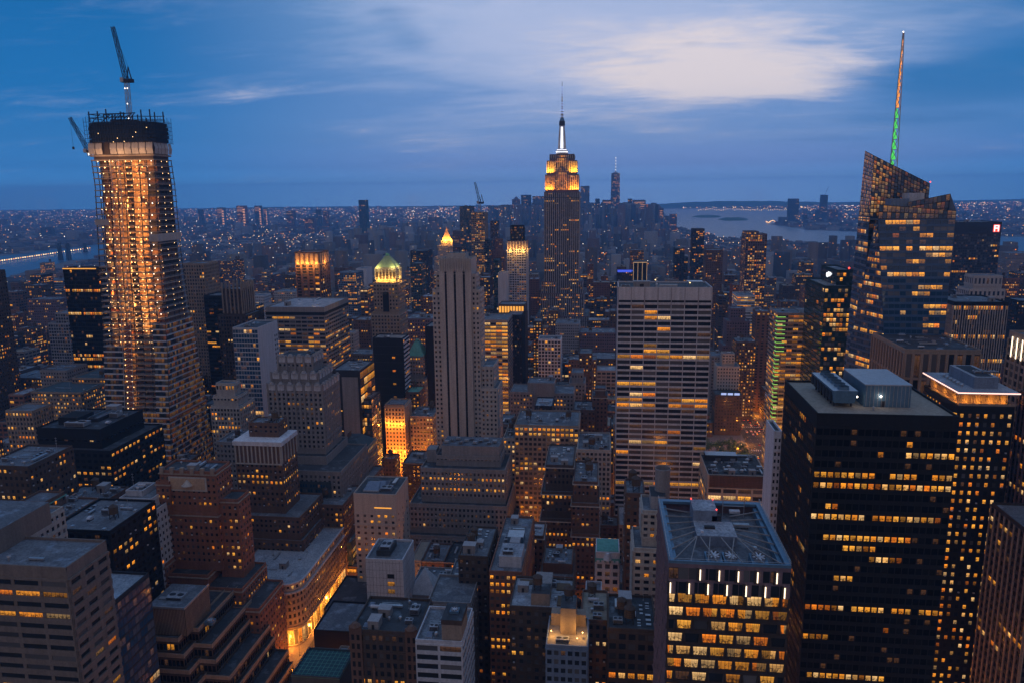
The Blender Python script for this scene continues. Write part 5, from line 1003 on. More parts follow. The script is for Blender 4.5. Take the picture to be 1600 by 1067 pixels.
for i in range(14): b.clut(('cooling_unit', 'duct', 'vent_box')[i % 3], x0+3+i*2.4, y0+8+(i*7) % 28, z-1, 3.2, 2.2, 2); 
b.roof.box(x0+2, x1-14, y1-12, y1-4, z-1, z+3, 'charcoal', 'steel'); b.done()
b = bld('apartment_tower', 'narrow white brick slab squeezed between the tiled hall and the black tower', [(1210, 1222, 673, 352, 18)], 'white', dict(bw=1.9, fh=3.4, pf=.5, sf=.5, rd=.2, nu=1), Wl(.02, 0), side=None, clut=0, short='the narrow white slab', roofm='roof_tar', tb=3)
# ------------------------------------------------------------------ big black tower
b = bld('office_tower', 'large black glass tower with a tan gravel roof and blue plant boxes, right', [(1277, 1499, 647.5, 275, 50)], 'dark', dict(bw=2.42, fh=4.05, pf=.16, sf=.42, rd=.12, nu=1), dict(p=.085, row=.03, k=.8, run=.80, rows=(4, 5, 8, 17)), glass='glass_dark', clut=0, roofm='roof_tan', short='the large black tower', done=False, tb=5, litside=Wl(.05, .02, .5), par=.8)
x0, x1, y0, y1, z = b.boxes[0]
# metal mullions on the flank
for i in range(20): yy = y0+(y1-y0)*i/20; b.trim.box(x0-.32, x0-.2, yy, yy+.22, 0, z-5, 'charcoal')
b.clut('steel_penthouse', x0+28.5, y0+26, z-.8, 16.5, 26, 8.6); b.clut('fan_unit', x0+8, y0+22, z+4.2, .01, .01, .01) if 0 else None
ct = MB(); cx0, cx1, cyy0, cyy1 = x0+9.0, x0+16.2, y0+11, y0+40
ct.frustum((cx0, cx1, cyy0, cyy1, z+1), (cx0-.9, cx1+.9, cyy0-.3, cyy1+.3, z+5.8), 'bluesteel', 'steel', True)
for i in range(7):
    yy = cyy0+2+i*4.1; ct.box(cx0+.3, cx0+.8, yy, yy+.5, z-.8, z+1, 'charcoal'); ct.box(cx1-.8, cx1-.3, yy, yy+.5, z-.8, z+1, 'charcoal'); ct.box(cx0-1.0, cx0-.4, yy, yy+2.6, z+1.4, z+5, 'charcoal')
for i in range(6): yy = cyy0+2.6+i*4.7; ct.cyl((cx0+cx1)/2, yy, z+5.8, z+7.0, 2.1, 2.0, 'bluesteel', 14, False); ct.cyl((cx0+cx1)/2, yy, z+5.81, z+6.2, 1.9, 1.9, 'charcoal', 14)
b.extra.append(('cooling_tower', ct))
dl = MB(); dl.bulb((x0+26, y0+12.6, z+3.4), .5, 'bulb_white'); dl.bulb((x0+17.6, y0+13, z+3), .45, 'bulb_white'); b.extra.append(('door_lamp', dl)); b.clut('vent_box', x0+22, y0+8, z-.8, 1, 1, 1.6); b.roof.box(x0+26.2, x0+27.6, y0+12.9, y0+12.98, z-.8, z+1.6, 'charcoal')
b.done()
lamp('door_light', (x0+26, y0+11.6, z+3.2), 90, (1, .85, .7), b.root, .2); lamp('door_light', (x0+18.3, y0+12.2, z+2.6), 60, (1, .8, .6), b.root, .2)
# tower with glowing orange roof storey
b = bld('office_tower', 'dark tower with a glowing orange roof storey under a pale overhanging slab', [(1498, 1586, 634, 372, 40, None, dict(tb=3))], 'dark', dict(bw=3.7, fh=4.35, pf=.56, sf=.5, rd=.25, nu=1), Wl(.72, .05, .8), litside=Wl(.3, .05, .6), clut=0, glass='glass', short='the orange-roofed dark tower', done=False)
x0, x1, y0, y1, z = b.boxes[0]; b.boxes.append((x0-4, x1+2, y0-4, y1, z+8))
b.facade((x0-5, y0+6, 0), (x0, y0-.1, 0), (x0, y0-.1, z), (x0-5, y0+6, z), dict(bw=8, fh=4.35, pf=.1, sf=.4, rd=.2, nu=3), 'dark', Wl(.7, .3, .6), tb=3)
for i in range(34): xx = x0+1+(x1-x0-3)*i/33; b.trim.box(xx, xx+.25, y0+3.6, y0+3.9, z, z+5.6, 'tan')
for i in range(30): yy = y0+4+(y1-y0-6)*i/29; b.trim.box(x0+2.2, x0+2.5, yy, yy+.25, z, z+5.6, 'tan')
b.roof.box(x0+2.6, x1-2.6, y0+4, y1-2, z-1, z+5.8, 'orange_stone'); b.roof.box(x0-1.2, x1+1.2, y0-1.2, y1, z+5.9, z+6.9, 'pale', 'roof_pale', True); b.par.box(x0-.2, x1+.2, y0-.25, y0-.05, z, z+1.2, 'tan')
b.roof.box(x0+9, x1-5, y0+7, y1-6, z+6.9, z+12.4, 'bluegrey', 'roof_pale'); b.roof.box(x0+11, x1-7, y0+9, y1-8, z+12.41, z+12.6, 'charcoal')
for i in range(3): b.clut('cooling_unit', x0+14+i*4, y0+16, z+12.6, 3, 3, 1.2)
for i in range(6): b.clut('vent_box', x0+5, y0+10+i*4, z+6.9, 2.2, 2.2, 1.6)
tb_ = MB(); tb_.box(x0-1.3, x1+1.3, y0-1.32, y0-1.22, z+6.3, z+6.8, 'tube_pink', None, True); tb_.box(x0-1.32, x0-1.22, y0-1.2, y1, z+6.3, z+6.8, 'tube_pink', None, True); b.extra.append(('light_strip', tb_)); b.done()
for i in range(4): lamp('soffit_light', (x0+4+(x1-x0-8)*i/3, y0+1.4, z+1.2), 900, (1, .40, .05), b.root, .4)
for i in range(3): lamp('soffit_light', (x0+.4, y0+9+i*11, z+1.2), 900, (1, .40, .05), b.root, .4)
# right edge dark towers with vertical fins
bld('office_tower', 'dark brown tower with light vertical fins cut by the lower right edge', [('w', 184, 250, 322, 360, 0, 115)], 'bronze', dict(bw=4.4, fh=4.0, pf=.22, sf=.4, rd=.6, vert=1, nu=1, pm='tan'), Wl(.03, .01, .8), clut=4, short='the finned brown tower', glass='glass_dark', litside=Wl(.1, 0, .7))
bld('office_tower', 'taller dark finned tower rising behind the lower right corner', [('w', 200.5, 260, 361, 379, 0, 165)], 'bronze', dict(bw=3.6, fh=4.0, pf=.3, sf=.4, rd=.6, vert=1, nu=1, pm='plum'), Wl(.06, .02, .8), clut=0, short='the taller finned tower', glass='glass_dark')
b = bld('office_tower', 'brown office tower with a row of white vertical light tubes, right edge', [('w', 220.5, 290, 385, 434, 0, 184.5, dict(tb=4))], 'tan', dict(bw=5, fh=4.2, pf=.3, sf=.3, rd=.6, vert=1, nu=1), Wl(.08, .02, .8), clut=0, short='the light-tube tower', done=False)
tb_ = MB()
for i in range(9): yy = 388+i*5.0; tb_.box(219.5, 219.8, yy, yy+.7, 171, 182, 'tube_white', None, True)
b.extra.append(('light_tube', tb_)); b.done()
# ================================================================== crystalline glass tower with mast
def crystal():
    b = Bld('glass_skyscraper', 'tall crystalline glass skyscraper with a slanted lit top, right'); b.short = 'the slanted glass skyscraper'; b.glass = 'glass_blue'
    gb = dict(bw=3.0, fh=4.25, pf=.07, sf=.36, rd=.3, nu=2, sm='spandrel', pm='spandrel')
    sc = dict(bw=2.6, fh=3.6, pf=.10, sf=.12, rd=.3, nu=2)
    Yb, Yf, Ye = 552, 524, 600
    P = lambda px, py, Y: atY(px, py, Y)
    # rear mass: slanted top; front plane at Yb, left edge leans
    A, Bp, D = P(1366, 243.5, Yb), P(1453, 287, Yb), P(1343, 560, Yb); Ye = 578
    Ak, Dk = P(1352, 236, Ye), P(1319, 575, Ye)
    lo = lambda p, z: (p[0], p[1], z)
    def lerp(p, q, z): t = (z-q[2])/(p[2]-q[2]); return (q[0]+(p[0]-q[0])*t, q[1]+(p[1]-q[1])*t, z)
    zb_ = Bp[2]; zs_ = zb_-22
    Lz = lambda z: lerp(A, D, z); Rz = lambda z: (Bp[0], Yb, z); Bz = lambda z: lerp(Ak, Dk, z)
    b.facade(Lz(30), Rz(30), Rz(zs_), Lz(zs_), gb, 'bluegrey', dict(p=.16, row=.06, k=.9, run=.7), tb=.1, bb=.1)
    b.facade(Bz(30), Lz(30), Lz(zs_), Bz(zs_), gb, 'bluegrey', dict(p=.16, row=.12, k=.85, run=.8), tb=.1, bb=.1)
    # screen wall above the last floor, following the slope
    m0 = Lz(zs_); scr = dict(bw=1.8, fh=2.6, pf=.16, sf=.14, rd=.25, nu=1, sm='charcoal', pm='charcoal')
    n = 9
    for i in range(n):
        t0, t1 = i/n, (i+1)/n; ba = lambda t: (m0[0]+(Rz(0)[0]-m0[0])*t, Yb, zs_); ta = lambda t: (A[0]+(Bp[0]-A[0])*t, Yb, A[2]+(Bp[2]-A[2])*t)
        b.facade(ba(t0), ba(t1), ta(t1), ta(t0), scr, 'charcoal', dict(p=.85 if i < 4 else .5, row=.1, k=(.36 if i < 3 else .10)), tb=.2, bb=.1)
    b.facade(Bz(zs_), Lz(zs_), A, Ak, scr, 'charcoal', dict(p=.7, row=.1, k=.4), tb=.2, bb=.1)
    Bk = (Bp[0], Ye, Bp[2])
    b.wall.poly([A, Bp, Bk, Ak], 'charcoal'); b.wall.poly([(Bp[0], Yb, 0), (Bp[0], Ye, 0), Bk, Bp], 'bluegrey'); b.wall.poly([(Bp[0], Ye, 0), lo(Dk, 0), Ak, Bk], 'bluegrey')
    b.wall.poly([lo(Bz(30), 0), lo(Lz(30), 0), Lz(30), Bz(30)], 'bluegrey'); b.wall.poly([lo(Lz(30), 0), (Bp[0], Yb, 0), (Bp[0], Yb, 30), Lz(30)], 'bluegrey')
    b.boxes.append((D[0], Bp[0], Yb, Ye, zs_))
    # front mass: its left facet opens from a point at the top to a broad face at the foot
    a, c = P(1372, 343, Yf), P(1493, 343, Yf); d0 = P(1382, 540, Yf)
    zt = a[2]; zg = 12; k0, k1 = P(1369, 341, Yf+6), P(1327, 545, Yb+8)
    La = lambda z: lerp(a, d0, z); Rc = lambda z: (c[0], Yf, z); f = lambda z: lerp(k0, k1, z)
    b.facade(La(zg), Rc(zg), Rc(zt), La(zt), gb, 'bluegrey', dict(p=.19, row=.06, k=1.0, run=.72), tb=.1, bb=.1)
    b.facade(f(zg), La(zg), La(zt), f(zt), dict(gb, bw=3.4), 'bluegrey', dict(p=.13, row=.09, k=.85, run=.8), tb=.1, bb=.1)
    # glass screens at the top
    pk = P(1486, 303, Yf+6); s0 = P(1372, 320, Yf); s1 = P(1493, 330, Yf)
    b.facade(La(zt), Rc(zt), (c[0], Yf, s1[2]), (a[0], Yf, s0[2]), dict(bw=2.6, fh=3.2, pf=.1, sf=.1, rd=.2, nu=1, sm='charcoal', pm='charcoal'), 'charcoal', dict(p=.9, row=.3, k=.16), tb=.1, bb=.1)
    q = P(1425, 324, Yf)
    b.facade((q[0], Yf+7, zt+2), (pk[0], Yf+7, zt+2), (pk[0], Yf+7, pk[2]), (q[0], Yf+7, q[2]+3), dict(bw=2.6, fh=3.2, pf=.1, sf=.1, rd=.2, nu=1, sm='charcoal', pm='charcoal'), 'charcoal', dict(p=.9, row=.3, k=.10), tb=.1, bb=.1)
    b.wall.poly([(pk[0], Yf+7, zt), (c[0], Yf, zt), (c[0], Yf, s1[2]), (pk[0], Yf+7, pk[2])], 'bluegrey'); b.wall.poly([(c[0], Yf, 0), (c[0], Yb+20, 0), (c[0], Yb+20, zt), (c[0], Yf, zt)], 'bluegrey')
    b.roof.poly([(a[0]-6, Yf+.3, zt-.3), (c[0], Yf+.3, zt-.3), (c[0], Yb+10, zt-.3), (a[0]-6, Yb+10, zt-.3)], 'roof_tar')
    w0 = P(1392, 312, Yf+14); w1 = P(1452, 312, Yf+14); pz = P(1420, 310, Yf+14)[2]
    m = MB(); m.box(P(1421, 300, Yf+12)[0], P(1445, 300, Yf+12)[0], Yf+12, Yf+24, zt, P(1430, 302, Yf+12)[2], 'pale', 'roof_pale'); m.box(P(1393, 310, Yf+9)[0], P(1421, 310, Yf+9)[0], Yf+9, Yf+20, zt, P(1400, 311, Yf+9)[2], 'bluegrey', 'roof_pale'); b.extra.append(('penthouse', m))
    b.boxes.append((d0[0]-18, c[0], Yf, Yb, zt))
    # mast
    ms = MB(); base = P(1394, 262, 565); top = P(1403.5, 52, 565); bx, by = base[0], 565; zt_, zb2 = top[2], base[2]-16
    segs = 15; parts = {'mast_green': MB(), 'mast_orange': MB()}
    tx = base[0]
    for i in range(segs):
        t0, t1 = i/segs, (i+1)/segs; z0, z1 = zb2+(zt_-zb2)*t0, zb2+(zt_-zb2)*t1; w0_ = 2.3*(1-t0)**.8+.35; w1_ = 2.3*(1-t1)**.8+.35
        for (sx, sy) in ((-1, -1), (1, -1), (0, 1)):
            ms.beam((tx+sx*w0_, by+sy*w0_, z0), (tx+sx*w1_, by+sy*w1_, z1), .45, 'steel')
        ms.beam((tx-w0_, by-w0_, z0), (tx+w1_, by-w1_, z1), .3, 'steel'); ms.beam((tx+w0_, by-w0_, z0), (tx-w1_, by-w1_, z1), .3, 'steel'); ms.beam((tx-w0_, by-w0_, z0), (tx+w0_, by-w0_, z0), .35, 'steel')
        if t0 < .52: parts['mast_green'].cyl(tx, by, z0+.5, z1-.5, w0_*.75, w1_*.22, 'mast_green', 8)
        else: parts['mast_orange'].cyl(tx, by, z0+.3, z1-.2, w0_*.7, w1_*.4, 'mast_orange', 8)
    b.extra.append(('mast_frame', ms)); b.extra.append(('mast_lamp', parts['mast_green'])); b.extra.append(('mast_lamp', parts['mast_orange']))
    bl = MB(); bl.bulb((Bp[0], Yb-.5, Bp[2]+1), .5, 'red_light'); bl.bulb((tx, by, zt_+.6), .5, 'bulb_white'); b.extra.append(('beacon', bl))
    b.done()
crystal()
b = bld('office_tower', 'dark green glass tower with a white lit emblem on its stepped top, right', [(1289.5, 1331, 447, 640, 60), (1308, 1333, 422, 652, 46)], 'greenglass', dict(bw=2.7, fh=4.0, pf=.1, sf=.3, rd=.15, nu=1), Wl(.35, .15, .85), glass='glass_green', litside=Wl(.03, .03, .6), clut=2, tank=False, short='the dark green glass tower', done=False, roofm='roof_grey', tb=2)
x0, x1, y0, y1, z = b.boxes[1]; sg = MB()
for (u, v, w_, h_) in ((.35, -2.2, 4.5, 3.0), (.42, -3.4, 5.5, 2.6), (.30, -1.0, 1.4, 1.6), (.5, -1.5, 1.2, 1.6), (.52, -4.6, 2, 1.6)):
    yy = y0+(y1-y0)*u; sg.box(x0-.5, x0-.3, yy, yy+w_*1.6, z-5+v*.8, z-5+v*.8+h_, 'sign_white', None, True)
b.extra.append(('sign_emblem', sg)); rl = MB(); rl.bulb((x1-2, y0+4, z+1), .9, 'red_light'); b.extra.append(('beacon', rl)); b.done()
b = bld('office_tower', 'banded office tower with stripes of green light down its corner', [(1215.5, 1257, 489.5, 700, 34)], 'greystone', dict(bw=5, fh=3.9, pf=.05, sf=.42, rd=.3, nu=3), Wl(.28, .12, .85), litside=Wl(.3, .15, .8), clut=3, tank=False, short='the green-striped tower', done=False)
x0, x1, y0, y1, z = b.boxes[0]; sg = MB()
for j in range(27): sg.box(x0-.5, x0+7*(1 if j < 9 else .45), y0-.55, y0-.35, z-4-j*3.9, z-3.3-j*3.9, 'tube_green', None, True); sg.box(x0-.55, x0-.35, y0, y0+5, z-4-j*3.9, z-3.3-j*3.9, 'tube_green', None, True)
b.extra.append(('light_strip', sg)); b.done()
bld('office_block', 'pale block with square stone columns in front of the slanted glass skyscraper', [(1414.5, 1534, 546, 470, 56, None, dict(tb=2.2))], 'tan', dict(bw=4.7, fh=15.5, pf=.34, sf=.10, rd=.9, vert=1, nu=2), Wl(.04, .0, .8, rows=(2,)), clut=8, tank=False, roofm='roof_tar', short='the square-columned block')
bld('office_tower', 'pin-striped office tower with pale thin fins right of the slanted glass skyscraper', [(1491, 1576, 472, 640, 44)], 'dark', dict(bw=1.9, fh=3.9, pf=.34, sf=.15, rd=.5, vert=1, nu=1, pm='limestone'), Wl(.04, .04, .85, rows=(6, 11, 16)), clut=4, tank=False, short='the pin-striped tower', tb=3)
b = bld('office_tower', 'far dark slab tower with a red-white lit sign on its upper right corner', [(1480, 1566, 347.5, 1230, 60)], 'charcoal', dict(bw=3.2, fh=3.9, pf=.2, sf=.3, rd=.2, nu=1), Wl(.05, .07, .9), clut=2, tank=False, short='the slab with the red-white sign', tb=18, done=False, side=None)
x0, x1, y0, y1, z = b.boxes[0]; sg = MB(); q = atY(1553, 352, 1229)[0]; w_ = 9
sg.box(q, q+w_, y0-.6, y0-.3, z-15, z-4, 'sign_red', None, True); lt = MB()
for (a, e, c, d) in ((.12, .28, .08, .92), (.72, .88, .08, .92), (.28, .72, .78, .92), (.28, .72, .44, .58)): lt.box(q+w_*a, q+w_*e, y0-.9, y0-.62, z-15+11*c, z-15+11*d, 'sign_white', None, True)
b.extra.append(('sign_panel', sg)); b.extra.append(('sign_letter', lt)); b.done()
bld('apartment_tower', 'tan tower with tall arched windows in front of the signed slab', [(1522, 1567, 431, 1000, 24), (1515, 1571, 452, 994, 34)], 'limestone', dict(bw=5, fh=9, pf=.5, sf=.4, rd=.6, nu=2), Wl(.05, 0), clut=0, short='the tan arched tower')
bld('apartment_tower', 'dark slab at the right edge with one red light', [(1592, 1625, 470, 900, 30)], 'dark', 'punch', Wl(.04, 0), clut=0)
bld('apartment_tower', 'pinkish stepped tower by the river at far right', [(1578, 1620, 396, 2100, 60), (1572, 1630, 408, 2090, 80)], 'tan', 'punch', Wl(.12, 0, .8), clut=0)
bld('office_tower', 'blue far tower beyond the river at the right edge', [(1572, 1586, 345, 5600, 70)], 'bluegrey', None, clut=0)
# middle right
bld('apartment_tower', 'thin tall brown slab beside the green-striped tower', [(1182, 1205, 487, 905, 22)], 'brown_brick', dict(bw=5, fh=3.4, pf=.5, sf=.4, rd=.3, nu=1), Wl(.02, 0), clut=1, short='the thin brown slab')
bld('deco_tower', 'grey stepped deco block with setback wings right of the white-framed slab', [(1142, 1165, 482, 960, 20), (1136, 1172, 502, 954, 30), (1130, 1178, 540, 948, 40)], 'plum', 'punch', Wl(.05, 0), clut=0, short='the grey stepped deco block')
bld('loft_block', 'dark block with a neat grid of yellow windows beneath the stepped deco block', [(1151, 1182, 534, 870, 30)], 'umber', 'punch', Wl(.4, .1, 1), clut=3)
bld('stone_tower', 'small pale stepped tower between the white-framed slab and the park', [(1129, 1148, 552, 846, 12), (1121, 1156, 572, 842, 22)], 'sand', 'punch', Wl(.03, 0), clut=1, short='the small pale stepped tower', tank=False)
bld('stone_block', 'grey-tan block hugging the right edge of the white-framed slab', [(1112, 1130, 556, 880, 30)], 'greystone', 'punch', Wl(.03, 0), clut=2)
bld('office_block', 'pale banded block with one lit floor behind the stepped deco block', [(1152, 1180, 462, 1040, 40), (1150, 1196, 486, 1030, 40)], 'pale', 'band', Wl(.15, .2, .9), clut=2, tank=False, short='the pale banded block')
b = bld('office_block', 'low dark pavilion roof with three white skylights above the park trees', [(1118, 1160, 617, 812, 24)], 'umber', 'punch', Wl(.05, .05), clut=0, roofm='roof_tar', done=False)
x0, x1, y0, y1, z = b.boxes[0]; sk = MB()
for i in range(3): sk.box(x0+6+i*7, x0+11.5+i*7, y0+.5, y0+1, z-.8, z+2.2, 'mast_blue', None, True)
b.extra.append(('skylight_panel', sk)); b.done()
b = bld('office_block', 'low block glowing orange along the busy avenue beside the park', [('w', 186, 214, 640, 690, 0, 62)], 'orange_stone', dict(bw=6, fh=4.2, pf=.06, sf=.4, rd=.3, nu=3), Wl(.35, .2, .8), litside=Wl(.8, .6, .75), clut=2, tank=False, short='the orange avenue block')
bld('apartment_tower', 'slender residential tower dotted with lights and an orange roof patch, right of centre', [(1166, 1199, 366, 1150, 36), (1166, 1186, 362, 1152, 30)], 'plum', dict(bw=3.4, fh=3.3, pf=.3, sf=.3, rd=.4, nu=1), Wl(.34, .02, .8), clut=0, short='the light-dotted tower')
bld('apartment_tower', 'dark slim tower with a rounded top left of the light-dotted tower', [(1083, 1101, 358, 1620, 36)], 'charcoal', 'grid', Wl(.12, 0, .8), clut=0)
bld('apartment_tower', 'dark thin twin-stepped tower right of the white-framed slab top', [(1055, 1070, 388, 1500, 30), (1066, 1075, 402, 1490, 20)], 'charcoal', 'grid', Wl(.1, 0, .8), clut=0)
bld('apartment_tower', 'pale-topped brown tower between two dark slim towers', [(1104, 1130, 391, 1300, 36)], 'brown_brick', 'punch', Wl(.2, .03, .8), clut=0)
b = bld('office_tower', 'small tower with glowing vertical white corner lines above the white-framed slab', [(990, 1011, 409, 1280, 30)], 'dark', 'blank', clut=0, done=False)
x0, x1, y0, y1, z = b.boxes[0]; sg = MB()
for t in (0, .33, .66, 1): sg.box(x0+(x1-x0)*t-.3, x0+(x1-x0)*t+.3, y0-.5, y0-.2, z-40, z-1, 'facade_strip', None, True)
sg.box(x0, x1, y0-.8, y0-.52, z-2, z-1, 'facade_strip', None, True); b.extra.append(('light_strip', sg)); b.done()
b = bld('office_block', 'low far block carrying a long glowing blue sign', [(964, 994, 424, 1330, 30)], 'charcoal', 'punch', Wl(.1, 0), clut=0, done=False)
x0, x1, y0, y1, z = b.boxes[0]; sg = MB(); sg.box(x0+1, x1-8, y0-.5, y0-.2, z-2, z+2.2, 'sign_blue', None, True); sg.box(x1-7, x1-2, y0-.5, y0-.2, z-1, z+2, 'sign_blue', None, True); b.extra.append(('sign_panel', sg)); b.done()
bld('apartment_block', 'reddish mid-rise with a flat top behind the blue sign', [(985, 1006, 391, 1700, 40)], 'brown_brick', 'punch', Wl(.15, 0, .8), clut=0)

# ================================================================== the landmark art deco skyscraper
def landmark():
    b = Bld('deco_skyscraper', 'famous-shaped art deco skyscraper with floodlit golden crown and white mast, centre'); b.short = 'the gold-crowned skyscraper'
    Y = 1235; P = lambda px, py, dy=0: atY(px, py, Y+dy)
    pst = dict(bw=3.1, fh=3.85, pf=.44, sf=.42, rd=.7, vert=1, nu=1, pm='concrete', sm='charcoal')
    lt = dict(p=.07, row=.10, k=.9)
    def tier(xl, xr, yt, dy, dd, zb, lit=lt, tb=1.5): b.box(P(xl, yt)[0], P(xr, yt)[0], Y+dy, Y+dd, zb, P(877, yt)[2], 'plum', pst, lit, tb=tb, par=.8)
    z300 = P(877, 300)[2]; z272 = P(877, 273)[2]
    for t in ((850, 866.5, 300, 0, 45), (889, 905, 300, 0, 45), (866.5, 889, 300, 3, 44)): tier(*t, 0)
    dark = dict(p=.22, row=.05, k=.8)
    for t in ((851.5, 867, 273, 2, 42), (888.5, 903.5, 273, 2, 42), (867, 888.5, 268, 4, 40)): tier(*t, z300-1, dark)
    for t in ((854, 868, 251, 4, 38), (887, 901, 251, 4, 38), (868, 887, 246, 6, 36)): tier(*t, z272-1, dark)
    tier(858, 897, 241, 7, 34, P(877, 252)[2], None)
    for t in ((845, 912, 458, -6, 60), (838, 920, 492, -14, 70), (846, 868, 440, -3, 50), (888, 910, 440, -3, 50)): tier(*t, 0, dict(p=.2, row=.06, k=.9))
    cx = P(877, 230)[0]; cyy = Y+22; zz = lambda py: atY(877, py, cyy)[2]
    mast = MB(); w = lambda px: px/1180*(cyy/ math.cos(R(11))) * 1.0
    s = 1235/1180*1.0
    mast.box(cx-9*s, cx+9*s, cyy-9, cyy+9, zz(241), zz(237), 'steel'); mast.frustum((cx-8.5*s, cx+8.5*s, cyy-8, cyy+8, zz(237)), (cx-7.5*s, cx+7.5*s, cyy-7, cyy+7, zz(234)), 'steel')
    mast.frustum((cx-6.2*s, cx+6.2*s, cyy-6, cyy+6, zz(234)), (cx-4.6*s, cx+4.6*s, cyy-4.6, cyy+4.6, zz(222)), 'steel'); mast.frustum((cx-4.6*s, cx+4.6*s, cyy-4.6, cyy+4.6, zz(222)), (cx-3.9*s, cx+3.9*s, cyy-3.9, cyy+3.9, zz(197)), 'steel')
    for sx in (-1, 1):
        mast.frustum((cx+sx*5.4*s-.8, cx+sx*5.4*s+.8, cyy-3, cyy+3, zz(234)), (cx+sx*4.2*s-.4, cx+sx*4.2*s+.4, cyy-2, cyy+2, zz(205)), 'pale')
    mast.cyl(cx, cyy, zz(197), zz(190), 4.6*s, 4.4*s, 'charcoal', 16); mast.cyl(cx, cyy, zz(190), zz(185), 4.2*s, 2.4*s, 'bluesteel', 16); b.extra.append(('mooring_mast', mast))
    gl = MB(); gl.frustum((cx-2.2*s, cx+2.2*s, cyy-6.15, cyy-6.0, zz(233)), (cx-1.5*s, cx+1.5*s, cyy-4.75, cyy-4.6, zz(199)), 'mast_white'); b.extra.append(('mast_window', gl))
    rg = MB(); rg.box(cx-8.8*s, cx+8.8*s, cyy-9.2, cyy-9.02, zz(239), zz(237.6), 'mast_white', None, True); rg.box(cx-7.2*s, cx+7.2*s, cyy-7.6, cyy-7.3, zz(235.5), zz(234.4), 'mast_white', None, True); b.extra.append(('light_ring', rg))
    an = MB()
    for (p0, p1, r) in ((185, 172, 2.4), (172, 158, 1.5), (158, 146, 1.0), (146, 128, .45)): an.cyl(cx, cyy, zz(p0), zz(p1), r, r*.85, 'steel', 10)
    al = MB()
    for py in (183, 178, 174, 170, 166, 162, 156, 151, 147, 142, 138): al.cyl(cx, cyy, zz(py), zz(py-2.0), 2.5 if py > 172 else (1.6 if py > 158 else 1.0), 2.2 if py > 172 else (1.4 if py > 158 else .9), 'mast_blue' if py % 4 else 'mast_white', 8)
    b.extra.append(('antenna', an)); b.extra.append(('antenna_lamp', al))
    b.boxes.append((P(838, 490)[0], P(920, 490)[0], Y-14, Y+70, P(877, 492)[2])); r = b.done()
    def L0(px, z, dy, e, c, up=True):
        lamp('crown_floodlight', (P(px, 300)[0], Y+dy, z), e, c, r, .4, 'SPOT' if up else 'POINT', (R(168), 0, 0) if up else None, R(110) if up else None)
    for px in (851, 855, 859, 863, 891, 895, 899, 903.5): L0(px, z300+.4, -2.6, 44000, (1, .27, .015))
    for px in (853, 857.5, 862, 893, 897.5, 902): L0(px, z272+.4, -.9, 50000, (1, .40, .025))
    for px in (872, 878, 884): L0(px, z300+.4, .5, 4500, (1, .3, .02))
    for px in (870, 884): L0(px, zz(234), 9, 1800, (.95, .8, .8))
    lamp('mast_floodlight', (cx-11, cyy-12, zz(238)), 1500, (1, .9, .85), r, .5); lamp('mast_floodlight', (cx+11, cyy-12, zz(238)), 1500, (1, .75, .7), r, .5)
    return b
landmark()
# other named towers around it
def pyramid():
    b = bld('stone_tower', 'distant tower with a brightly lit golden pyramid spire', [(689, 704, 376, 1825, 24), (684, 710, 384, 1822, 34), (678, 716, 402, 1815, 50)], 'limestone', 'punch', Wl(.2, .05, .8), clut=0, short='the golden pyramid spire', done=False)
    x0, x1, y0, y1, z = b.boxes[0]; cx = (x0+x1)/2; cy = (y0+y1)/2; zp = atY(697, 357, cy)[2]
    m = MB(); m.cyl(cx, cy, z-1, z+3, 11.5, 11, 'limestone', 8); m.cyl(cx, cy, z+3, zp-6, 10.4, 2.2, 'orange_stone', 8); m.cyl(cx, cy, zp-6, zp-2, 2.4, 2.0, 'orange_stone', 8); m.cyl(cx, cy, zp-2, zp+4, 2.2, .1, 'orange_stone', 8); b.extra.append(('spire', m)); r = b.done()
    for dx, dy in ((-14, -12), (0, -17), (14, -12), (18, 0), (-18, 0)): lamp('spire_floodlight', (cx+dx, cy+dy, z+2), 52000, (1, .42, .04), r, .8)
pyramid()
b = bld('unfinished_tower', 'slim unfinished tower of bare lit concrete floors below the thin crane', [(736, 757, 332, 1500, 40)], 'tan', dict(bw=3.4, fh=3.8, pf=.3, sf=.34, rd=.8, nu=1), Wl(.34, .05, .6), clut=0, tank=False, short='the slim unfinished tower')
bld('glass_tower', 'dark blue slab left of the slim unfinished tower', [(718, 735, 323, 1600, 50)], 'slate', 'curtain', Wl(.05, .02, .6), glass='glass_blue', clut=1, tank=False)
bld('office_block', 'wide low plum block under the dark blue slab', [(707, 737, 361, 1700, 50)], 'plum', 'punch', Wl(.08, .04, .7), clut=0)
bld('glass_tower', 'narrow dark glass tower with a pale left edge beside the slim unfinished tower', [(757, 766, 374, 1480, 26)], 'slate', 'curtain', Wl(.06, 0, .7), clut=0)
bld('glass_tower', 'small black stack-topped tower behind the teal slab', [(766, 777, 346, 1950, 40)], 'dark', 'curtain', Wl(.03, 0), clut=0)
bld('stone_tower', 'small brown tower with an orange-lit belvedere left of the lit-crown tower', [(773, 784, 374, 1500, 20), (769, 788, 392, 1495, 30)], 'red_brick', 'punch', Wl(.15, 0, .9), clut=0)
bld('glass_tower', 'teal glass slab left of the white blank slab', [(771, 780, 406, 1180, 26)], 'teal', 'curtain', Wl(.05, 0), glass='glass_green', clut=0)
bld('apartment_tower', 'white blank slab left of the lit-crown tower', [(778, 791, 427, 1110, 30)], 'pale', None, clut=0)
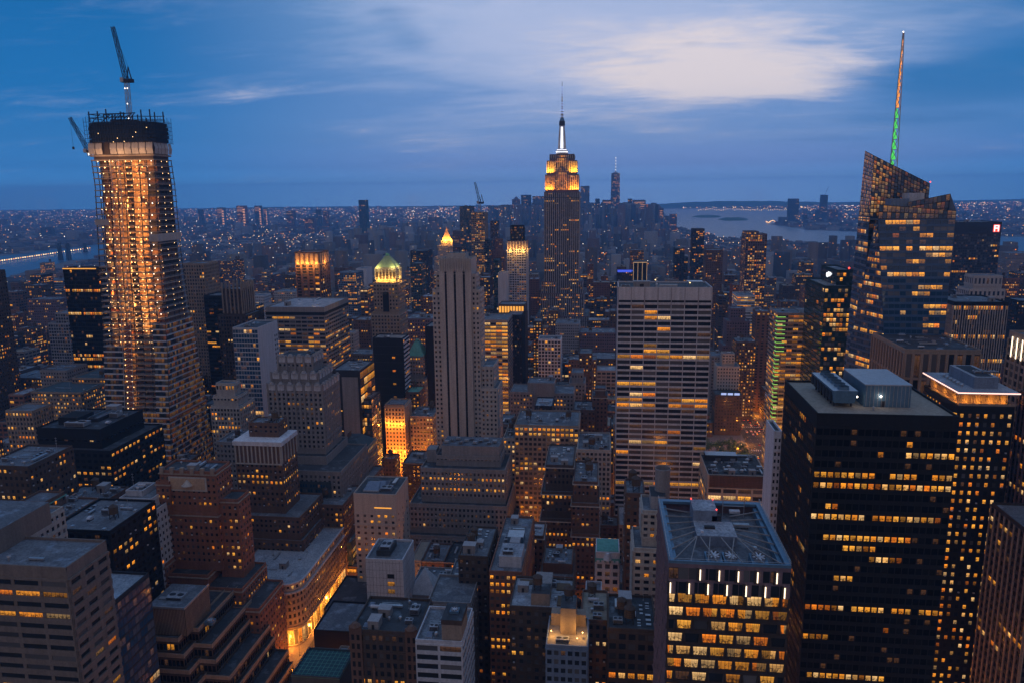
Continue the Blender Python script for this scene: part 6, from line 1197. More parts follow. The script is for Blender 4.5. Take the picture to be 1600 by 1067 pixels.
b = bld('office_tower', 'pale gridded tower with a yellow lit crown and black top box', [(792, 822, 377, 1150, 36, None, dict(tb=13)), (797, 817, 353, 1158, 24, None, dict(wall_='dark', st_='fins'))], 'plum', dict(bw=3.6, fh=3.7, pf=.3, sf=.34, rd=.5, nu=1, pm='pale', sm='pale'), dict(p=.25, row=.02, k=.3), clut=0, short='the lit-crown tower', done=False)
x0, x1, y0, y1, z = b.boxes[0]
for i in range(7): q = x0+(x1-x0-2)*i/6; b.trim.box(q, q+2, y0-.8, y0-.05, z-12.5, z-.5, 'sand')
b.done(); crownlamps(b, 0, (1, .5, .1), -14, 7000, 5, 3)
b = bld('office_block', 'dark block topped by a glowing yellow arcade storey', [(779, 820, 476, 905, 30)], 'umber', 'pier', Wl(.05, 0), clut=0, short='the glowing arcade block', done=False, tb=12)
x0, x1, y0, y1, z = b.boxes[0]; ar = MB()
for i in range(9): q = x0+.6+(x1-x0-1.2)*i/9; ar.box(q, q+(x1-x0)/9-1.2, y0-.2, y0-.05, z-10, z-2.4, 'arcade', None, True)
b.extra.append(('arcade_window', ar)); b.done()
b = bld('office_tower', 'glass office tower with nearly every floor glowing yellow, right of the tall limestone tower', [(748, 793, 500, 800, 44)], 'greystone', dict(bw=6, fh=4.0, pf=.05, sf=.36, rd=.3, nu=4), Wl(.85, .7, 1.0), side='curtain', litside=Wl(.02, 0), clut=3, tank=False, short='the all-lit yellow tower', tb=2.5, glass='glass')
bld('office_tower', 'black slab behind the all-lit yellow tower', [(792, 815, 492, 870, 40)], 'dark', 'pier', Wl(.02, 0), clut=1, tank=False)
bld('apartment_tower', 'white square-gridded tower with a dark roof, below the gold-crowned skyscraper', [(841, 876, 530, 850, 24)], 'white', dict(bw=3.7, fh=3.9, pf=.26, sf=.26, rd=.6, nu=1), Wl(.14, .06, .9), clut=3, tank=False, short='the white gridded tower')
bld('stone_block', 'dark crown block with an orange-lit floor left of the white gridded tower', [(833, 846, 502, 930, 26)], 'umber', 'punch', Wl(.6, .3, .9), clut=0)
bld('stone_block', 'grey stone block with a tall blank front and stepped wings, right of the limestone tower', [(824, 866, 598, 648, 22, None, dict(st_=None)), (797, 832, 612, 644, 30), (864, 896, 614, 650, 30), (790, 828, 660, 636, 36)], 'greystone', 'punch', Wl(.14, .04, .9), clut=3, short='the blank-fronted grey block', tank=False)
bld('stone_tower', 'gothic grey tower with pointed gables right of the white gridded tower', [(893, 911, 582, 690, 20), (889, 914, 598, 686, 26)], 'greystone', 'punch', Wl(.22, 0, .9), clut=0, short='the gothic grey tower')
bld('loft_block', 'dark brown slab with bright window columns left of the white-framed slab', [(905, 925, 552, 770, 30)], 'umber', 'punch', Wl(.32, 0, 1.1), clut=1)
bld('stone_tower', 'small brown ornamented tower standing just left of the white-framed slab', [(930, 946, 606, 622, 14), (926, 949, 618, 618, 20)], 'brown_brick', 'punch', Wl(.04, 0), clut=0, short='the small ornamented tower', cornice='sand')
b = bld('stone_block', 'wide tan block with two bright rows of windows under its roof', [(804, 904, 664, 532, 40)], 'tan', dict(bw=3.4, fh=3.9, pf=.34, sf=.45, rd=.4, vert=1, nu=2), Wl(.12, .05, .95, rows=(0, 1, 8)), clut=9, tank=True, short='the wide tan block', cornice='sand')
bld('stone_block', 'tan wing with lit windows left of the wide tan block', [(786, 805, 684, 536, 36)], 'sand', 'punch', Wl(.25, .15, .9), clut=3)
bld('stone_block', 'tan corniced block with a cluttered roof at the left foot of the white-framed slab', [(902, 954, 702, 505, 40)], 'limestone', 'pier', Wl(.05, .0), clut=9, cornice='limestone', short='the tan corniced block')
bld('stone_block', 'grey windowed wing right of the tall limestone tower base', [(775, 798, 662, 590, 30)], 'greystone', 'punch', Wl(.14, 0), clut=3)
# around the big banded office and behind
bld('office_block', 'blue-windowed mid-rise with a lit top floor right of the orange-crowned tower', [(528, 556, 426, 1250, 40)], 'bluegrey', 'grid', Wl(.2, .03, .8), clut=1, tank=False)
bld('apartment_block', 'pale small cube block right of the blue-windowed mid-rise', [(556, 572, 420, 1500, 40)], 'white', None, clut=0)
bld('apartment_block', 'pale terraced block left of the orange-crowned tower', [(428, 462, 456, 1150, 40)], 'limestone', 'punch', Wl(.1, 0), clut=3)
bld('apartment_block', 'whitish stepped block between the buttress-crowned tower and the banded office', [(390, 412, 462, 1100, 26), (386, 416, 480, 1095, 40)], 'pale', 'punch', Wl(.08, 0), clut=0)
bld('apartment_block', 'dark wide block left of the orange-crowned tower', [(398, 427, 430, 1500, 60)], 'plum', 'punch', Wl(.08, 0), clut=0)
bld('apartment_tower', 'dark blue apartment tower right of the green pyramid tower', [(641, 658, 412, 1150, 30)], 'slate', 'punch', Wl(.22, 0, .8), clut=0)
bld('apartment_tower', 'dark tower with lit dots left of the tall limestone tower', [(641, 668, 392, 1500, 40)], 'charcoal', 'punch', Wl(.1, 0, .8), clut=0)
bld('apartment_tower', 'brown apartment slab right of the big banded office', [(552, 578, 500, 900, 30)], 'brown_brick', 'punch', Wl(.08, 0), clut=1)
bld('apartment_tower', 'cream narrow tower right of the brown apartment slab', [(534, 552, 520, 860, 20)], 'sand', 'punch', Wl(.04, 0), clut=0)
bld('apartment_block', 'broad plum block behind the black slab and left of the limestone tower', [(632, 676, 498, 860, 40)], 'plum', 'punch', Wl(.1, .03, .8), clut=2)
bld('office_tower', 'black shaft filling the gap left of the tall limestone tower', [(664, 680, 510, 740, 30)], 'dark', None, clut=0)
bld('apartment_block', 'grey block with rooftop sheds behind the white gridded tower', [(868, 905, 506, 1010, 40)], 'concrete', 'punch', Wl(.08, 0), clut=4)
bld('apartment_block', 'dim long block at the foot of the gold-crowned skyscraper', [(906, 962, 520, 1000, 40)], 'plum', 'punch', Wl(.1, 0), clut=4)
bld('apartment_block', 'dark block with a lit roof terrace at lower right of the gold-crowned skyscraper', [(912, 962, 560, 880, 40)], 'umber', 'punch', Wl(.12, 0), clut=4)
bld('apartment_block', 'low brown block left of the small ornamented tower', [(896, 930, 640, 610, 30)], 'umber', 'punch', Wl(.06, 0), clut=3)
# far skyline beyond the river and downtown
FAR = [(560, 572, 313, 4300, 'glass_tower', 'teal', 'lone blue glass slab rising on the far left skyline'), (369, 381, 322, 6200, 'unfinished_tower', 'rust', 'pink-lit tower under scaffolding on the far left skyline'),
       (338, 348, 325, 6500, 'far_tower', 'bluegrey', 'pale-topped far tower left of the pink-lit tower'), (309, 315, 328, 6600, 'far_tower', 'slate', 'small blue far tower just right of the unfinished skyscraper'), (397, 406, 322, 6700, 'far_tower', 'slate', 'dark far tower right of the pink-lit tower'), (411, 416, 326, 6800, 'far_tower', 'bluegrey', 'thin pale far tower, second right of the pink-lit tower'),
       (447, 458, 330, 6000, 'far_tower', 'plum', 'broad dim far tower above the orange-crowned tower'), (493, 500, 328, 6300, 'far_tower', 'slate', 'dim far tower left of the lone blue slab'), (504, 512, 330, 6000, 'far_tower', 'plum', 'reddish far tower close left of the lone blue slab'), (476, 490, 341, 5200, 'far_tower', 'plum', 'lit-striped far block left of the lone blue slab'),
       (669, 685, 340, 5200, 'far_tower', 'plum', 'broad dark far tower above the golden pyramid spire'), (786, 797, 324, 5600, 'far_tower', 'plum', 'reddish capped tower at the left end of the downtown cluster'), (762, 770, 322, 5900, 'far_tower', 'bluegrey', 'pale thin downtown tower left of the cluster'), (771, 781, 323, 5800, 'far_tower', 'slate', 'dim downtown tower beside the pale thin one'),
       (800, 812, 312, 5700, 'far_tower', 'plum', 'stepped downtown tower with a lit peak'), (814, 829, 305, 5750, 'far_tower', 'slate', 'tall broad downtown tower left of the gold-crowned skyscraper'), (832, 849, 307, 5900, 'far_tower', 'bluegrey', 'flat-topped downtown tower touching the gold-crowned skyscraper'), (907, 921, 291, 5500, 'far_tower', 'bluegrey', 'tall pale downtown tower right of the gold-crowned skyscraper'),
       (930, 937, 311, 5600, 'far_tower', 'slate', 'thin dark downtown tower left of the antenna skyscraper'), (941, 956, 313, 5400, 'far_tower', 'plum', 'pink-lit downtown block before the antenna skyscraper'), (968, 977, 322, 5600, 'far_tower', 'slate', 'dark downtown tower right of the antenna skyscraper'), (981, 988, 311, 5500, 'far_tower', 'slate', 'slim downtown tower with a dark blue face'),
       (989, 1009, 313, 5300, 'far_tower', 'bluegrey', 'broad downtown office with lit crown floors'), (1012, 1022, 327, 5200, 'far_tower', 'plum', 'low purple downtown tower by the harbour'), (1021, 1037, 326, 5100, 'far_tower', 'plum', 'domed downtown office glowing orange'), (1038, 1046, 338, 5200, 'far_tower', 'bluegrey', 'small pale downtown block by the harbour'), (1047, 1058, 335, 5000, 'far_tower', 'plum', 'last brown tower of downtown beside the harbour'),
       (850, 856, 320, 5600, 'far_tower', 'slate', 'narrow downtown tower half behind the gold-crowned skyscraper'), (1234, 1249, 311, 6700, 'glass_tower', 'slate', 'broad blue tower on the far shore of the harbour'), (1284, 1294, 305, 6900, 'unfinished_tower', 'slate', 'slim tower with a crane tip on the far shore'), (1276, 1285, 328, 6800, 'far_tower', 'slate', 'short dark tower left of the slim far-shore tower'),
       (1296, 1310, 328, 6600, 'far_tower', 'plum', 'wide dim tower right of the slim far-shore tower'), (1255, 1262, 336, 6700, 'far_tower', 'slate', 'small block between the two far-shore towers'), (1312, 1320, 334, 6900, 'far_tower', 'bluegrey', 'pale small block right of the far-shore cluster'), (1506, 1514, 333, 7500, 'far_tower', 'slate', 'faint far tower behind the red-white signed slab')]
for (xl, xr, yt, Y, nm, m, lab) in FAR:
    b = Bld(nm, lab); b.glass = 'glass_far'; p, q = atY(xl, yt, Y), atY(xr, yt, Y); w = q[0]-p[0]
    s_ = dict(bw=max(7, w/8), fh=9, pf=.4, sf=.4, rd=.5, nu=1); b.box(p[0], q[0], Y, Y+w*.9, 0, p[2], m, s_, dict(p=.05 if m in ('slate', 'teal') else .16, row=.05, k=.8), side=None, par=1)
    if 'lit crown' in lab or 'glowing' in lab or 'pink-lit' in lab:
        for j in range(3): b.wins.append(([(p[0]+w*.1, Y-.9, p[2]-20-j*14), (q[0]-w*.1, Y-.9, p[2]-20-j*14), (q[0]-w*.1, Y-.9, p[2]-14-j*14), (p[0]+w*.1, Y-.9, p[2]-14-j*14)], 'glass_far', (.7, .3, .15, 0), 1))
    if 'peak' in lab or 'domed' in lab or 'capped' in lab:
        b.trim.cyl(p[0]+w/2, Y+w*.45, p[2]-1, p[2]+w*.35, w*.42, w*.06, m, 8)
    if 'pink-lit tower' in lab:
        for j in range(14): b.wins.append(([(q[0]-w*.2, Y-1, p[2]-40-j*22), (q[0]+w*.08, Y-1, p[2]-40-j*22), (q[0]+w*.08, Y-1, p[2]-28-j*22), (q[0]-w*.2, Y-1, p[2]-28-j*22)], 'glass_far', (1.6, .7, .35, 0), 1))
    if 'crane tip' in lab: b.trim.beam((p[0]+w*.6, Y+20, p[2]), (p[0]+w*1.1, Y+20, p[2]+70), 2.5, 'charcoal')
    b.done(False)
b = Bld('glass_skyscraper', 'tall tapering downtown skyscraper with a white antenna, right of the gold-crowned one'); b.glass = 'glass_far'; b.short = 'the antenna skyscraper'
Y = 5860; p, q = atY(955.5, 271, Y), atY(968.5, 271, Y); z = p[2]; w = q[0]-p[0]; c_ = (p[0]+q[0])/2
b.facade((c_-w*.62, Y, 0), (c_+w*.62, Y, 0), (c_+w*.5, Y, z), (c_-w*.5, Y, z), dict(bw=8, fh=10, pf=.3, sf=.3, rd=.5, nu=1), 'bluegrey', dict(p=.25, row=.06, k=.6)); b.wall.frustum((c_-w*.62, c_+w*.62, Y+.2, Y+64, 0), (c_-w*.5, c_+w*.5, Y+.2, Y+60, z), 'bluegrey')
b.boxes.append((c_-w/2, c_+w/2, Y, Y+60, z)); an = MB(); an.cyl(c_, Y+30, z, z+8, 18, 16, 'steel', 12); an.cyl(c_, Y+30, z+8, atY(962, 245, Y)[2], 3.2, 1.2, 'steel', 8); b.extra.append(('antenna', an)); al = MB()
for j in range(5): al.cyl(c_, Y+30, z+20+j*22, z+28+j*22, 4, 4, 'mast_white', 8)
b.extra.append(('antenna_lamp', al)); b.done(False)
# ================================================================== setting: ground, water, hills, avenues
def struct(mb, name, label=None):
    o = mb.build(name, off=(0, 0, 0)); o['kind'] = 'structure'
    if label: o['label'] = label
    return o
m = MB(); m.poly([(-19000, -1500, 0), (19000, -1500, 0), (19000, 18500, 0), (-19000, 18500, 0)], 'citywall'); struct(m, 'ground', 'dark ground under the whole city')
def pxpoly(pts, z): return [atZ(x, y, z) for x, y in pts]
HARB = [(1030, 327), (1130, 326), (1240, 329), (1236, 348), (1197, 350.5), (1232, 355), (1262, 360), (1345, 363), (1420, 366), (1640, 372), (1640, 404), (1560, 398), (1450, 392), (1345, 387), (1285, 384), (1235, 379.5), (1165, 376), (1130, 374), (1105, 366), (1060, 357), (1050, 344)]
harb = pxpoly(HARB, .6); m = MB(); m.poly([(x, y, .6) for x, y, _ in harb], 'water'); struct(m, 'water', 'pale harbour water between downtown and the far shore')
ERIV = [(-90, 416), (0, 401), (75, 391), (165, 380), (240, 374), (240, 388), (165, 404), (112, 407), (40, 425), (0, 437), (-90, 462)]
eriv = pxpoly(ERIV, .6); m = MB(); m.poly([(x, y, .6) for x, y, _ in eriv], 'water'); struct(m, 'water', 'river water behind the unfinished skyscraper')
def inside(px, py, poly):
    r = np.zeros(np.shape(px), bool); n = len(poly); j = n-1
    for i in range(n):
        xi, yi = poly[i][0], poly[i][1]; xj, yj = poly[j][0], poly[j][1]
        with np.errstate(divide='ignore', invalid='ignore'):
            c = ((yi > py) != (yj > py)) & (px < (xj-xi)*(py-yi)/(yj-yi+1e-9)+xi)
        r ^= c; j = i
    return r
for pts, lab in (([(1080, 339.5), (1090, 338), (1110, 337.6), (1128, 339), (1120, 340.6), (1095, 340.8)], 'left low dark island in the harbour'), ([(1121, 343.5), (1130, 342), (1155, 341.5), (1170, 343), (1165, 345), (1135, 345.5)], 'right low dark island in the harbour')):
    q = pxpoly(pts, 1); cx = sum(p[0] for p in q)/len(q); cy = sum(p[1] for p in q)/len(q); m = MB(); k = len(q)
    for i in range(k):
        a, b = q[i], q[(i+1) % k]; A_, B_ = (a[0]*.7+cx*.3, a[1]*.7+cy*.3, 14), (b[0]*.7+cx*.3, b[1]*.7+cy*.3, 14); m.poly([(a[0], a[1], .5), (b[0], b[1], .5), B_, A_], 'leaves'); m.poly([A_, B_, (cx, cy, 20)], 'leaves')
    struct(m, 'island', lab)
def ridge(x0, x1, Y, h, lab, seed):
    rng = random.Random(seed); m = MB(); n = 40; top = []
    for i in range(n+1):
        t = i/n; e = math.sin(math.pi*t)**.5; top.append(h*e*(.72+.28*math.sin(t*5+seed)+rng.uniform(-.05, .05)))
    for i in range(n):
        a, b = x0+(x1-x0)*i/n, x0+(x1-x0)*(i+1)/n
        m.poly([(a, Y-1200, 0), (b, Y-1200, 0), (b, Y, top[i+1]), (a, Y, top[i])], 'leaves'); m.poly([(a, Y, top[i]), (b, Y, top[i+1]), (b, Y+1500, 0), (a, Y+1500, 0)], 'leaves')
    struct(m, 'hills', lab)
ridge(700, 6200, 14500, 118, 'low ridge of hills beyond the harbour', 1); ridge(-9000, -300, 16500, 70, 'long low hills on the left horizon', 2); ridge(5600, 14000, 17000, 90, 'low hills at the right horizon', 4)
# avenues with kerbs and lane lines
def avenue(x0, x1, y0, y1, lab):
    m = MB(); m.poly([(x0, y0, .02), (x1, y0, .02), (x1, y1, .02), (x0, y1, .02)], 'asphalt'); struct(m, 'road', lab)
    m = MB(); m.box(x0-4.5, x0, y0, y1, .0, .15, 'pavement'); m.box(x1, x1+4.5, y0, y1, .0, .15, 'pavement'); struct(m, 'pavement', lab.replace('avenue', 'pavements along the avenue'))
    m = MB(); n = 4
    for i in range(1, n):
        x = x0+(x1-x0)*i/n; y = y0
        while y < y1: m.poly([(x-.1, y, .026), (x+.1, y, .026), (x+.1, y+4, .026), (x-.1, y+4, .026)], 'paint_line'); y += 11
    y = y0+20
    while y < y1:
        for i in range(12): x = x0+1+(x1-x0-2)*i/12; m.poly([(x, y, .03), (x+.8, y, .03), (x+.8, y+3.5, .03), (x, y+3.5, .03)], 'paint_line')
        y += 80.5
    struct(m, 'road_markings', lab.replace('avenue', 'painted lines on the avenue'))
avenue(-169.5, -158, 180, 900, 'brightly lit avenue at lower left'); avenue(153, 181, 500, 1500, 'busy avenue beside the park')

# ================================================================== street furniture, trees, cars
def make_lamp():
    r = empty('street_lamp', (0, 0, 0), '', 'street lamp'); p = MB(); p.cyl(0, 0, .15, .8, .22, .16, 'charcoal', 8); p.cyl(0, 0, .8, 8.4, .11, .07, 'charcoal', 8); p.beam((0, 0, 8.3), (2.2, 0, 8.9), .1, 'charcoal'); p.build('post', r)
    h = MB(); h.box(1.8, 2.9, -.2, .2, 8.75, 8.95, 'charcoal'); h.build('lamp_head', r); g = MB(); g.box(1.9, 2.8, -.16, .16, 8.66, 8.74, 'lamp_orange', None, True); g.build('lamp_glass', r); return r
def dup(src, loc, rz=0, label=None, scale=1):
    r = src.copy(); C.objects.link(r); r.location = loc; r.rotation_euler = (0, 0, rz); r['_o'] = tuple(loc); r.scale = (scale,)*3
    if label: r['label'] = label
    for ch in src.children:
        if ch.type == 'LIGHT': continue
        c = ch.copy(); C.objects.link(c); c.parent = r
    return r
L0_ = make_lamp(); L0_['group'] = 'lamps along the bright avenue'; first = True
for y in range(352, 500, 24):
    for x, rz in ((-171, 0), (-156.5, math.pi)):
        lab = 'orange street lamp on the pavement of the bright avenue at lower left'
        if first: o = L0_; o.location = (x, y, 0); o['_o'] = (x, y, 0); o['label'] = lab; first = False
        else: o = dup(L0_, (x, y, 0), rz, lab)
        lamp('lamp_light', (x+(2.3 if rz == 0 else -2.3), y, 8.2), 5200, (1, .30, .03), None, .25)
for i, y in enumerate(range(600, 1080, 36)):
    for x, rz in ((150.5, 0), (183.5, math.pi)):
        o = dup(L0_, (x, y, 0), rz, 'orange street lamp on the busy avenue beside the park'); o['group'] = 'lamps along the park avenue'
        if (i+(rz > 0)) % 2: lamp('lamp_light', (x+(2.3 if rz == 0 else -2.3), y, 8.2), 14000, (1, .31, .03), None, .25)
for n in (46, 45, 44, 43, 42, 41, 40):
    y = (49.3-n)*80.5
    for x in range(-130, 140, 38):
        o = dup(L0_, (x, y-6.5, 0), math.pi/2, 'orange street lamp on a dark side street between the blocks'); o['group'] = 'lamps along the side streets'; lamp('lamp_light', (x, y-4, 8.2), 15000, (1, .31, .03), None, .25)
for y in range(520, 900, 45): lamp('lamp_light', (-164, y, 9), 16000, (1, .31, .03), None, .25)
lamp('shop_glow', (-171.4, 400, 5), 6500, (1, .31, .03), None, .8); lamp('shop_glow', (-179, 381.6, 5), 9000, (1, .31, .03), None, .8); lamp('shop_glow', (-171, 430, 6), 6500, (1, .31, .03), None, .8); lamp('shop_glow', (-170.5, 470, 10), 12000, (1, .4, .06), None, .8); lamp('shop_glow', (-170.5, 488, 10), 12000, (1, .4, .06), None, .8)
for yy in (650, 672): lamp('shop_glow', (178, yy, 14), 60000, (1, .4, .06), None, .8)
def make_car(paint, taxi=False):
    r = empty('car', (0, 0, 0), '', 'car'); m = MB(); m.frustum((-.88, .88, -2.2, 2.2, .3), (-.9, .9, -2.25, 2.25, .75), paint, None, True); m.frustum((-.9, .9, -2.25, 2.25, .75), (-.82, .82, -2.1, 2.1, .95), paint); m.frustum((-.78, .78, -1.7, 1.1, .95), (-.62, .62, -1.1, .45, 1.45), 'dark', paint)
    if taxi: m.box(-.3, .3, -.4, -.2, 1.45, 1.6, 'bulb')
    m.build('body', r)
    for x in (-.8, .8):
        for y in (-1.35, 1.35):
            w = MB(); k = []
            for s in (-.1, .1): k.append([(x+s, y+.33*math.cos(t*math.pi/5), .33+.33*math.sin(t*math.pi/5)) for t in range(10)])
            for t in range(10): w.poly([k[0][t], k[0][(t+1) % 10], k[1][(t+1) % 10], k[1][t]], 'rubber')
            w.poly(k[0], 'rubber'); w.poly(k[1], 'rubber'); w.build('wheel', r)
        h = MB(); h.box(x*.75-.18, x*.75+.18, -2.3, -2.24, .55, .75, 'headlight', None, True); h.build('headlight', r)
        h = MB(); h.box(x*.75-.18, x*.75+.18, 2.24, 2.3, .6, .78, 'taillight', None, True); h.build('taillight', r)
    return r
rng = random.Random(11); protos = [make_car('car_black'), make_car('car_yellow', True), make_car('car_white')]; used = [False]*3
for k, (ax, ys, lab, grp) in enumerate((((-168, -165.2, -162.4, -159.8), range(352, 520, 9), 'heading up the brightly lit avenue at lower left', 'cars on the bright avenue'), ((156, 160.5, 165, 169.5, 174, 178), range(640, 1050, 11), 'in traffic on the busy avenue beside the park', 'cars on the park avenue'))):
    for y in ys:
        for x in ax:
            if rng.random() > (.34 if k == 0 else .42): continue
            c = rng.choice((0, 0, 1, 1, 2)); nm = ('black car', 'yellow taxi with a roof light', 'white car')[c]; loc = (x+rng.uniform(-.3, .3), y+rng.uniform(-2, 2), .02); rz = math.pi if (k == 1) else 0
            if not used[c]: o = protos[c]; o.location = loc; o.rotation_euler = (0, 0, rz); used[c] = True
            else: o = dup(protos[c], loc, rz)
            o['label'] = f'{nm} {lab}'; o['group'] = f'{nm.split(" with")[0]}s, {grp}'
def make_tree(seed, h, lit=False):
    rng = random.Random(seed); r = empty('tree', (0, 0, 0), '', 'tree'); t = MB(); t.cyl(0, 0, 0, h*.4, .32, .2, 'wood', 8, ox=.1)
    for i in range(6): a = i*1.05+rng.random(); t.beam((.1, 0, h*.36), (math.cos(a)*h*.22, math.sin(a)*h*.22, h*(.6+.15*rng.random())), .14, 'wood')
    t.build('trunk', r); c = MB(); cl = [(rng.gauss(0, h*.16), rng.gauss(0, h*.16), h*(.42+.5*rng.random()), h*rng.uniform(.09, .17)) for _ in range(13)]
    for (x, y, z, q) in cl:
        for _ in range(44):
            d = Vector((rng.gauss(0, 1), rng.gauss(0, 1), rng.gauss(0, 1))).normalized()*q*rng.uniform(.55, 1.05); p = Vector((x, y, z))+d*Vector((1, 1, .8)).length/1.6
            a = Vector((rng.gauss(0, 1), rng.gauss(0, 1), rng.gauss(0, .6))).normalized()*.34*h/14; b_ = a.cross(Vector((rng.gauss(0, 1), rng.gauss(0, 1), rng.gauss(0, 1)))).normalized()*.28*h/14
            c.poly([p-a, p+b_, p+a, p-b_], 'leaves')
    c.build('crown', r); return r
tp = [make_tree(s, h) for s, h in ((1, 15), (2, 17), (3, 14), (4, 16))]; ut = [0]*4
tr_pos = []
for i in range(11):
    for j in range(7):
        x, y = 36+i*10.2+rng.uniform(-2, 2), 690+j*11+rng.uniform(-2, 2)
        if 56 < x < 108 and 704 < y < 730: continue
        tr_pos.append((x, y, 'leafy plane tree in the dark park grove left of the busy avenue', 'trees in the park grove'))
for y in range(432, 500, 13): tr_pos.append((-157.5, y, 'street tree lit orange on the bright avenue pavement', 'street trees on the bright avenue'))
for i, (x, y, lab, grp) in enumerate(tr_pos):
    k = i % 4; sc = rng.uniform(.85, 1.15)*(.75 if x < 0 else 1)
    if not ut[k]: o = tp[k]; o.location = (x, y, 0); o.scale = (sc,)*3; ut[k] = 1
    else: o = dup(tp[k], (x, y, 0), rng.uniform(0, 6), None, sc)
    o['label'] = lab; o['group'] = grp
m = MB()
for _ in range(120):
    x, y = rng.uniform(34, 146), rng.uniform(672, 692) if rng.random() < .6 else rng.uniform(690, 780); m.bulb((x, y, rng.uniform(3, 5)), rng.uniform(.25, .5), rng.choice(('bulb', 'lamp_orange', 'bulb')))
o = m.build('park_lights', off=(0, 0, 0)); tag(o, 'scattered small lamps glowing among the park trees', 'park lights', kind='stuff')
for x in (50, 80, 112, 138): lamp('park_light', (x, 680, 6), 7000, (1, .68, .28), None, .4)
# bridge towers over the river, far left
for px, lab in ((92, 'left pier of the hazy river bridge'), (105, 'middle pier of the hazy river bridge'), (132, 'right pier of the hazy river bridge')):
    Y = 3050 if px < 120 else 3500; p = atY(px, 381, Y); r = empty('bridge_tower', (p[0], Y, 0), lab, 'bridge tower'); m = MB(); s = MB(); h = p[2]
    for dx in (-7, 7): m.frustum((p[0]+dx-4, p[0]+dx+4, Y-4, Y+4, 0), (p[0]+dx*.6-2.5, p[0]+dx*.6+2.5, Y-3, Y+3, h), 'slate')
    for t in (.45, .72, .96): s.box(p[0]-7, p[0]+7, Y-2.5, Y+2.5, h*t, h*t+4, 'slate', None, True)
    m.build('leg', r); s.build('cross_beam', r)

# ================================================================== the blocks between: lots on the street grid
AVE = [-1230, -1000, -790, -630, -470, -322, -163.5, 167, 445, 733, 1013, 1290, 1570]
HALF = {-163.5: 10, 167: 20}
rng = random.Random(5); lots = []
hero_boxes = [(b, lab, short) for lab, bs, short in HERO for b in bs]
big = [h for h in hero_boxes if h[0][2] < 1500]
Ys = [49.3*80.5-80.5*n+0 for n in range(48, 29, -1)]
PARK = (20, 150, 672, 800)
FREE = [(-190, -134, 612, 642)]
def hits(x0, x1, y0, y1):
    for (a, e, c, d) in FREE:
        if x0 < e and x1 > a and y0 < d and y1 > c: return True
    for (b, _, _) in big:
        if x0 < b[1]+1.5 and x1 > b[0]-1.5 and y0 < b[3]+1.5 and y1 > b[2]-1.5: return True
    return x0 < PARK[1] and x1 > PARK[0] and y0 < PARK[3] and y1 > PARK[2]
for n in range(48, 29, -1):
    ys = (49.3-n)*80.5
    for (ya, yb) in ((ys+9, ys+38), (ys+39, ys+71)):
        for a, e in zip(AVE, AVE[1:]):
            x = a+HALF.get(a, 14); end = e-HALF.get(e, 14)
            while x < end-9:
                w = min(rng.choice((12, 15, 18, 22, 26, 32)), end-x)
                if end-x-w < 9: w = end-x
                h = rng.choice((14, 18, 22, 26, 32, 40, 48, 56)) if ya > 420 else rng.choice((16, 20, 26, 34, 42))
                if ya > 560: h = rng.choice((20, 26, 34, 44, 54, 64, 76, 90))
                if ya > 560 and 20 < x < 190: h = min(h, 36 if ya > 820 else 16)
                if ya > 860 and rng.random() < .13 and not (-125 < x < -10 and ya < 1240): h = rng.choice((80, 95, 110, 125))
                x0, x1 = x+.3, x+w-.3; x += w
                d = yb-ya; y0 = ya
                if hits(x0, x1, y0, yb):
                    # keep what is left of the lot beside its big neighbour
                    ok = False
                    for (q0, q1, r0, r1) in ((x0, x1, y0, y0+d*.5), (x0, x1, y0+d*.5, yb), (x0, x0+w*.5, y0, yb), (x0+w*.5, x1, y0, yb)):
                        if not hits(q0, q1, r0, r1): x0_, x1_, y0_, yb_ = q0, q1, r0, r1; ok = True; break
                    if not ok: continue
                    lots.append((x0_, x1_, y0_, yb_, min(h, 40)))
                else: lots.append((x0, x1, y0, yb-rng.uniform(0, 4), h))
# what of it can be seen: an id picture, far to near
IW, IH = 800, 534
idb = np.full((IH, IW), -1, int)
items = [(b[2], b, -2-i) for i, (b, _, _) in enumerate(hero_boxes)]+[(l[2], l, i) for i, l in enumerate(lots)]
items.sort(key=lambda t: -t[0])
def hull(ps):
    ps = sorted(set(ps)); 
    if len(ps) < 3: return ps
    def half(q):
        o = []
        for p in q:
            while len(o) >= 2 and (o[-1][0]-o[-2][0])*(p[1]-o[-2][1])-(o[-1][1]-o[-2][1])*(p[0]-o[-2][0]) <= 0: o.pop()
            o.append(p)
        return o
    a, b = half(ps), half(ps[::-1]); return a[:-1]+b[:-1]
def fill(b, val):
    ps = [proj(x, y, z) for x in b[:2] for y in b[2:4] for z in (0, b[4])]
    if any(p[0] < -9000 for p in ps): return
    h = hull([(p[0]/2, p[1]/2) for p in ps]); xs = [p[0] for p in h]; ysv = [p[1] for p in h]
    a, c, d, e = max(0, int(min(xs))), min(IW, int(max(xs))+1), max(0, int(min(ysv))), min(IH, int(max(ysv))+1)
    if c <= a or e <= d: return
    gx, gy = np.meshgrid(np.arange(a, c)+.5, np.arange(d, e)+.5); mk = np.ones(gx.shape, bool); n = len(h)
    for i in range(n): p, q = h[i], h[(i+1) % n]; mk &= ((q[0]-p[0])*(gy-p[1])-(q[1]-p[1])*(gx-p[0])) >= 0
    idb[d:e, a:c][mk] = val
for _, b, v in items: fill(b, v)
cnt = np.bincount(idb[idb >= 0], minlength=len(lots))
order = [i for i in np.argsort(-cnt) if cnt[i] > 10][:175]; keep = set(order)
COLS = ['brown_brick', 'red_brick', 'umber', 'umber', 'buff', 'greystone', 'brown_brick', 'charcoal']; CN = dict(brown_brick='brown brick', red_brick='red brick', umber='dark brown', buff='buff', tan='tan', greystone='grey stone', limestone='pale stone', plum='plum-grey', charcoal='black')
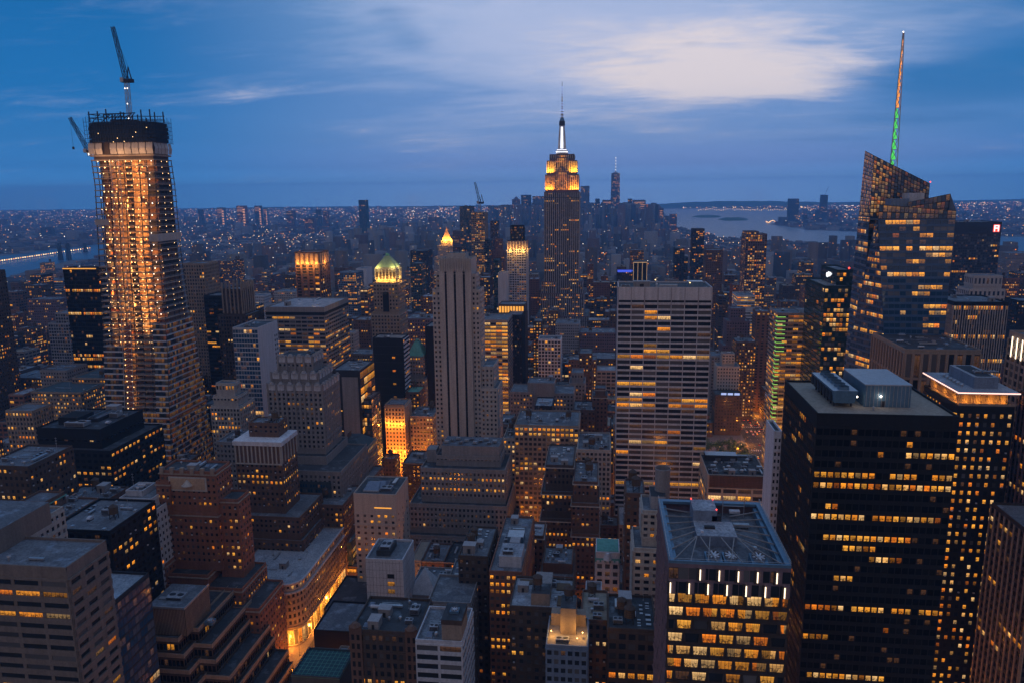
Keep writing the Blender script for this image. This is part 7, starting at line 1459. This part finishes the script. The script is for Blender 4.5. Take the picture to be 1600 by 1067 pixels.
ROOFS = ['roof_grey', 'roof_tar', 'roof_pale', 'roof_tan']; RN = dict(roof_grey='grey', roof_tar='tarred', roof_pale='pale', roof_tan='tan')
shorts = {}
for lab, bs, sh in HERO:
    if sh and bs:
        b = bs[0]; p = proj((b[0]+b[1])/2, b[2], b[4]); 
        if -40 < p[0] < 1640 and -40 < p[1] < 1100: shorts[sh] = (p, b)
seen = {}
for i in order:
    x0, x1, y0, y1, h = lots[i]; i = int(i); r2 = random.Random(i*7+1); col = r2.choice(COLS); rf = r2.choice(ROOFS)
    ys_, xs_ = np.nonzero(idb == i); cx, cy = xs_.mean()*2, ys_.mean()*2
    best = None
    for sh, (p, hb) in shorts.items():
        d = math.hypot(p[0]-cx, (p[1]-cy)*.8)
        if best is None or d < best[0]: best = (d, sh, p, hb)
    _, sh, p, hb = best
    if abs(cx-p[0]) > 28: rel = 'left of' if cx < p[0] else 'right of'
    else: rel = 'beyond' if y0 > hb[2] else 'in front of'
    if abs(cx-p[0]) > 28: rel = ('behind and ' if y0 > hb[3] else ('before and ' if y1 < hb[2] else ''))+rel
    feat = r2.choice(('water tank', 'stair hut', 'roof vents', 'plain')); size = 'wide' if x1-x0 > 24 else ('narrow' if x1-x0 < 15 else 'mid-sized'); tall = 'low' if h < 24 else ('mid-rise' if h < 75 else 'tall')
    lab = f'{size} {tall} {CN[col]} block, {RN[rf]} roof, {rel} {sh}'
    if len(lab.split()) > 14: lab = f'{size} {CN[col]} block, {RN[rf]} roof, {rel} {sh}'
    k = seen.get(lab, 0); seen[lab] = k+1
    if k == 1: lab = lab.replace(' block,', ' block further back,')
    elif k > 1: lab = lab.replace(' block,', f' block {("", "", "third", "fourth", "fifth", "sixth")[min(k, 5)]} back,')
    if len(lab.split()) > 16: lab = lab.replace(f' {RN[rf]} roof,', '')
    B_ = Bld('city_block' if h > 30 else 'row_building', lab, 'building', 'ordinary blocks between the towers', i)
    v_ = r2.random()
    st = dict(bw=r2.uniform(2.6, 3.6), fh=r2.uniform(3.4, 4), pf=r2.uniform(.43, .6), sf=r2.uniform(.42, .55), rd=.3, nu=2) if v_ < .5 else (dict(bw=r2.uniform(4.5, 6.5), fh=r2.uniform(3.7, 4.4), pf=r2.uniform(.16, .26), sf=r2.uniform(.4, .5), rd=.35, nu=r2.choice((3, 4))) if v_ < .72 else (dict(bw=r2.uniform(2.2, 3), fh=3.7, pf=.4, sf=.45, rd=.6, vert=1, nu=1) if v_ < .88 else dict(bw=r2.uniform(3.8, 5), fh=3.6, pf=.62, sf=.55, rd=.25, nu=2)))
    B_.box(x0, x1, y0, y1, 0, h, col, st, Wl(r2.choice((.05, .1, .2, .3)), r2.choice((0, .03, .1, .16)), 1.0), roofm=rf)
    if r2.random() < .5: B_.trim.box(x0-.35, x1+.35, y0-.4, y0-.02, h-1.0, h-.3, 'tan', None, True)
    if feat == 'stair hut': B_.clut('stair_bulkhead', (x0+x1)/2, (y0+y1)/2, h-1, 5, 4, 3.4)
    B_.auto_clutter(r2.randint(2, 5), tank=feat == 'water tank'); B_.done(False)

# ================================================================== the mass of city beyond
nr = np.random.RandomState(4)
def tint(n): 
    base = np.array([(.12, .10, .095), (.16, .125, .11), (.20, .185, .175), (.11, .115, .13), (.25, .24, .25), (.08, .085, .10), (.15, .10, .09)]); return base[nr.randint(0, len(base), n)]*nr.uniform(.7, 1.3, (n, 1))
rows = []
for i, l in enumerate(lots):
    if i not in keep and cnt[i] > 0: rows.append(l)
def shore_w(Y): return np.interp(Y, [0, 2600, 3300, 3782, 4500, 5500, 6300], [1900, 1700, 1450, 1150, 900, 560, 120])
for y in np.arange(1560, 6500, 40):
    e = np.interp(y, [1500, 2500, 3300, 4300, 5200, 6500], [-1800, -1950, -2300, -2300, -1500, -300]); w_ = shore_w(y); x = e
    while x < w_:
        w = nr.choice([18, 24, 30, 40, 55]); h = nr.choice([14, 17, 20, 25, 32, 42, 52] if y < 3200 else [12, 15, 18, 22, 28, 36]); 
        if nr.rand() < .12: h = nr.choice([45, 55, 70, 85, 100])
        if nr.rand() < .012 and y < 3500: h = nr.choice([95, 110, 125])
        if y > 4700 and -700 < x < 520: h = nr.choice([35, 50, 70, 95, 130, 165, 190]) if nr.rand() < .6 else h
        if (y > 2900 and x > 350) or (y > 1900 and x < -1250): h = min(h, nr.choice([10, 13, 16, 20]))
        if nr.rand() < .93: rows.append((x, x+w*nr.uniform(.75, .97), y, y+nr.uniform(22, 34), h))
        x += w+ (14 if nr.rand() < .12 else 1)
# across the river and beyond the harbour
n = 9000; Y = 2600+nr.rand(n)**1.25*12500; X = -Y*nr.uniform(-.02, 1.0, n)-200
mk = (X < np.interp(Y, [2600, 3300, 4300, 5200, 6500, 9000, 15000], [-2450, -2950, -2600, -1900, -700, -300, -200]))
for x, y in zip(X[mk], Y[mk]): 
    w = nr.uniform(22, 60)*(1+y/12000); rows.append((x, x+w, y, y+w*.8, nr.choice([9, 11, 13, 16, 20, 26]) if nr.rand() > .03 else nr.choice([40, 55, 70])))
n = 4200; Y = 5200+nr.rand(n)*9500; X = Y*nr.uniform(.15, .95, n)
for x, y in zip(X, Y): w = nr.uniform(30, 90); rows.append((x, x+w, y, y+w*.7, nr.choice([9, 12, 15, 20, 26]) if nr.rand() > .03 else nr.choice([40, 60])))
n = 900; Y = 4100+nr.rand(n)*2600; X = Y*nr.uniform(.28, .8, n)
for x, y in zip(X, Y): w = nr.uniform(25, 60); rows.append((x, x+w, y, y+w*.7, nr.choice([9, 12, 16, 24])))
A = np.array(rows, float); cxm, cym = (A[:, 0]+A[:, 1])/2, (A[:, 2]+A[:, 3])/2
wet = inside(cxm, cym, harb)|inside(cxm, cym, eriv)|inside(A[:, 0], A[:, 2], harb)|inside(A[:, 1], A[:, 2], harb)
blk = np.zeros(len(A), bool)
for (b, _, _) in hero_boxes:
    if b[2] >= 1400: blk |= (A[:, 0] < b[1]+2) & (A[:, 1] > b[0]-2) & (A[:, 2] < b[3]+2) & (A[:, 3] > b[2]-2)
A = A[~wet & ~blk]; n = len(A)
vx = np.stack([A[:, 0], A[:, 1], A[:, 1], A[:, 0]]*2, 1); vy = np.stack([A[:, 2], A[:, 2], A[:, 3], A[:, 3]]*2, 1); vz = np.stack([A[:, 4]*0]*4+[A[:, 4]]*4, 1)
V = np.stack([vx, vy, vz], 2).reshape(-1, 3); base = (np.arange(n)*8)[:, None, None]; F = (base+np.array([(0, 1, 5, 4), (1, 2, 6, 5), (3, 0, 4, 7), (4, 5, 6, 7)])[None]).reshape(-1, 4)
def fastmesh(name, V, F, mats):
    me = bpy.data.meshes.new(name); me.vertices.add(len(V)); me.vertices.foreach_set('co', V.astype(np.float32).ravel()); me.loops.add(F.size); me.loops.foreach_set('vertex_index', F.astype(np.int32).ravel())
    me.polygons.add(len(F)); me.polygons.foreach_set('loop_start', np.arange(0, F.size, 4, dtype=np.int32)); me.polygons.foreach_set('loop_total', np.full(len(F), 4, np.int32))
    for q in mats: me.materials.append(MATS[q])
    me.update(calc_edges=True); me.validate(); return me
me = fastmesh('distant_city', V, F, ['citytint']); tn = tint(n); tv = np.repeat(tn, 8, 0); at_ = me.attributes.new('tint', 'FLOAT_COLOR', 'POINT'); at_.data.foreach_set('color', np.concatenate([tv, np.ones((len(tv), 1))], 1).astype(np.float32).ravel())
dc = bpy.data.objects.new('distant_city', me); C.objects.link(dc); tag(dc, 'endless mass of low hazy blocks stretching to the horizon', 'city', kind='stuff')
# their windows: rows on the faces turned to us
WV, WC = [], []
QN = nr.rand(80, 80)**2.2*1.9; QM = nr.rand(200, 200)
for i in range(n):
    x0, x1, y0, y1, h = A[i]; d = y0; c_ = proj((x0+x1)/2, y0, h)
    if not (-30 < c_[0] < 1640 and c_[1] < 1100): continue
    s = max(1.5, d/1250*1.05); k = min(18, int((x1-x0)*h/(190 if d < 2600 else 300))+1)
    k = int(k*(.25+QN[int(x0/380) % 80, int(y0/380) % 80]*(.4+1.2*QM[int(x0/90) % 200, int(y0/90) % 200]))+.5)
    for _ in range(k):
        if nr.rand() > (.74 if d < 3000 else .32): continue
        side = nr.rand() < .22; z = nr.uniform(3, max(4, h-2)); q = WARM[nr.randint(0, 5)] if nr.rand() < .62 else ((.9, .75, .6) if nr.rand() < .8 else (.6, .75, 1)); g = nr.choice([.3, .6, 1.4, 3.0]); ww = s*nr.uniform(.8, 1.8); hh = s*nr.uniform(.7, 1.1)
        if side:
            xx = (x1+.25) if x1 < 0 else (x0-.25); yy = nr.uniform(y0+2, y1-2); WV.append([(xx, yy-ww, z), (xx, yy+ww, z), (xx, yy+ww, z+hh), (xx, yy-ww, z+hh)])
        else: xx = nr.uniform(x0+1, max(x0+1.1, x1-1-ww)); WV.append([(xx, y0-.25, z), (xx+ww, y0-.25, z), (xx+ww, y0-.25, z+hh), (xx, y0-.25, z+hh)])
        WC.append((q[0]*g, q[1]*g, q[2]*g, 0))
WV = np.array(WV).reshape(-1, 3); me = fastmesh('window_field', WV, np.arange(len(WV)).reshape(-1, 4), ['glass_far']); a_ = me.attributes.new('lit', 'FLOAT_COLOR', 'POINT'); a_.data.foreach_set('color', np.repeat(np.array(WC, np.float32), 4, 0).ravel())
u = me.uv_layers.new(name='UVMap'); u.data.foreach_set('uv', np.tile(np.array([.5]*8, np.float32), len(WV)//4))
wf = bpy.data.objects.new('window_field', me); C.objects.link(wf); wf.parent = dc; wf['kind'] = 'stuff'
# street and harbour lights out to the horizon
LM = [MB(), MB(), MB()]; mats = ('lamp_orange', 'bulb', 'bulb_white')
def dots(k, fx, fy, size, zmax=12):
    for _ in range(k):
        y = fy(); x = fx(y)
        if inside(np.array([x]), np.array([y]), harb)[0] or inside(np.array([x]), np.array([y]), eriv)[0]: continue
        j = nr.choice([0, 0, 0, 1, 1, 2]); LM[j].bulb((x, y, nr.uniform(5, zmax)), size*(y/5000)*nr.uniform(.5, 1.5), mats[j])
dots(2600, lambda y: nr.uniform(-.85, .02)*y-300, lambda: 3500+12500*nr.rand(), 2.4, 18); dots(1900, lambda y: nr.uniform(.10, .75)*y, lambda: 7600+8500*nr.rand(), 2.4, 16)
dots(2400, lambda y: nr.uniform(-.6, .5)*y, lambda: 1500+3500*nr.rand(), 2.0, 26); dots(240, lambda y: nr.uniform(.30, .75)*y, lambda: 12500+2500*nr.rand(), 3.2, 16); dots(220, lambda y: nr.uniform(-.30, -.05)*y, lambda: 9000+5000*nr.rand(), 3.0, 16)
for i in range(40): x, y, _ = atZ(0+i*3.6, 409-i*.52, 5); LM[1 if i % 3 else 0].bulb((x, y, 8), 3.0, mats[1 if i % 3 else 0])
for i in range(34): x, y, _ = atZ(1197+i*1.1, 347+math.sin(i*.5)*1.5, 5); LM[i % 2].bulb((x, y, 8), 3.6, mats[i % 2])
for i in range(70): x, y, _ = atZ(1092+i*3.5, 328.4+nr.uniform(-1.2, 1.2), 5); LM[1].bulb((x, y, 9), 5.2, mats[1])
allm = MB()
for m_ in LM:
    k = len(allm.v); allm.v.extend(m_.v); mi_ = {q: allm.mi(q) for q in m_.mats}; allm.f.extend(tuple(k+t for t in f) for f in m_.f); allm.m.extend(mi_[m_.mats[t]] for t in m_.m)
o = allm.build('city_lights', off=(0, 0, 0)); tag(o, 'thousands of tiny street lights sparkling across the far city', 'city lights', kind='stuff')

# ================================================================== haze
hm = bpy.data.materials.new('haze'); hm.use_nodes = True; t = hm.node_tree; t.nodes.remove(t.nodes['Principled BSDF'])
v = t.nodes.new('ShaderNodeVolumePrincipled'); v.inputs['Color'].default_value = (.27, .58, 1.0, 1); v.inputs['Density'].default_value = HAZE; v.inputs['Anisotropy'].default_value = .3
t.links.new(v.outputs[0], t.nodes['Material Output'].inputs['Volume']); MATS['haze'] = hm
m = MB(); m.box(-19500, 19500, -2500, 18900, -1, 570, 'haze', None, True); hz = m.build('haze', off=(0, 0, 0)); hz['kind'] = 'stuff'; hz['label'] = 'blue evening haze over the city'
hm.cycles.homogeneous_volume = True if hasattr(hm.cycles, 'homogeneous_volume') else None
for o in bpy.data.objects:
    if '_o' in o.keys(): del o['_o']
